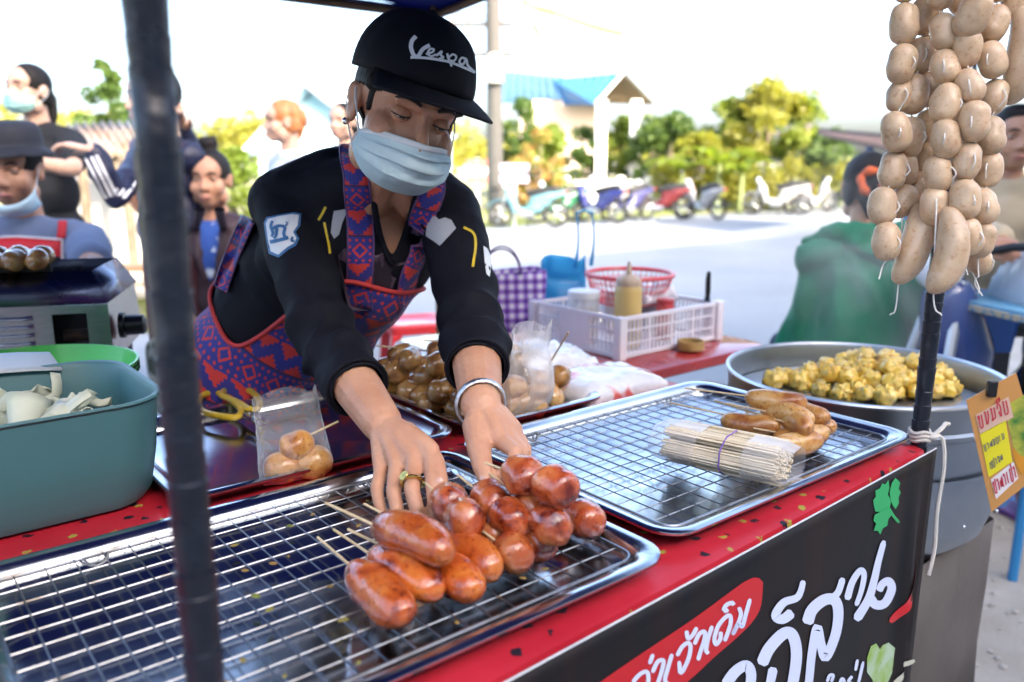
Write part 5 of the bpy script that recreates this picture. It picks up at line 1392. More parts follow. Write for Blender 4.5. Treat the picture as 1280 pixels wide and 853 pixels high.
def httop(a):                                   # height of the apron's upper edge round the body
    f = math.exp(-((a + .72) / 1.12) ** 6); return .105 + .228 * f - .03 * math.cos(a) * (1 - f)
NA, NH = 110, 44; Gd, UV = [], []
for i in range(NA + 1):
    a = -math.pi * .97 + 2 * math.pi * .97 * i / NA; top = httop(a); row, uvr = [], []
    for j in range(NH + 1):
        h = -.40 + (top + .40) * j / NH; c, t_ = axp(h)
        f0 = (pf if h < -.1 else fwd.lerp(pf, max(0, min(1, (.06 - h) / .16)))); f0 = (f0 - t_ * f0.dot(t_)).normalized(); l0 = t_.cross(f0)
        d = f0 * math.cos(a) - l0 * math.sin(a)
        rad = None
        if h > -.06:
            hit = jb.ray_cast(c, d, .30)
            if hit[0] is not None: rad = (hit[0] - c).length
            rad = min(rad, .205) if rad else None
        q0 = math.sqrt((.148 * math.cos(a)) ** 2 + (.182 * math.sin(a)) ** 2)
        if rad is None: rad = q0
        if h < .02: k = min(1, (.02 - h) / .10); rad = rad * (1 - k) + max(q0, 0) * k + .06 * max(0, -h) + .010 * math.sin(a * 11 + 2 * h * 6) * min(1, max(0, -h) * 5)
        rad += .007 + .0028 * math.sin(a * 7 + h * 30) * (1 if h < .2 else .3)
        row.append(c + d * rad); uvr.append((a * .16 + 5, h + 5))
    Gd.append(row); UV.append(uvr)
# relax the radial grid so that arms in the way leave no spikes
A3 = np.array([[tuple(p) for p in r_] for r_ in Gd])
for _ in range(6):
    A3[1:-1, 1:-1] = .5 * A3[1:-1, 1:-1] + .125 * (A3[2:, 1:-1] + A3[:-2, 1:-1] + A3[1:-1, 2:] + A3[1:-1, :-2])
    A3[1:-1, -1] = .5 * A3[1:-1, -1] + .25 * (A3[2:, -1] + A3[:-2, -1])
Gd = [[Vector(p) for p in r_] for r_ in A3]
apron = griduv('apron', Gd, UV, apm, seller)
link('edging', MB().tube([r_[-1] for r_ in Gd], .0042, 8), trimr, apron)
def strap(ctrl, wd, name='strap'):
    P = [Vector(p) for p in spline(ctrl, 7)]; Gs, Us = [], []; dist = 0; last = None
    for i, p in enumerate(P):
        t_ = (P[min(i + 1, len(P) - 1)] - P[max(i - 1, 0)]).normalized(); q, n_ = nearj(p, .0045); sdv = n_.cross(t_).normalized()
        if last is not None: dist += (q - last).length
        last = q
        Gs.append([nearj(q + sdv * (wd * k), .0045)[0] if abs(k) < .3 else q.lerp(nearj(q + sdv * (wd * k), .0045)[0], 1.0) for k in (-.5, -.25, 0, .25, .5)]); Us.append([((k + .5) * wd + 3, dist + 3) for k in (-.5, -.25, 0, .25, .5)])
    st_ = griduv(name, Gs, Us, stm, apron)
    for e in (0, -1): link('edging', MB().tube([g[e] for g in Gs], .0017, 6), MATS['purple_cord'], st_)
shT = lambda k: RSh.lerp(LSh, k) + wax * .09 - fwd * .01
F = lambda u, v: onj(u, v, .004)
def chain(*L): return [p for p in L if p is not None]
strap(chain(F(450, 384), F(450, 330), F(449, 270), F(446, 215), F(442, 185), shT(.34) - fwd * .05, shT(.28) - fwd * .09 - wax * .06, Pv.lerp(Sc, .72) - fwd * .12 - lat2 * .075, Pv.lerp(Sc, .50) - fwd * .11 - lat2 * .12, Pv.lerp(Sc, .27) - fwd * .09 - lat2 * .13), .041)
strap(chain(F(503, 384), F(511, 345), F(521, 305), F(529, 272), F(536, 248), F(540, 236), shT(.72), shT(.70) - fwd * .09 - wax * .06, Pv.lerp(Sc, .6) - fwd * .12 + lat2 * .06, Pv.lerp(Sc, .27) - fwd * .10 + lat2 * .12), .041)
Gs, Us = [], []
for i, (u_, v_) in enumerate(spline([(312, 274), (302, 297), (292, 320), (283, 344), (277, 362)], 6)):
    c_ = onj(u_ + 4, v_, .006); dc = proj(c_)[2] if c_ is not None else 1.52
    row = [onj(u_ + k * 19, v_ + k * 10, .006) or atd(u_ + k * 19, v_ + k * 10, dc + .01) for k in (-.5, -.25, 0, .25, .5)]
    Gs.append(row); Us.append([(.041 * (k + .5) + 3, .0052 * i + 3) for k in (-.5, -.25, 0, .25, .5)])
A3 = np.array([[tuple(p) for p in r_] for r_ in Gs])
for _ in range(10): A3[1:-1] = .5 * A3[1:-1] + .25 * (A3[2:] + A3[:-2])
for r_ in A3:                                   # pull the strap clear of the jersey
    for p in r_:
        d_ = Vector((0, 0, CAM_Z)) - Vector(p); d_.normalize(); p += np.array(d_) * .004
st3 = griduv('strap', [[Vector(p) for p in r_] for r_ in A3], Us, stm, apron)
for e in (0, -1): link('edging', MB().tube([Vector(g[e]) for g in A3], .0017, 6), MATS['purple_cord'], st3)
# trousers under the apron
tr_ = MB()
for hip in (-.085, .085):
    h0 = Pv + plat * hip - Vector((0, 0, .04)); kn = h0 + pf * .03 - Vector((0, 0, .36)); an = kn - Vector((0, 0, .36)) - pf * .02; tr_.limb([h0, kn, an], [.095, .070, .056])
tr_.ell(Pv - Vector((0, 0, .05)), (.166, .128, .11), None, 24, 14, PRm)
link('trousers', organic(tr_, .012, 4, .5, 'trousers'), mat('dark_trousers', (.02, .02, .026), .8), seller, smooth=2)

# cap, hair, mask, ear ring
capm = mat('black_cap', (.0040, .0048, .0085), .75, col2=(.0055, .0065, .011), vs=30, spec=.2, bump=.10, bs=700)
CM2 = HM @ Matrix.Rotation(R(8), 4, 'Z') @ Matrix.Rotation(R(-2), 4, 'X')
cap = MB(); L = []
for j in range(16):
    v = j / 15; ring = []
    for k in range(60):
        a = 2 * math.pi * k / 60; th = v * R(96 - 6 * math.sin(a))
        x = .0895 * math.sin(th) ** .82 * math.cos(a); y = -.006 + (.108 if math.sin(a) > 0 else .106) * math.sin(th) ** .82 * math.sin(a)
        z = .052 + .094 * math.cos(th) + .012 * max(0, math.sin(a)) * math.sin(th) ** 3 * 0
        seam = -.0012 * max(0, 1 - abs(((a / (math.pi / 3)) % 1) - .5) * 0 - 20 * min(((a / (math.pi / 3)) % 1), 1 - ((a / (math.pi / 3)) % 1)))
        wob = .0022 * noise.noise(Vector((math.cos(a) * 2.5, math.sin(a) * 2.5, v * 3)))
        d = Vector((x, y, z)); ring.append(d + Vector((math.cos(a), math.sin(a), .3)) * (seam + wob))
    L.append(ring)
capo = link('cap', MB().rings(L, CM2), capm, seller, smooth=2, solid=.0025)
br = []
for i in range(33):
    a = R(-68 + 136 * i / 32); row = []
    for k in range(9):
        q = k / 8; x = (.0900 + .004 * q) * math.sin(a) * (1 + .10 * q); y = -.006 + .107 * math.cos(a) + q * .078 * math.cos(a) ** .8
        z = .050 - .020 * q - .010 * q * q + .020 * math.cos(a) * q
        row.append(Vector((x, y, z)))
    br.append(row)
brim = link('brim', MB().grid(br, M=CM2), capm, capo, smooth=2, solid=.0035)
link('button', MB().ell((0, -.006, .1475), (.007, .007, .004), CM2), capm, capo)
dgm = bpy.data.meshes.new('t'); MBt = MB().rings(L, CM2).mesh('t2'); cbv = bvh(MBt)
def z8(*P): return [(430 + x * .305, x * 0 + y * .305) for x, y in P]
vs_l = [(z8((296, 154), (280, 172), (276, 200), (288, 230), (304, 232), (322, 206), (352, 190)), 5.0), (z8((274, 238), (330, 240), (400, 250), (450, 264), (532, 298)), 3.2),
        (z8((336, 226), (362, 216), (366, 206), (352, 206), (344, 222), (356, 234), (376, 226)), 2.6), (z8((376, 232), (398, 214), (394, 228), (404, 238), (388, 244)), 2.8),
        (z8((420, 222), (424, 240), (438, 274)), 2.8), (z8((424, 240), (442, 226), (456, 236), (446, 252), (430, 250)), 2.6), (z8((496, 244), (478, 240), (468, 256), (482, 266), (496, 246), (502, 270), (530, 296)), 2.8)]
dst(vs_l, wht, 'lettering', .0024, capo, cbv)
hr = MB(); hr.ell((0, -.012, .028), (.0805, .098, .084), HM, 28, 18)
for s_ in (-1, 1): hr.limb([(s_ * .070, .034, .03), (s_ * .0735, .024, -.012)], [.012, .004], 8, HM)
hr.limb([(0, -.08, -.02), (0, -.105, -.03), (0, -.115, -.06)], [.04, .035, .02], 12, HM)
hm_ = organic(hr, .005, 3, .5, 'hair'); a = verts(hm_); Mi = np.array(HM.inverted()); p = a @ Mi[:3, :3].T + Mi[:3, 3]
fr_ = (p[:, 1] > .030); p[fr_, 1] = np.minimum(p[fr_, 1], .050); fr_ = (p[:, 1] > .0) & (p[:, 2] < .02); p[fr_, 0] *= .9; Mn = np.array(HM); setverts(hm_, p @ Mn[:3, :3].T + Mn[:3, 3])
link('hair', hm_, hairm, seller, smooth=2)
maskm = mat('mask_blue', (.54, .75, .83), .75, col2=(.60, .79, .86), vs=12, bump=.12, bs=500, tr=.12, trc=(.6, .8, .9))
def face_mask(M, par, m, drop=0.0, strapm=None, low=False):
    Gd = []
    for i in range(33):
        x = -1 + 2 * i / 32; row = []
        for k in range(61):
            v = k / 60                           # 0 top edge, 1 bottom edge
            a = x * R(72); hw = .0655 + .005 * math.sin(math.pi * v)
            z = -.027 + drop - v * .085 * (1 - .10 * x * x) - .012 * abs(x) ** 3 * (.5 - v) * 2 + .016 * abs(x) ** 2 * (v - .1)
            nose = .020 * math.exp(-(x / .30) ** 2) * math.exp(-((v - .05) / .30) ** 2)
            y = .022 + .076 * math.cos(a) - .004 * v + nose + .010 * math.sin(math.pi * v) * math.cos(a) - .022 * max(0, v - .72) / .28 * math.cos(a)
            y += (.0062 * ((v * 4.2 + .06 * math.sin(x * 5)) % 1.0) ** .8 if .20 < v < .84 else 0) * math.cos(a)
            xx = hw * math.sin(a) / math.sin(R(72)) * 1.12 * (1 - .12 * max(0, v - .6))
            e = .0050 * noise.noise(Vector((x * 2.6, v * 3.2, drop * 30 + 2))) + .0022 * noise.noise(Vector((x * 9, v * 6, 7)))
            row.append(Vector((xx, y + e, z)))
        Gd.append(row)
    o = link('face_mask', MB().grid(Gd, M=M), m, par, smooth=2, solid=.0012)
    wm_ = MATS.get('mask_white') or mat('mask_white', (.72, .78, .82), .7)
    link('top_band', MB().grid([[Gd[i][k] + Vector((0, .0012, 0)) for k in (0, 2, 4, 6)] for i in range(33)], M=M), wm_, o, smooth=2, solid=.0008)
    for s_ in (0, -1):
        sg_ = -1 if s_ == 0 else 1
        top = Gd[s_][2]; bo = Gd[s_][56]; er = Vector((sg_ * .081, -.012, .018))
        link('ear_loop', MB().tube([M @ Vector(q) for q in spline([top, top.lerp(er, .6) + Vector((sg_ * .004, 0, .004)), er, Vector((sg_ * .084, -.026, -.006)), Vector((sg_ * .080, -.008, -.036)), bo], 6)], .0012, 6), wm_, o)
    return o
face_mask(HM, seller, maskm)
link('earring', MB().ell(HM @ Vector((.0835, -.002, -.040)), (.0055, .0055, .0055)), mat('silver', (.75, .74, .72), .15, 1.0), seller)
# bracelet and ring
sil = MATS['silver']
d = (LWr - LEl).normalized(); x = d.orthogonal().normalized(); y = d.cross(x); c = LWr - d * .006
P = []
for a in np.linspace(0, 6.2832, 49):
    dr = x * math.cos(a) + y * math.sin(a); h = bb_.ray_cast(c + dr * .09, -dr); rr_ = (h[0] - c).length if h[0] is not None else .03
    P.append(c + dr * (max(.026, min(rr_, .036)) + .004) + d * (.006 * math.cos(a)))
link('bracelet', MB().tube(P, .0048, 10, cap=False, flat=.55), mat('bracelet_silver', (.68, .70, .72), .28, 1.0, bump=.3, bs=400), seller)
a_, b_ = V3(*RH['middle'][0]), V3(*RH['middle'][1]); d = (b_ - a_).normalized(); c = a_.lerp(b_, .78); x = d.orthogonal().normalized(); y = d.cross(x)
gold = mat('gold', (.75, .55, .16), .22, 1.0)
rg = link('ring', MB().tube([c + (x * math.cos(a) + y * math.sin(a)) * .0122 for a in np.linspace(0, 6.2832, 25)], .0022, 8, cap=False), gold, seller)
vdir = (Vector((0, 0, CAM_Z)) - c).normalized(); vdir = (vdir - d * vdir.dot(d)).normalized(); vdir = (vdir - Vector((.8, 0, 0))).normalized()
link('ring_face', MB().lathe([(.001, .004), (.0058, .004), (.0062, .003), (.004, 0)], 20, Matrix.Translation(c + vdir * .0125) @ vdir.to_track_quat('Z', 'Y').to_matrix().to_4x4()), gold, rg)
# ================================================================== bystanders
def hair_mesh(M, style, tail=None):
    hr = MB(); hr.ell((0, -.013, .034), (.081, .099, .088), M, 24, 16)
    if style in ('long', 'pony', 'backbun'):
        for s_ in (-1, 1): hr.ell((s_ * .060, -.03, -.015), (.022, .05, .05), M, 14, 10)
    if style == 'pony': hr.limb([(0, -.09, .01), (0, -.125, -.02), (0, -.12, -.10), (0, -.10, -.19)], [.030, .026, .028, .012], 12, M)
    if style == 'bun': hr.ell((0, -.015, .142), (.036, .034, .030), M); hr.ell((.024, -.005, .156), (.016, .014, .016), M); hr.ell((-.02, -.01, .160), (.014, .014, .014), M)
    if style == 'backbun': hr.ell((0, -.115, .02), (.046, .036, .046), M); hr.limb([(0, -.08, -.04), (0, -.085, -.09)], [.04, .012], 10, M)
    if style == 'long': hr.limb([(0, -.07, 0), (0, -.085, -.10), (0, -.08, -.20)], [.070, .060, .035], 12, M)
    if style == 'short': hr.ell((0, .02, .085), (.062, .06, .035), M)
    me = organic(hr, .007, 3, .5, 'hair'); a = verts(me); Mi = np.array(M.inverted()); p = a @ Mi[:3, :3].T + Mi[:3, 3]
    lim = .058 if style != 'short' else .086
    q = p[:, 1] > lim; p[q, 1] = lim; q = (p[:, 1] > .0) & (p[:, 2] < -.005); p[q, 0] *= .88; Mn = np.array(M); setverts(me, p @ Mn[:3, :3].T + Mn[:3, 3]); return me

def bystander(label, hc, yaw, byaw, skin, top, bottom, hair='short', hairc=None, seated=False, sleeve='long', arms=None, pitch=0., roll=0., mask=None, extra=None, girth=1.0, group=None, lo=False):
    M = Matrix.Translation(hc) @ Matrix.Rotation(math.pi + R(yaw), 4, 'Z') @ Matrix.Rotation(R(-pitch), 4, 'X') @ Matrix.Rotation(R(roll), 4, 'Y')
    tt = -hc.x * SP + hc.y * CP; z0 = gt(tt); H = hc.z
    B = Matrix.Translation((hc.x, hc.y, 0)) @ Matrix.Rotation(math.pi + R(byaw), 4, 'Z'); b = lambda x, y, z: B @ Vector((x, y, z))
    B3 = B.to_3x3()
    per = thing('person', label, 'person', (hc.x, hc.y, z0), group=group)
    hz = H - .66; g = girth
    J = {}
    for k, s_ in (('R', 1), ('L', -1)):
        J['sh' + k] = b(s_ * .165 * g, -.03, H - .235); J['hip' + k] = b(s_ * .085, -.04, hz)
        if seated: J['kn' + k] = b(s_ * .11, .36, hz + .02); J['an' + k] = b(s_ * .11, .36, z0 + .08)
        else: J['kn' + k] = b(s_ * .09, -.02, (hz + z0) / 2 + .03); J['an' + k] = b(s_ * .09, -.05, z0 + .08)
        hd_ = None
        e, wv = (b(s_ * .235 * g, -.05, H - .50), b(s_ * .20, .08, H - .70)) if not arms or k not in arms else arms[k][:2]
        J['el' + k], J['wr' + k] = e, wv
    def torso(mb, e):
        mb.ell(b(0, -.035, H - .31), ((.155 + e) * g, .105 + e, .13), None, 20, 14, B3); mb.ell(b(0, -.03, H - .46), ((.142 + e) * g, .105 * g + e, .15), None, 20, 14, B3)
        mb.ell(b(0, -.04, hz + .02), ((.155 + e) * g, .115 * g + e, .13), None, 20, 14, B3)
        mb.limb([J['shR'], b(0, -.035, H - .195), J['shL']], [.050 + e, .058 + e, .050 + e], 14)
    body = MB(); torso(body, 0); head_prims(body, M)
    body.limb([M @ Vector((0, -.02, -.04)), M @ Vector((0, -.03, -.10)), b(0, -.035, H - .19)], [.052, .051, .062])
    cl, tr = MB(), MB(); torso(cl, .014)
    if extra: extra(cl, b, H)
    for k, s_ in (('R', 1), ('L', -1)):
        sh_, el, wr = J['sh' + k], J['el' + k], J['wr' + k]
        body.limb([sh_, sh_.lerp(el, .5), el, el.lerp(wr, .35), wr], [.046, .043, .036, .036, .026])
        d = (wr - el).normalized() if not (arms and k in arms and len(arms[k]) > 2) else (arms[k][2] - wr).normalized(); up = Vector((0, 0, 1)) if abs(d.z) < .8 else B3 @ Vector((0, 1, 0))
        hand_prims(body, wr, d, up, s_ * (1 if True else -1), 1.0, .45)
        body.limb([J['hip' + k], J['kn' + k], J['an' + k]], [.080, .055, .038]); body.limb([J['an' + k] - Vector((0, 0, .02)), J['an' + k] + B3 @ Vector((0, .14, 0)) - Vector((0, 0, .045))], [.034, .028])
        if sleeve == 'long': cl.limb([sh_, sh_.lerp(el, .5), el, el.lerp(wr, .5), el.lerp(wr, .93)], [.062, .060, .054, .050, .042], 14)
        else: cl.limb([sh_, sh_.lerp(el, .62)], [.064, .064], 14)
        tr.limb([J['hip' + k], J['kn' + k], J['kn' + k].lerp(J['an' + k], .9)], [.096, .074, .058], 14)
    tr.ell(b(0, -.04, hz), ((.165) * g, .125 * g, .10), None, 18, 12, B3)
    bm_ = organic(body, .0075, 2, .5, 'body'); carve(bm_, M)
    if not lo: eyelids(16, -16, M, bm_, 6)
    bo = link('body', bm_, skin, per, smooth=2)
    if not lo: eyes(M, bo, 16)
    else:
        for s_ in (-1, 1): link('eye', MB().ell((s_ * .0315, .083, .0), (.011, .005, .0045), M), eyed, bo); link('eyebrow', MB().tube([M @ Vector(p) for p in ((s_ * .014, .096, .021), (s_ * .030, .094, .027), (s_ * .046, .082, .022))], .0024, 6), browm, bo)
    if not mask or mask == 'chin': link('lips', MB().tube([M @ Vector(q) for q in spline([(-.021, .0885, -.0735), (-.008, .0985, -.0705), (.008, .0985, -.0705), (.021, .0885, -.0735)], 4)], [.002] + [.0048] * 11 + [.002], 8, flat=1.0), lipm, bo)
    cm = organic(cl, .011, 4, .5, 'shirt'); folds(cm, .011, 7., len(label) * 1.3, (1, 1, .7), .003)
    so = link('shirt', cm, top, per, smooth=2)
    tm = organic(tr, .014, 4, .5, 'trousers'); folds(tm, .006, 7., 2.); link('trousers', tm, bottom, per, smooth=2)
    if hair: link('hair', hair_mesh(M, hair), hairc or hairm, per, smooth=2)
    if mask and mask != 'chin': face_mask(M, per, mask)
    return per, M, b, J, so

cot_black = mat('black_tee', (.008, .009, .012), .8); cot_blue = mat('greyblue_tee', (.13, .165, .26), .85, col2=(.15, .185, .28), vs=8)
denim = mat('denim', (.03, .045, .09), .85, col2=(.045, .06, .11), vs=30); navy = mat('navy_track', (.010, .013, .04), .5)
# masked woman standing with folded arms
hc = atd(36, 113, 3.75)
p_, M_, b_, J_, s_ = bystander('standing woman in a black T-shirt with ponytail and pale green face mask', hc, -16, -8, skinC, cot_black, denim, 'pony', sleeve='short',
    arms={'L': (atd(92, 212, 3.62), atd(48, 204, 3.48)), 'R': (atd(-28, 214, 3.62), atd(14, 208, 3.46))}, mask=mat('mask_green', (.34, .62, .56), .75, col2=(.40, .66, .62), vs=12, tr=.12), pitch=-4)
# man in bucket hat
hc = atd(17, 212, 2.6)
p_, M_, b_, J_, so = bystander('seated man in a dark bucket hat and red apron with mask under his chin', hc, 8, 4, skinB, cot_blue, denim, 'short', seated=True, sleeve='short', mask='chin', girth=1.12, pitch=4,
    arms={'L': (atd(118, 345, 2.25), atd(70, 420, 2.1)), 'R': (atd(-90, 345, 2.2), atd(-60, 420, 2.05))})
hatm = mat('bucket_hat', (.010, .012, .020), .8, col2=(.014, .016, .026), vs=20)
L = []
for r_, z_ in ((.126, .044), (.114, .056), (.101, .066), (.098, .064), (.095, .085), (.090, .122), (.080, .138), (.05, .145), (.002, .147)):
    L.append([Vector((r_ * .93 * math.cos(a), -.008 + r_ * 1.06 * math.sin(a), z_ + .006 * noise.noise(Vector((math.cos(a) * 2, math.sin(a) * 2, z_ * 20))))) for a in np.linspace(0, 2 * math.pi, 49)[:-1]])
link('bucket_hat', MB().rings(L, M_), hatm, p_, smooth=2, solid=.003)
# mask pulled down on the chin
Gd = []
for i in range(25):
    x = -1 + i / 12; a = x * R(76); Gd.append([Vector((.072 * math.sin(a) * 1.02, .020 + .072 * math.cos(a) + .006 * math.sin(math.pi * v) - .03 * v * v, -.102 - .040 * v + .050 * abs(x) ** 2 * (1 - .3 * v))) for v in np.linspace(0, 1, 7)])
o = link('face_mask', MB().grid(Gd, M=M_), maskm, p_, smooth=2, solid=.0015)
for s_ in (-1, 1): link('ear_loop', MB().tube([M_ @ Vector(q) for q in ((s_ * .072, .036, -.055), (s_ * .078, .012, .0), (s_ * .082, -.02, .012))], .0014, 5), MATS['mask_white'], o)
redap = mat('red_apron', (.52, .012, .02), .6); wtrim = mat('white_trim', (.75, .70, .70), .6)
jb2 = bvh(so.data)
def onb(u, v, off=.004):
    r = ray(u, v).normalized(); h = jb2.ray_cast(Vector((0, 0, CAM_Z)), r)
    return (h[0] - r * off) if h[0] is not None else atd(u, v, 2.2)
Gd = [[onb(u, v) for v in np.linspace(296 + 4 * abs(u - 20) / 60, 420, 10)] for u in np.linspace(-50, 78, 20)]
ap2 = link('apron', MB().grid(Gd), redap, p_, smooth=2, solid=.002)
link('edging', MB().tube([g[0] for g in Gd] + Gd[-1][1:], .004, 6), wtrim, ap2)
Gd = [[onb(u, v) for u in (71 + (296 - v) * .10, 76 + (296 - v) * .10, 82 + (296 - v) * .10)] for v in np.linspace(276, 298, 8)]
link('strap', MB().grid(Gd), redap, ap2, smooth=2, solid=.002)
# woman in the striped track jacket, mostly hidden by the post
hc = atd(193, 124, 3.35)
elL, wrL = atd(143, 244, 3.12), atd(115, 188, 3.02)
p_, M_, b_, J_, so = bystander('person in a navy track jacket with white sleeve stripes reaching for a shoulder', hc, -50, -35, skinC, navy, mat('maroon_cloth', (.06, .015, .02), .8), 'short', sleeve='long',
    arms={'R': (elL, wrL, atd(70, 176, 3.02)), 'L': (atd(240, 196, 3.62), atd(228, 164, 3.50))})
strw = mat('stripe_white', (.72, .73, .78), .6); shR = J_['shR']; cb3 = bvh(so.data)
for k in (-1, 0, 1):
    P = []
    for q in np.linspace(.05, 1.75, 26):
        c = shR.lerp(elL, q) if q < 1 else elL.lerp(wrL, (q - 1) * .93 / .75 * .95); vdir = (Vector((0, 0, CAM_Z)) - c).normalized()
        ax = ((elL - shR) if q < 1 else (wrL - elL)).normalized(); sdv = ax.cross(vdir).normalized()
        st = c + vdir * .12 + sdv * (.018 * k - .012); h = cb3.ray_cast(st, -vdir, .2)
        if h[0] is not None: P.append((h[0] + vdir * .002, sdv))
    if len(P) > 3: link('sleeve_stripe', MB().grid([[p - s_ * .0055 for p, s_ in P], [p + s_ * .0055 for p, s_ in P]]), strw, so, smooth=2, fix=False)
# person in a grey-blue shirt further back
bystander('person in a plain grey-blue shirt standing beyond the track jacket', atd(205, 128, 4.3), 150, 150, skinB, mat('slate_shirt', (.10, .11, .19), .85), denim, 'short', sleeve='short', lo=True, girth=1.1)
# seated man with a bun
hc = atd(263, 224, 3.4)
p_, M_, b_, J_, so = bystander('seated man with a top bun, open maroon jacket and blue printed shirt', hc, 4, 2, skinB, mat('maroon_jacket', (.030, .012, .020), .6, col2=(.04, .018, .026), vs=12), mat('camo', (.05, .06, .04), .85, col2=(.30, .30, .26), vs=16, ramp=(.5, .54)), 'bun', seated=True,
    arms={'L': (atd(318, 350, 3.3), atd(285, 395, 3.05)), 'R': (atd(205, 350, 3.3), atd(232, 395, 3.05))})
jb2 = bvh(so.data)
blt = mat('blue_tee', (.02, .07, .30), .7, col2=(.55, .62, .72), vs=16, ramp=(.55, .62))
u0 = [(250, 276), (276, 276), (282, 300), (272, 345), (262, 352), (254, 330), (247, 300)]
P = [np.array(q, float) for q in u0]; c = sum(P) / len(P)
link('tee_front', MB().rings([[onb(*(c + (q - c) * k), .006) for q in P] for k in (.02, .5, 1.)]), blt, so, fix=False, smooth=2)
for s_ in (-1, 1): link('jacket_collar', MB().tube([onb(262 + s_ * 12, 262, .01), onb(262 + s_ * 17, 285, .012), onb(262 + s_ * 14, 320, .012), onb(262 + s_ * 6, 352, .012)], [.014, .016, .012, .008], 8, flat=.5), MATS['maroon_jacket'], so)
# his chair
def plastic_chair(base, yaw, m, label, scale=1.):
    t = thing('plastic_chair', label, 'chair', base, yaw); M = Matrix.Translation(base) @ Matrix.Rotation(yaw, 4, 'Z')
    link('seat', MB().rings([[M @ Vector(p) for p in rrect(.20 - i, .20 - i, .05, z_)] for i, z_ in ((.01, .415), (0, .42), (0, .432), (.01, .437))], cap0=True, cap1=True), m, t)
    Gd = [[M @ Vector((x * (1 + .1 * k), .185 + .05 * k + .03 * (1 - (x / .2) ** 2), .43 + .42 * k)) for k in np.linspace(0, 1, 8)] for x in np.linspace(-.19, .19, 12)]
    link('backrest', MB().grid(Gd), m, t, solid=.006)
    for x in (-.17, .17):
        for y in (-.16, .17): link('leg', MB().tube([M @ Vector((x, y, .42)), M @ Vector((x * 1.2, y * 1.15, .0))], [.020, .016], 8), m, t)
    return t
orp = mat('orange_plastic', (.60, .09, .03), .4, coat=.2)
plastic_chair((hc.x + .02, hc.y + .10, gt(2.6)), R(-8), orp, 'orange-red plastic chair under the seated man with a bun')
# two women by the far gable
p_, M_, b_, J_, so = bystander('woman with orange hair tied back wearing a pale blue and white shirt', atd(354, 152, 4.5), -62, -50, skinC, mat('pale_shirt', (.62, .66, .74), .8, col2=(.36, .44, .62), vs=14, ramp=(.5, .7)), denim, 'backbun', mat('orange_hair', (.40, .13, .04), .45, col2=(.52, .22, .08), vs=30, stretch=(1, 1, .2)), lo=True, sleeve='short')
link('hair_tie', MB().ell((0, -.125, .02), (.05, .018, .05), M_), mat('white_tie', (.75, .76, .78), .7), p_)
bystander('dark-haired woman partly hidden behind the seller\'s cap', atd(428, 152, 5.3), -20, -20, skinC, mat('dark_shirt', (.05, .06, .10), .8), denim, 'long', lo=True)
# person in the green hooded jacket, seen from behind
hc = atd(1083, 234, 2.85)
grj = mat('green_jacket', (.006, .14, .068), .7, col2=(.008, .165, .085), vs=9, spec=.25)
p_, M_, b_, J_, so = bystander('person in a green hooded jacket seen from behind with an orange hair tie', hc, 168, 180, skinB, grj, mat('navy_trousers', (.008, .012, .05), .8), 'backbun', seated=True, girth=1.08, extra=lambda cl, b, H: (cl.limb([b(0, -.03, H - .24), b(0, -.03, H - .42), b(0, -.02, H - .62), b(0, -.02, H - .78)], [.13, .165, .195, .215], 20), cl.limb([b(-.15, -.03, H - .25), b(-.19, .02, H - .55), b(-.20, .05, H - .78)], [.058, .064, .07], 14), cl.limb([b(.15, -.03, H - .25), b(.19, .02, H - .55), b(.20, .05, H - .78)], [.058, .064, .07], 14)),
    arms={'L': (atd(1050, 370, 3.05), atd(1075, 400, 3.2)), 'R': (atd(1160, 370, 3.05), atd(1130, 400, 3.2))})
L = []
hM = Matrix.Translation(hc) @ Matrix.Rotation(R(5), 4, 'Z')
hd = MB()
hd.limb([hM @ Vector(q) for q in ((-.20, .0, -.185), (-.13, -.05, -.150), (-.04, -.11, -.150), (.06, -.115, -.155), (.13, -.05, -.145))], [.018, .035, .042, .042, .035], 14)
hd.limb([hM @ Vector(q) for q in ((-.08, -.10, -.18), (0, -.135, -.22), (.08, -.10, -.19))], [.04, .05, .04], 14)
folds(so.data, .020, 5.5, 4., (1, 1, .45)); folds(so.data, .010, 12., 9., (1, 1, .5))
hm2 = organic(hd, .009, 4, .5, 'hood'); folds(hm2, .008, 14., 1.); link('hood', hm2, grj, so, smooth=2)
link('hair_tie', MB().tube([M_ @ Vector((.030 * math.cos(a) - .01, -.128 + .008 * math.sin(3 * a), .02 + .036 * math.sin(a))) for a in np.linspace(0, 6.2832, 30)], [.015 + .003 * math.sin(5 * k) for k in range(30)], 10, cap=False), mat('orange_tie', (.65, .12, .03), .7), p_)
st_c = Vector((hc.x, hc.y - .02, gt(1.6)))
def stool(base, m, label, h=.45, yaw=0.):
    t = thing('plastic_stool', label, 'stool', base, yaw); M = Matrix.Translation(base) @ Matrix.Rotation(yaw, 4, 'Z')
    link('seat', MB().rings([[M @ Vector(p) for p in rrect(.15 - i, .15 - i, .04, z_)] for i, z_ in ((.004, h - .05), (0, h - .045), (0, h - .012), (.012, h), (.02, h), (.03, h - .006))], cap0=True, cap1=True), m, t)
    for x in (-.125, .125):
        for y in (-.125, .125): link('leg', MB().prism([M @ Vector(p) for p in ((x - .025, y - .02, h - .045), (x + .025, y - .02, h - .045), (x * 1.25 + .018, y * 1.2 - .015, 0), (x * 1.25 - .018, y * 1.2 - .015, 0))], M.to_3x3() @ Vector((0, .03, 0))), m, t, bevel=.003)
    return t
redst = mat('red_stool', (.58, .03, .035), .3, coat=.3)
stool(st_c, mat('blue_stool', (.02, .08, .35), .35), 'blue plastic stool under the person in the green hooded jacket', .44)
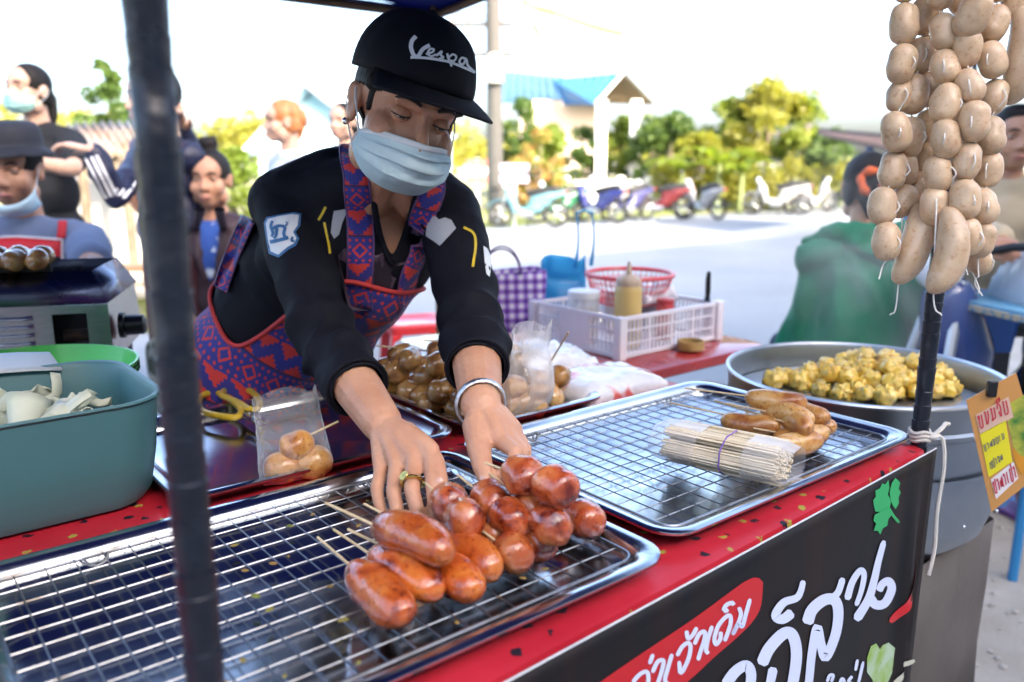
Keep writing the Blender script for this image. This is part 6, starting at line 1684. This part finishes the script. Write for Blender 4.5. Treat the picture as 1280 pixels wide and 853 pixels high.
q = atz(520, 412, .42); stool(Vector((q.x, q.y, gt(-q.x * SP + q.y * CP))), redst, 'red plastic stool standing on the road behind the seller', .50, R(20))
q = atz(248, 440, .20); stool(Vector((q.x - .05, q.y + .2, gt(1.9))), redst, 'red plastic stool beside the camouflage trousers of the seated man', .40, R(10))
# man on the motorbike beside the right stall
hc = atd(1268, 172, 3.05)
bystander('man in a beige jacket sitting behind the hanging sausages', hc, -14, -20, skinB, mat('beige_jacket', (.42, .34, .22), .85, col2=(.46, .38, .26), vs=9), mat('black_trousers', (.012, .012, .014), .8), 'short', seated=True, arms={'R': (atd(1225, 290, 2.9), atd(1250, 300, 2.6)), 'L': (atd(1330, 290, 2.95), atd(1320, 300, 2.6))})
# ================================================================== neighbouring stall on the right
nb = thing('market_canopy', 'dark blue market canopy over the neighbouring stall beside the steamer', 'canopy', S(2.8, .9, 0), PHI)
Gd = []
for s_ in np.linspace(2.9, 4.6, 12):
    Gd.append([S(s_, t_, 2.30 + .25 * math.sin(math.pi * (s_ - 2.9) / 1.7) * math.sin(math.pi * (t_ + .2) / 2.2)) for t_ in np.linspace(-.2, 2.0, 12)])
link('fabric', MB().grid(Gd), MATS['canopy_fabric'], nb, solid=.002)
for s_, t_ in ((3.6, 1.59), (4.5, -.1), (4.5, 1.9), (3.0, -.1)): link('post', MB().tube([S(s_, t_, gt(t_)), S(s_, t_, 2.32)], .014, 8), steel_dark, nb)
# blue metal table on the right
q = atz(1245, 383, .80); bt_ = thing('blue_table', 'blue metal table with a chipped edge beside the green jacket', 'table', (q.x + .25, q.y + .1, 0), R(20))
M = Matrix.Translation((q.x + .27, q.y + .06, 0)) @ Matrix.Rotation(R(12), 4, 'Z')
blt_ = mat('blue_paint', (.10, .28, .42), .45, col2=(.16, .36, .50), vs=14, rvar=.1); rim_ = mat('chipped_edge', (.42, .34, .22), .7, col2=(.12, .22, .30), vs=60, ramp=(.5, .55))
link('table_top', MB().box((0, 0, .80), (.62, .46, .012), M), blt_, bt_); link('edge', MB().box((0, 0, .786), (.628, .468, .020), M), rim_, bt_, bevel=.003)
for x in (-.28, .28):
    for y in (-.2, .2): link('leg', MB().tube([M @ Vector((x, y, 0)), M @ Vector((x * .95, y * .95, .78))], .014, 8), mat('blue_leg', (.03, .22, .48), .4), bt_)
o = pillow(M @ Vector((-.05, .0, .807)), Vector((1, 0, 0)), Vector((0, 1, 0)), .16, .13, .16, film('big_clear', (.85, .86, .92), .35, .2), 'plastic_bag', 'big translucent plastic bag standing on the blue metal table', 31, bumpy=.7)
o = link('purple_mat', MB().box((0, 0, .01), (.7, .5, .02), Matrix.Translation((atz(1285, 640, 0).x + .25, atz(1285, 640, 0).y, 0)) @ Matrix.Rotation(.3, 4, 'Z')), mat('mat_print', (.16, .08, .30), .7, col2=(.05, .20, .42), vs=9, ramp=(.48, .52)), bevel=.004); o.name = 'floor_mat'; tag(o, 'purple and blue mat on the dirt past the price sign', 'mat')
o = link('storage_box', MB().rings([[Matrix.Translation(atd(1210, 380, 2.9) - Vector((0, 0, .0))) @ Vector(p) for p in rrect(.13 + i, .12 + i, .03, z_)] for i, z_ in ((-.01, -.15), (.0, -.02), (.012, -.01), (.012, .02), (-.01, .035))], cap0=True, cap1=True), mat('blue_box', (.02, .13, .50), .4, coat=.2)); tag(o, 'blue plastic storage box behind the hanging sausages', 'box')
q = atd(1210, 380, 2.9); o = link('box_stand', MB().box((q.x, q.y, (q.z - .15) / 2), (.22, .20, q.z - .152)), steel_dark); o.name = 'metal_stand'; tag(o, 'dark metal stand under the blue storage box', 'stand')

# ================================================================== motorbikes
def motorbike(base, yaw, col, label, seatc=(.015, .015, .016), big=True):
    t = thing('motorbike', label, 'motorbike', base, yaw, group='motorbikes parked across the road'); M = Matrix.Translation(base) @ Matrix.Rotation(yaw, 4, 'Z')
    paint = mat('paint_%.2f_%.2f_%.2f' % col, col, .25, coat=.6); blk = mat('bike_black', (.015, .015, .016), .5); ty = mat('tyre', (.018, .018, .018), .85); al = mat('bike_alloy', (.45, .46, .47), .35, .9)
    for x in (-.62, .62):
        wv = link('wheel', MB().tube([M @ Vector((x + .245 * math.cos(a), 0, .285 + .245 * math.sin(a))) for a in np.linspace(0, 6.2832, 25)], .040, 8, cap=False), ty, t)
        link('rim', MB().lathe([(.205, -.02), (.20, 0), (.205, .02)], 24, M @ Matrix.Translation((x, 0, .285)) @ Matrix.Rotation(R(90), 4, 'X')), al, wv)
        mb = MB()
        for k in range(5): a = k * 1.2566; mb.tube([M @ Vector((x, 0, .285)), M @ Vector((x + .2 * math.cos(a), 0, .285 + .2 * math.sin(a)))], .012, 6)
        link('spokes', mb, al, wv)
    for y in (-.07, .07): link('fork', MB().tube([M @ Vector((.62, y, .285)), M @ Vector((.50, y, .62)), M @ Vector((.44, y * .6, .86))], .017, 8), al, t)
    link('front_fender', MB().tube([M @ Vector((.62 + .30 * math.cos(a), 0, .285 + .30 * math.sin(a))) for a in np.linspace(.5, 2.4, 9)], .055, 8, flat=.35), paint, t)
    bd_ = MB(); bd_.limb([(.44, 0, .80), (.38, 0, .62), (.30, 0, .40)], [.085, .12, .075]); bd_.limb([(.30, 0, .36), (.0, 0, .34), (-.22, 0, .42)], [.075, .09, .11]); bd_.limb([(-.15, 0, .58), (-.45, 0, .66), (-.78, 0, .74)], [.11, .12, .05]); bd_.limb([(-.1, 0, .42), (-.4, 0, .55)], [.12, .10])
    me = organic(bd_, .022, 3, .5, 'body_panel'); me.transform(M); link('body_panel', me, paint, t, smooth=2)
    se = MB(); se.limb([(-.02, 0, .72), (-.30, 0, .765), (-.62, 0, .82)], [.075, .10, .075]); me = organic(se, .022, 3, .5, 'seat'); me.transform(M); link('seat', me, blk, t, smooth=2)
    link('engine', MB().tube([M @ Vector((.18, 0, .30)), M @ Vector((-.12, 0, .28))], .10, 10), al, t); link('exhaust', MB().tube([M @ Vector((-.05, -.13, .26)), M @ Vector((-.75, -.14, .36))], [.03, .045], 8), blk, t)
    link('handlebar', MB().tube([M @ Vector(p) for p in ((.36, -.34, .99), (.42, -.18, .98), (.44, 0, .93), (.42, .18, .98), (.36, .34, .99))], .013, 8), blk, t)
    link('headlight', MB().ell((.50, 0, .90), (.06, .08, .07), M), mat('lamp_glass', (.7, .7, .72), .1), t)
    for y in (-.30, .30):
        mr = link('mirror', MB().ell((.36, y * 1.1, 1.13), (.02, .06, .045), M), blk, t); link('mirror_stem', MB().tube([M @ Vector((.38, y, .99)), M @ Vector((.37, y * 1.08, 1.10))], .006, 6), blk, mr)
    link('rear_light', MB().ell((-.82, 0, .74), (.03, .06, .03), M), mat('red_lens', (.5, .02, .02), .2), t)
    link('stand', MB().tube([M @ Vector((-.05, .1, .28)), M @ Vector((-.02, .28, .0))], .012, 6), blk, t)
    return t
def ground_at(u, v): p = atg(u, v); return Vector((p.x, p.y, gt(-p.x * SP + p.y * CP)))
for u, v, ya, col, lab in ((660, 287, 170, (.10, .22, .26), 'light blue scooter parked beside the utility pole'), (700, 281, 205, (.02, .10, .05), 'black and green motorbike parked beside the light blue scooter'),
                           (744, 281, 140, (.015, .02, .12), 'dark blue motorbike parked before the white garden wall'), (785, 279, 215, (.03, .03, .10), 'violet-blue motorbike parked nose out before the white wall'),
                           (822, 277, 165, (.10, .012, .012), 'dark red motorbike parked at the end of the white wall'), (875, 276, 120, (.30, .30, .31), 'white motorbike parked under the leafy trees'),
                           (970, 271, 165, (.30, .30, .28), 'cream motorbike parked under the tallest bright tree'), (1012, 269, 20, (.25, .25, .26), 'pale grey motorbike parked by the open shelter')):
    p = ground_at(u, v); p.z += .05; motorbike(p, R(ya), col, lab)
# the motorbike next to the man in beige
q = atd(1275, 330, 2.75); t = motorbike(Vector((q.x + .10, q.y + .05, gt(1.2))), R(205), (.02, .05, .20), 'dark motorbike with a round mirror beside the man in beige'); t['group'] = 'motorbike by the stalls'

# ================================================================== trees and shrubs
def leafcloud(clumps, n, size, seed, droop=.0):
    rr = rnd(seed); mb = MB(); V, Fc = [], []
    for i in range(n):
        c, r_ = clumps[rr.randrange(len(clumps))]
        d = Vector((rr.gauss(0, 1), rr.gauss(0, 1), rr.gauss(0, 1))).normalized() * (rr.random() ** .45); p = c + Vector((d.x * r_[0], d.y * r_[1], d.z * r_[2]))
        a = Vector((rr.gauss(0, 1), rr.gauss(0, 1), rr.gauss(0, .6) - droop)).normalized(); b = a.orthogonal().normalized(); b = (Matrix.Rotation(rr.uniform(0, 6.28), 3, a) @ b); s_ = size * rr.uniform(.6, 1.4)
        k = len(V); V += [p - a * s_, p + b * s_ * .42, p + a * s_, p - b * s_ * .42]; Fc.append((k, k + 1, k + 2, k + 3))
    return mb.add(V, Fc)
leaf_l = mat('leaf_light', (.105, .165, .020), .55, col2=(.17, .20, .03), vs=.8, tr=.40); leaf_d = mat('leaf_dark', (.040, .085, .016), .55, col2=(.085, .13, .022), vs=.7, tr=.35); leaf_y = mat('leaf_yellow', (.17, .19, .025), .55, col2=(.24, .22, .05), vs=.9, tr=.45)
bark = mat('bark', (.10, .075, .05), .9, col2=(.16, .125, .09), vs=9, bump=.5, bs=30)
def tree(name, label, cat, base, h, rx, n, size, m, seed, trunk=.10, nclump=26, low=.10, group=None):
    rr = rnd(seed); t = thing(name, label, cat, base, group=group); cl = []
    for i in range(nclump):
        a = rr.uniform(0, 6.28); q = rr.random() ** .5; zz = h * (low + (1 - low) * rr.random()); f = math.sin(math.pi * min(1, max(.12, (zz / h - low) / (1 - low) * .8 + .18)))
        cl.append((Vector(base) + Vector((math.cos(a) * rx * q * f, math.sin(a) * rx * q * f, zz * .93)), Vector((1, 1, .75)) * rx * rr.uniform(.24, .42)))
    tk = MB(); top = Vector(base) + Vector((rr.uniform(-.1, .1) * rx, 0, h * .72)); tk.tube([Vector(base) - Vector((0, 0, .1)), Vector(base).lerp(top, .5) + Vector((rr.uniform(-.08, .08), 0, 0)), top], [trunk, trunk * .75, trunk * .35], 9)
    for c, r_ in cl[:9]: st = Vector(base).lerp(top, rr.uniform(.35, .9)); tk.tube([st, st.lerp(c, .5) + Vector((0, 0, .08)), c], [trunk * .4, trunk * .28, trunk * .1], 6)
    link('trunk', tk, bark, t)
    link('crown', leafcloud(cl, int(n * 2.2), size * .8, seed), m, t, smooth=False, fix=False); return t
def banana(base, h, seed, label):
    rr = rnd(seed); t = thing('banana_plant', label, 'plant', base, group='banana plants by the far verge'); base = Vector(base)
    link('stem', MB().tube([base, base + Vector((.03, 0, h * .5))], [.10, .06], 10), mat('banana_stem', (.14, .17, .06), .7), t)
    for k in range(8):
        a = k * .8 + rr.uniform(-.2, .2); d = Vector((math.cos(a), math.sin(a), 0)); sdv = Vector((-d.y, d.x, 0)); Gd = []; ln = h * rr.uniform(.5, .7); lift = rr.uniform(.45, 1.0)
        for i in range(9):
            q = i / 8; p = base + Vector((0, 0, h * .48)) + d * (ln * q * (1 - .25 * lift)) + Vector((0, 0, ln * lift * (q * 1.1 - .9 * q * q))); w_ = .17 * math.sin(math.pi * min(1, q * .92 + .08)) ** .7
            Gd.append([p - sdv * w_ + Vector((0, 0, .05)), p, p + sdv * w_ + Vector((0, 0, .05))])
        link('leaf', MB().grid(Gd), leaf_l, t, fix=False)
def gp(u, D, v=None):                            # ground point in direction u, D metres deep
    p = atd(u, 300, D); return Vector((p.x, p.y, gt(-p.x * SP + p.y * CP)))
gT = 'trees and shrubs along the far side of the road'
for i, (u, D, h, rx, n, sz, m, lab) in enumerate(((838, 27, 3.0, 1.25, 1500, .14, leaf_d, 'dark green bushy tree next to the white wall'), (868, 25, 2.5, 1.0, 1300, .14, leaf_y, 'yellow-green shrub behind the white motorbike'), (905, 28, 3.6, 1.5, 1900, .15, leaf_l, 'broad bright green tree behind the banana plants'),
        (952, 27, 4.1, 1.6, 2300, .15, leaf_y, 'tallest sunlit yellow-green tree behind the cream motorbike'), (1000, 27, 3.7, 1.4, 1900, .14, leaf_l, 'bright green tree leaning over the open shelter roof'), (1030, 25, 2.4, 1.0, 1200, .13, leaf_d, 'low dark green shrub beside the open shelter'),
        (655, 27, 3.6, 1.0, 1500, .12, leaf_d, 'dark leafy tree between the utility pole and the blue-roofed house'), (690, 25, 2.6, 1.0, 1400, .12, leaf_l, 'bright shrub before the porch of the blue-roofed house'), (728, 29, 3.0, .9, 1000, .12, leaf_d, 'leafy shrub behind the porch pillar'), (775, 30, 3.2, 1.0, 1200, .13, leaf_l, 'green tree between the two porch pillars'), (812, 29, 3.3, 1.0, 1200, .13, leaf_d, 'green tree just past the far porch pillar'))):
    tree('tree' if h > 2.7 else 'shrub', lab, 'tree' if h > 2.7 else 'shrub', gp(u, D), h, rx, n, sz, m, 300 + i, .09, group=gT)
tree('flowering_shrub', 'shrub with orange flowers climbing before the blue-roofed house', 'shrub', gp(672, 24), 2.6, .7, 700, .10, mat('orange_bloom', (.34, .17, .06), .6, col2=(.14, .18, .03), vs=2.4, tr=.2), 330, .06)
for i, (u, D, h, lab) in enumerate(((848, 24, 2.4, 'banana plant with tall upright leaves next to the white motorbike'), (893, 24, 2.8, 'banana plant with spreading leaves under the broad bright tree'), (922, 24, 2.2, 'short banana plant at the foot of the tallest sunlit tree'))): banana(gp(u, D), h, 340 + i, lab)
tree('shrub', 'sunlit yellow-green shrub behind the seated man with a bun', 'shrub', gp(300, 9.5), 1.55, .55, 1500, .07, leaf_l, 350, .05)
tree('shrub', 'low green shrub between the two far women', 'shrub', gp(342, 11), 1.1, .6, 1100, .07, leaf_d, 351, .05)
tree('tree', 'slim tree rising above the corrugated roof', 'tree', gp(152, 15), 3.6, .55, 900, .11, leaf_d, 352, .08, low=.5)
tree('tree', 'leafy tree behind the pale blue gabled building', 'tree', gp(480, 30), 3.4, 1.5, 1500, .15, leaf_l, 353, .1)
cl = []; rr = rnd(61)
for k in range(46): cl.append((gp(822 + k * 5.2, 25.5 - .03 * k) + Vector((rr.uniform(-.2, .2), rr.uniform(-.3, .3), rr.uniform(.35, 1.35))), Vector((.42, .35, .36)) * rr.uniform(.8, 1.25)))
hg = thing('hedge', 'long sunlit yellow-green hedge behind the parked motorbikes', 'hedge', gp(930, 25)); link('foliage', leafcloud(cl, 5200, .085, 62), leaf_y, hg, smooth=False, fix=False)
hz_ = MB(); rr = rnd(71); cl = []
for i in range(120): a = rr.uniform(-60, 80); cl.append((G(a, 62 + rr.uniform(0, 14), 1.6 + rr.random() * 2.2), Vector((2.6, 2.2, 1.8))))
o = link('far_treeline', leafcloud(cl, 16000, .42, 72), leaf_y, smooth=False, fix=False); tag(o, 'far line of pale trees on the horizon past the houses', 'trees', kind='stuff')

# ================================================================== houses
wallw = mat('white_wall', (.62, .60, .55), .8, col2=(.68, .66, .62), vs=3); bluer = mat('blue_roof', (.05, .17, .36), .5, col2=(.06, .20, .40), vs=4); paler = mat('pale_roof', (.045, .10, .15), .5, col2=(.055, .12, .17), vs=3); trimw = mat('white_trim_paint', (.72, .72, .70), .6); brownw = mat('brown_soffit', (.20, .11, .06), .7)
def quadroof(name, P, m, par, th=.06, rib=0):
    a, b, c, d = [Vector(p) for p in P]; n_ = (b - a).cross(d - a).normalized(); link(name, MB().prism([a, b, c, d], n_ * th), m, par)
    if rib:
        for k in range(rib):
            q = (k + .5) / rib; link('roof_rib', MB().tube([a.lerp(b, q) + n_ * (th if n_.z > 0 else -.02), d.lerp(c, q) + n_ * (th if n_.z > 0 else -.02)], .035, 5), m, par)
HD_ = 30.
hp = lambda u, v, D: atd(u, v, D)
hs_ = thing('house', 'white house with a blue gabled porch roof behind the garden wall', 'house', gp(735, HD_))
quadroof('porch_roof', (hp(690, 100, 32), hp(780, 91, 29), hp(744, 131, 28.4), hp(704, 131, 31.4)), bluer, hs_, rib=8)
quadroof('porch_roof', (hp(780, 91, 29), hp(700, 99, 32.2), hp(745, 128, 33), hp(818, 130, 29.6)), mat('rust_roof', (.22, .18, .14), .7, col2=(.30, .20, .14), vs=3), hs_)
link('fascia', MB().tube([hp(744, 131, 28.3), hp(780, 90, 28.9), hp(818, 130, 29.5)], .10, 6, flat=.4), trimw, hs_)
quadroof('main_roof', (hp(618, 88, 35), hp(705, 97, 35), hp(712, 128, 33), hp(612, 128, 33)), paler, hs_, rib=10)
b0, b1 = gp(650, 33), gp(748, 33)
wl = link('wall', MB().prism([b0, b1, Vector((b1.x, b1.y, hp(700, 128, 33).z)), Vector((b0.x, b0.y, hp(700, 128, 33).z))], (0, 4, 0)), mat('cream_wall', (.58, .48, .40), .8), hs_)
for u in (690, 722):
    wn = link('window', MB().box(hp(u, 165, 32.9), (.8, .06, 1.0)), mat('window_dark', (.05, .06, .07), .15), hs_); mbw = MB()
    c = hp(u, 165, 32.86)
    for dx in (-.42, 0, .42): mbw.box(c + Vector((dx, 0, 0)), (.06, .05, 1.06))
    for dz in (-.52, .52): mbw.box(c + Vector((0, 0, dz)), (.90, .048, .06))
    link('frame', mbw, trimw, wn)
for u, D in ((748, 28.4), (790, 29.2)):
    b_ = gp(u, D); tp_ = hp(u, 128, D); link('pillar', MB().box((b_.x, b_.y, (b_.z + tp_.z) / 2), (.34, .34, tp_.z - b_.z)), trimw, hs_)
link('door', MB().box(hp(712, 195, 32.85), (.8, .05, 1.9)), mat('blue_door', (.30, .42, .48), .5), hs_)
gw = thing('garden_wall', 'low white garden wall behind the parked motorbikes', 'wall', gp(770, 26))
for k in range(6):
    a, b = 672 + k * 34, 672 + (k + 1) * 34 - 1.2; p0, p1 = gp(a, 26.2 - .12 * k), gp(b, 26.2 - .12 * (k + 1)); link('wall_panel', MB().prism([p0, p1, p1 + Vector((0, 0, .95)), p0 + Vector((0, 0, .95))], (0, .15, 0)), wallw, gw)
    link('wall_post', MB().box((p0.x, p0.y + .07, p0.z + .53), (.22, .22, 1.08)), trimw, gw)
# pale blue gabled building on the left
gb_ = thing('gabled_building', 'pale blue building with a grey gable roof behind the two women', 'building', gp(395, 17))
pb_ = mat('pale_blue_wall', (.36, .56, .62), .8, col2=(.40, .60, .66), vs=2)
rd = hp(393, 106, 16); le, re_ = hp(318, 192, 16), hp(462, 160, 16.3); gl_, gr_ = gp(322, 16), gp(458, 16.3)
link('wall', MB().prism([gl_, gr_, Vector((re_.x, re_.y, re_.z + .1)), rd - Vector((0, 0, .12)), Vector((le.x + .1, le.y, le.z + .1))], (1.2, 6, 0)), pb_, gb_)
off = Vector((1.3, 6.5, 0)); fr = Vector((-.10, -.5, 0))
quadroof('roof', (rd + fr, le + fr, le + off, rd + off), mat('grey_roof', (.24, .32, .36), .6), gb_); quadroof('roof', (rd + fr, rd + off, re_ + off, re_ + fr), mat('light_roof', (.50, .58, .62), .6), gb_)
link('barge_board', MB().tube([le + fr, rd + fr, re_ + fr], .07, 6, flat=.5), trimw, gb_)
# shack with a corrugated roof
sk = thing('shack', 'old shack with a rusty corrugated metal roof', 'shed', gp(130, 9))
cor = mat('corrugated', (.30, .27, .24), .6, .3, col2=(.24, .15, .09), vs=4, rvar=.1)
A0, A1, B1, B0 = hp(82, 156, 9.6), hp(215, 150, 9.6), hp(235, 198, 8.3), hp(112, 194, 8.3); Gd = []
for k in range(105):
    q = k / 104; Gd.append([A0.lerp(A1, q).lerp(B0.lerp(B1, q), v) + Vector((0, 0, .028 * math.sin(k * .75))) for v in (0, .33, .66, 1)])
link('roof', MB().grid(Gd), cor, sk, solid=.004, smooth=2)
for u, D in ((112, 8.5), (165, 8.5), (230, 8.5)):
    b_ = gp(u, D); tp_ = hp(u, 194, D); link('post', MB().tube([b_, Vector((b_.x, b_.y, tp_.z))], .05, 8), bark, sk)
p0, p1 = gp(90, 9.4), gp(225, 9.4); link('wall', MB().prism([p0, p1, p1 + Vector((0, 0, 1.15)), p0 + Vector((0, 0, 1.15))], (0, .1, 0)), mat('block_wall', (.36, .36, .34), .9, col2=(.44, .42, .38), vs=5), sk)
rw = thing('low_wall', 'low pale stone wall at the grass edge before the shack', 'wall', gp(130, 8)); rr = rnd(41)
for k in range(26):
    for j in range(2):
        b_ = gp(100 + k * 5.2 + (2.5 if j else 0), 8.0); link('stone', MB().ell(b_ + Vector((0, 0, .09 + .16 * j)), (.075, .10, .088), None, 9, 6), mat('pale_stone', (.42, .38, .32), .9, col2=(.52, .48, .42), vs=6), rw)
bc = thing('wooden_bench', 'small wooden bench on the grass in front of the low stone wall', 'bench', gp(148, 7.3)); c = gp(148, 7.3); wd_ = mat('bench_wood', (.34, .20, .11), .7)
link('seat', MB().box(c + Vector((0, 0, .42)), (.7, .28, .05)), wd_, bc)
for x in (-.3, .3): link('leg', MB().box(c + Vector((x, 0, .2)), (.06, .24, .40)), wd_, bc)
# grass patch under the left group
gm = MB(); rr = rnd(91)
for i in range(1500):
    p = gp(rr.uniform(70, 330), rr.uniform(6.3, 8.6)); a = rr.uniform(0, 6.28); q = Vector((math.cos(a), math.sin(a), 0)) * .012; gm.add([p - q, p + q, p + Vector((rr.gauss(0, .03), rr.gauss(0, .03), rr.uniform(.03, .09)))], [(0, 1, 2)])
o = link('grass', gm, MATS['grass'], smooth=False, fix=False); tag(o, 'patch of short grass before the shack and low stone wall', 'grass', kind='stuff')
gpv = [gp(u, D) + Vector((0, 0, .012)) for u, D in ((40, 6.3), (340, 6.3), (345, 9.2), (60, 9.2))]
setting('grass_bank', MB().add(gpv, [(0, 1, 2, 3)]), MATS['verge_soil'])
# open shelter on the right
sh_ = thing('open_shelter', 'open shelter with a brown metal roof and blue posts by the trees', 'shelter', gp(1075, 15)); so_ = mat('shelter_roof', (.08, .05, .042), .7)
quadroof('roof', (hp(1022, 164, 17), hp(1150, 176, 13.2), hp(1150, 192, 13.0), hp(1030, 168, 15.5)), so_, sh_)
quadroof('roof', (hp(1022, 164, 17), hp(1150, 176, 13.2), hp(1190, 190, 16.0), hp(1060, 178, 19.)), so_, sh_)
for u, D in ((1077, 15), (1130, 13.6)):
    b_ = gp(u, D); tp_ = hp(u, 184 if u > 1050 else 172, D); link('post', MB().tube([b_, Vector((b_.x, b_.y, tp_.z))], .07, 8), mat('blue_post', (.02, .06, .20), .6), sh_)
# utility pole
up_ = thing('utility_pole', 'tall concrete utility pole with cross arms beside the parked scooters', 'pole', gp(620, 19.5)); b_ = gp(620, 19.5); cpl = mat('pole_concrete', (.055, .053, .05), .85)
link('shaft', MB().tube([b_, b_ + Vector((-.08, 0, 8.5))], [.20, .15], 10), cpl, up_)
for v in (40, 74):
    z_ = hp(618, v, 19.5).z; ca = link('cross_arm', MB().box((b_.x - .35, b_.y, z_), (1.5, .10, .10)), cpl, up_)
    for x in (-.95, -.6, .2): link('insulator', MB().lathe([(.03, 0), (.05, .03), (.03, .06), (.05, .09), (.02, .13)], 10, Matrix.Translation((b_.x + x, b_.y, z_ + .05))), mat('ceramic', (.5, .4, .36), .4), ca)
link('transformer', MB().lathe([(.02, -.32), (.20, -.30), (.20, .26), (.12, .32), (.02, .33)], 14, Matrix.Translation((b_.x - .02, b_.y - .22, hp(618, 92, 19.5).z))), mat('transformer_grey', (.36, .33, .30), .7), up_)
for k in range(3): o = link('power_line', MB().tube([Vector((b_.x - .95 + .4 * k, b_.y, hp(618, 40, 19.5).z + .2)) + Vector((q, q * .55, -.018 * q * (26 - q) * .3 if q > 0 else 0)) for q in (-26, 0, 7, 13, 20, 26)], .012, 5), steel_dark, up_)
# road signs
for u, D, w_, hh, vtop, col, lab in ((597, 17.5, .42, .48, 198, (.45, .10, .08), 'stack of small red and white sign boards by the utility pole'), (643, 18.5, .62, .42, 205, (.42, .34, .50), 'pair of lilac sign boards by the utility pole')):
    t = thing('road_sign', lab, 'sign', gp(u, D)); b_ = gp(u, D); z_ = hp(u, vtop, D).z; link('post', MB().tube([b_, Vector((b_.x, b_.y, z_))], .035, 8), trimw, t); m_ = mat('sign_%d' % u, col, .6)
    for k in range(2 if u > 620 else 3): link('board', MB().box((b_.x, b_.y - .05, z_ - .08 - k * (.24 if u > 620 else .18)), (w_, .03, .16 if u > 620 else .12)), m_ if k % 2 == 0 or u > 620 else trimw, t)
# bunting
bn = thing('bunting', 'faded coloured streamer strung from the canopy towards the road', 'bunting', atd(655, 0, 5))
for pts in (((640, -60, 4.8), (655, 0, 5.), (700, 18, 5.2), (745, 34, 5.4), (778, 42, 5.6)), ((640, -60, 4.8), (652, 0, 4.9), (665, 28, 5.0), (676, 48, 5.1))):
    P = [Vector(q) for q in spline([atd(*q) for q in pts], 6)]; link('streamer', MB().grid([[p + Vector((0, 0, .022)), p - Vector((0, 0, .022))] for p in P]), mat('streamer', (.32, .38, .18), .7, col2=(.55, .20, .12), vs=3, tr=.3, ramp=(.55, .62)), bn, fix=False, solid=.002)
link('cord', MB().tube([atd(640, -60, 4.8), S(CS1, CT1, CZb + .05)], .004, 5), cot, bn)
link('cord', MB().tube([atd(778, 42, 5.6), atd(779, 70, 15), hp(780, 90, 28.9)], .006, 5), cot, bn)
# child in pink by the pole
0 and bystander('person in a pink shirt standing between the utility pole and the scooter', Vector((*gp(633, 17.5).xy, gp(633, 17.5).z + 1.15)), -20, -20, skinB, mat('pink_shirt', (.62, .30, .42), .8), denim, 'short', lo=True)
# steam over the pot
st = MB().ell((PC.x + .02, PC.y + .10, PZ + .26), (.30, .26, .34), None, 20, 14)
m = bpy.data.materials.new('steam'); m.use_nodes = True; n, l = m.node_tree.nodes, m.node_tree.links; n.remove(n['Principled BSDF'])
pv = n.new('ShaderNodeVolumePrincipled'); pv.inputs['Color'].default_value = (.95, .95, .95, 1); tcn = n.new('ShaderNodeTexCoord'); tx = n.new('ShaderNodeTexNoise'); tx.inputs['Scale'].default_value = 6; tx.inputs['Detail'].default_value = 2; tx.inputs['Distortion'].default_value = .8
l.new(tcn.outputs['Object'], tx.inputs['Vector']); mr = n.new('ShaderNodeMapRange'); mr.inputs['From Min'].default_value = .48; mr.inputs['From Max'].default_value = .72; mr.inputs['To Min'].default_value = 0; mr.inputs['To Max'].default_value = 3.2
gs = n.new('ShaderNodeVectorMath'); gs.operation = 'DISTANCE'; gs.inputs[1].default_value = (PC.x + .02, PC.y + .10, PZ + .22); l.new(tcn.outputs['Object'], gs.inputs[0])
fo = n.new('ShaderNodeMapRange'); fo.inputs['From Min'].default_value = .26; fo.inputs['From Max'].default_value = .08; l.new(gs.outputs['Value'], fo.inputs[0]); mm = n.new('ShaderNodeMath'); mm.operation = 'MULTIPLY'
l.new(tx.outputs['Fac'], mr.inputs[0]); l.new(mr.outputs[0], mm.inputs[0]); l.new(fo.outputs[0], mm.inputs[1]); l.new(mm.outputs[0], pv.inputs['Density']); l.new(pv.outputs[0], n['Material Output'].inputs['Volume'])
o = link('steam', st, m); tag(o, 'thin white steam rising from the steamer pot', 'steam', kind='stuff')
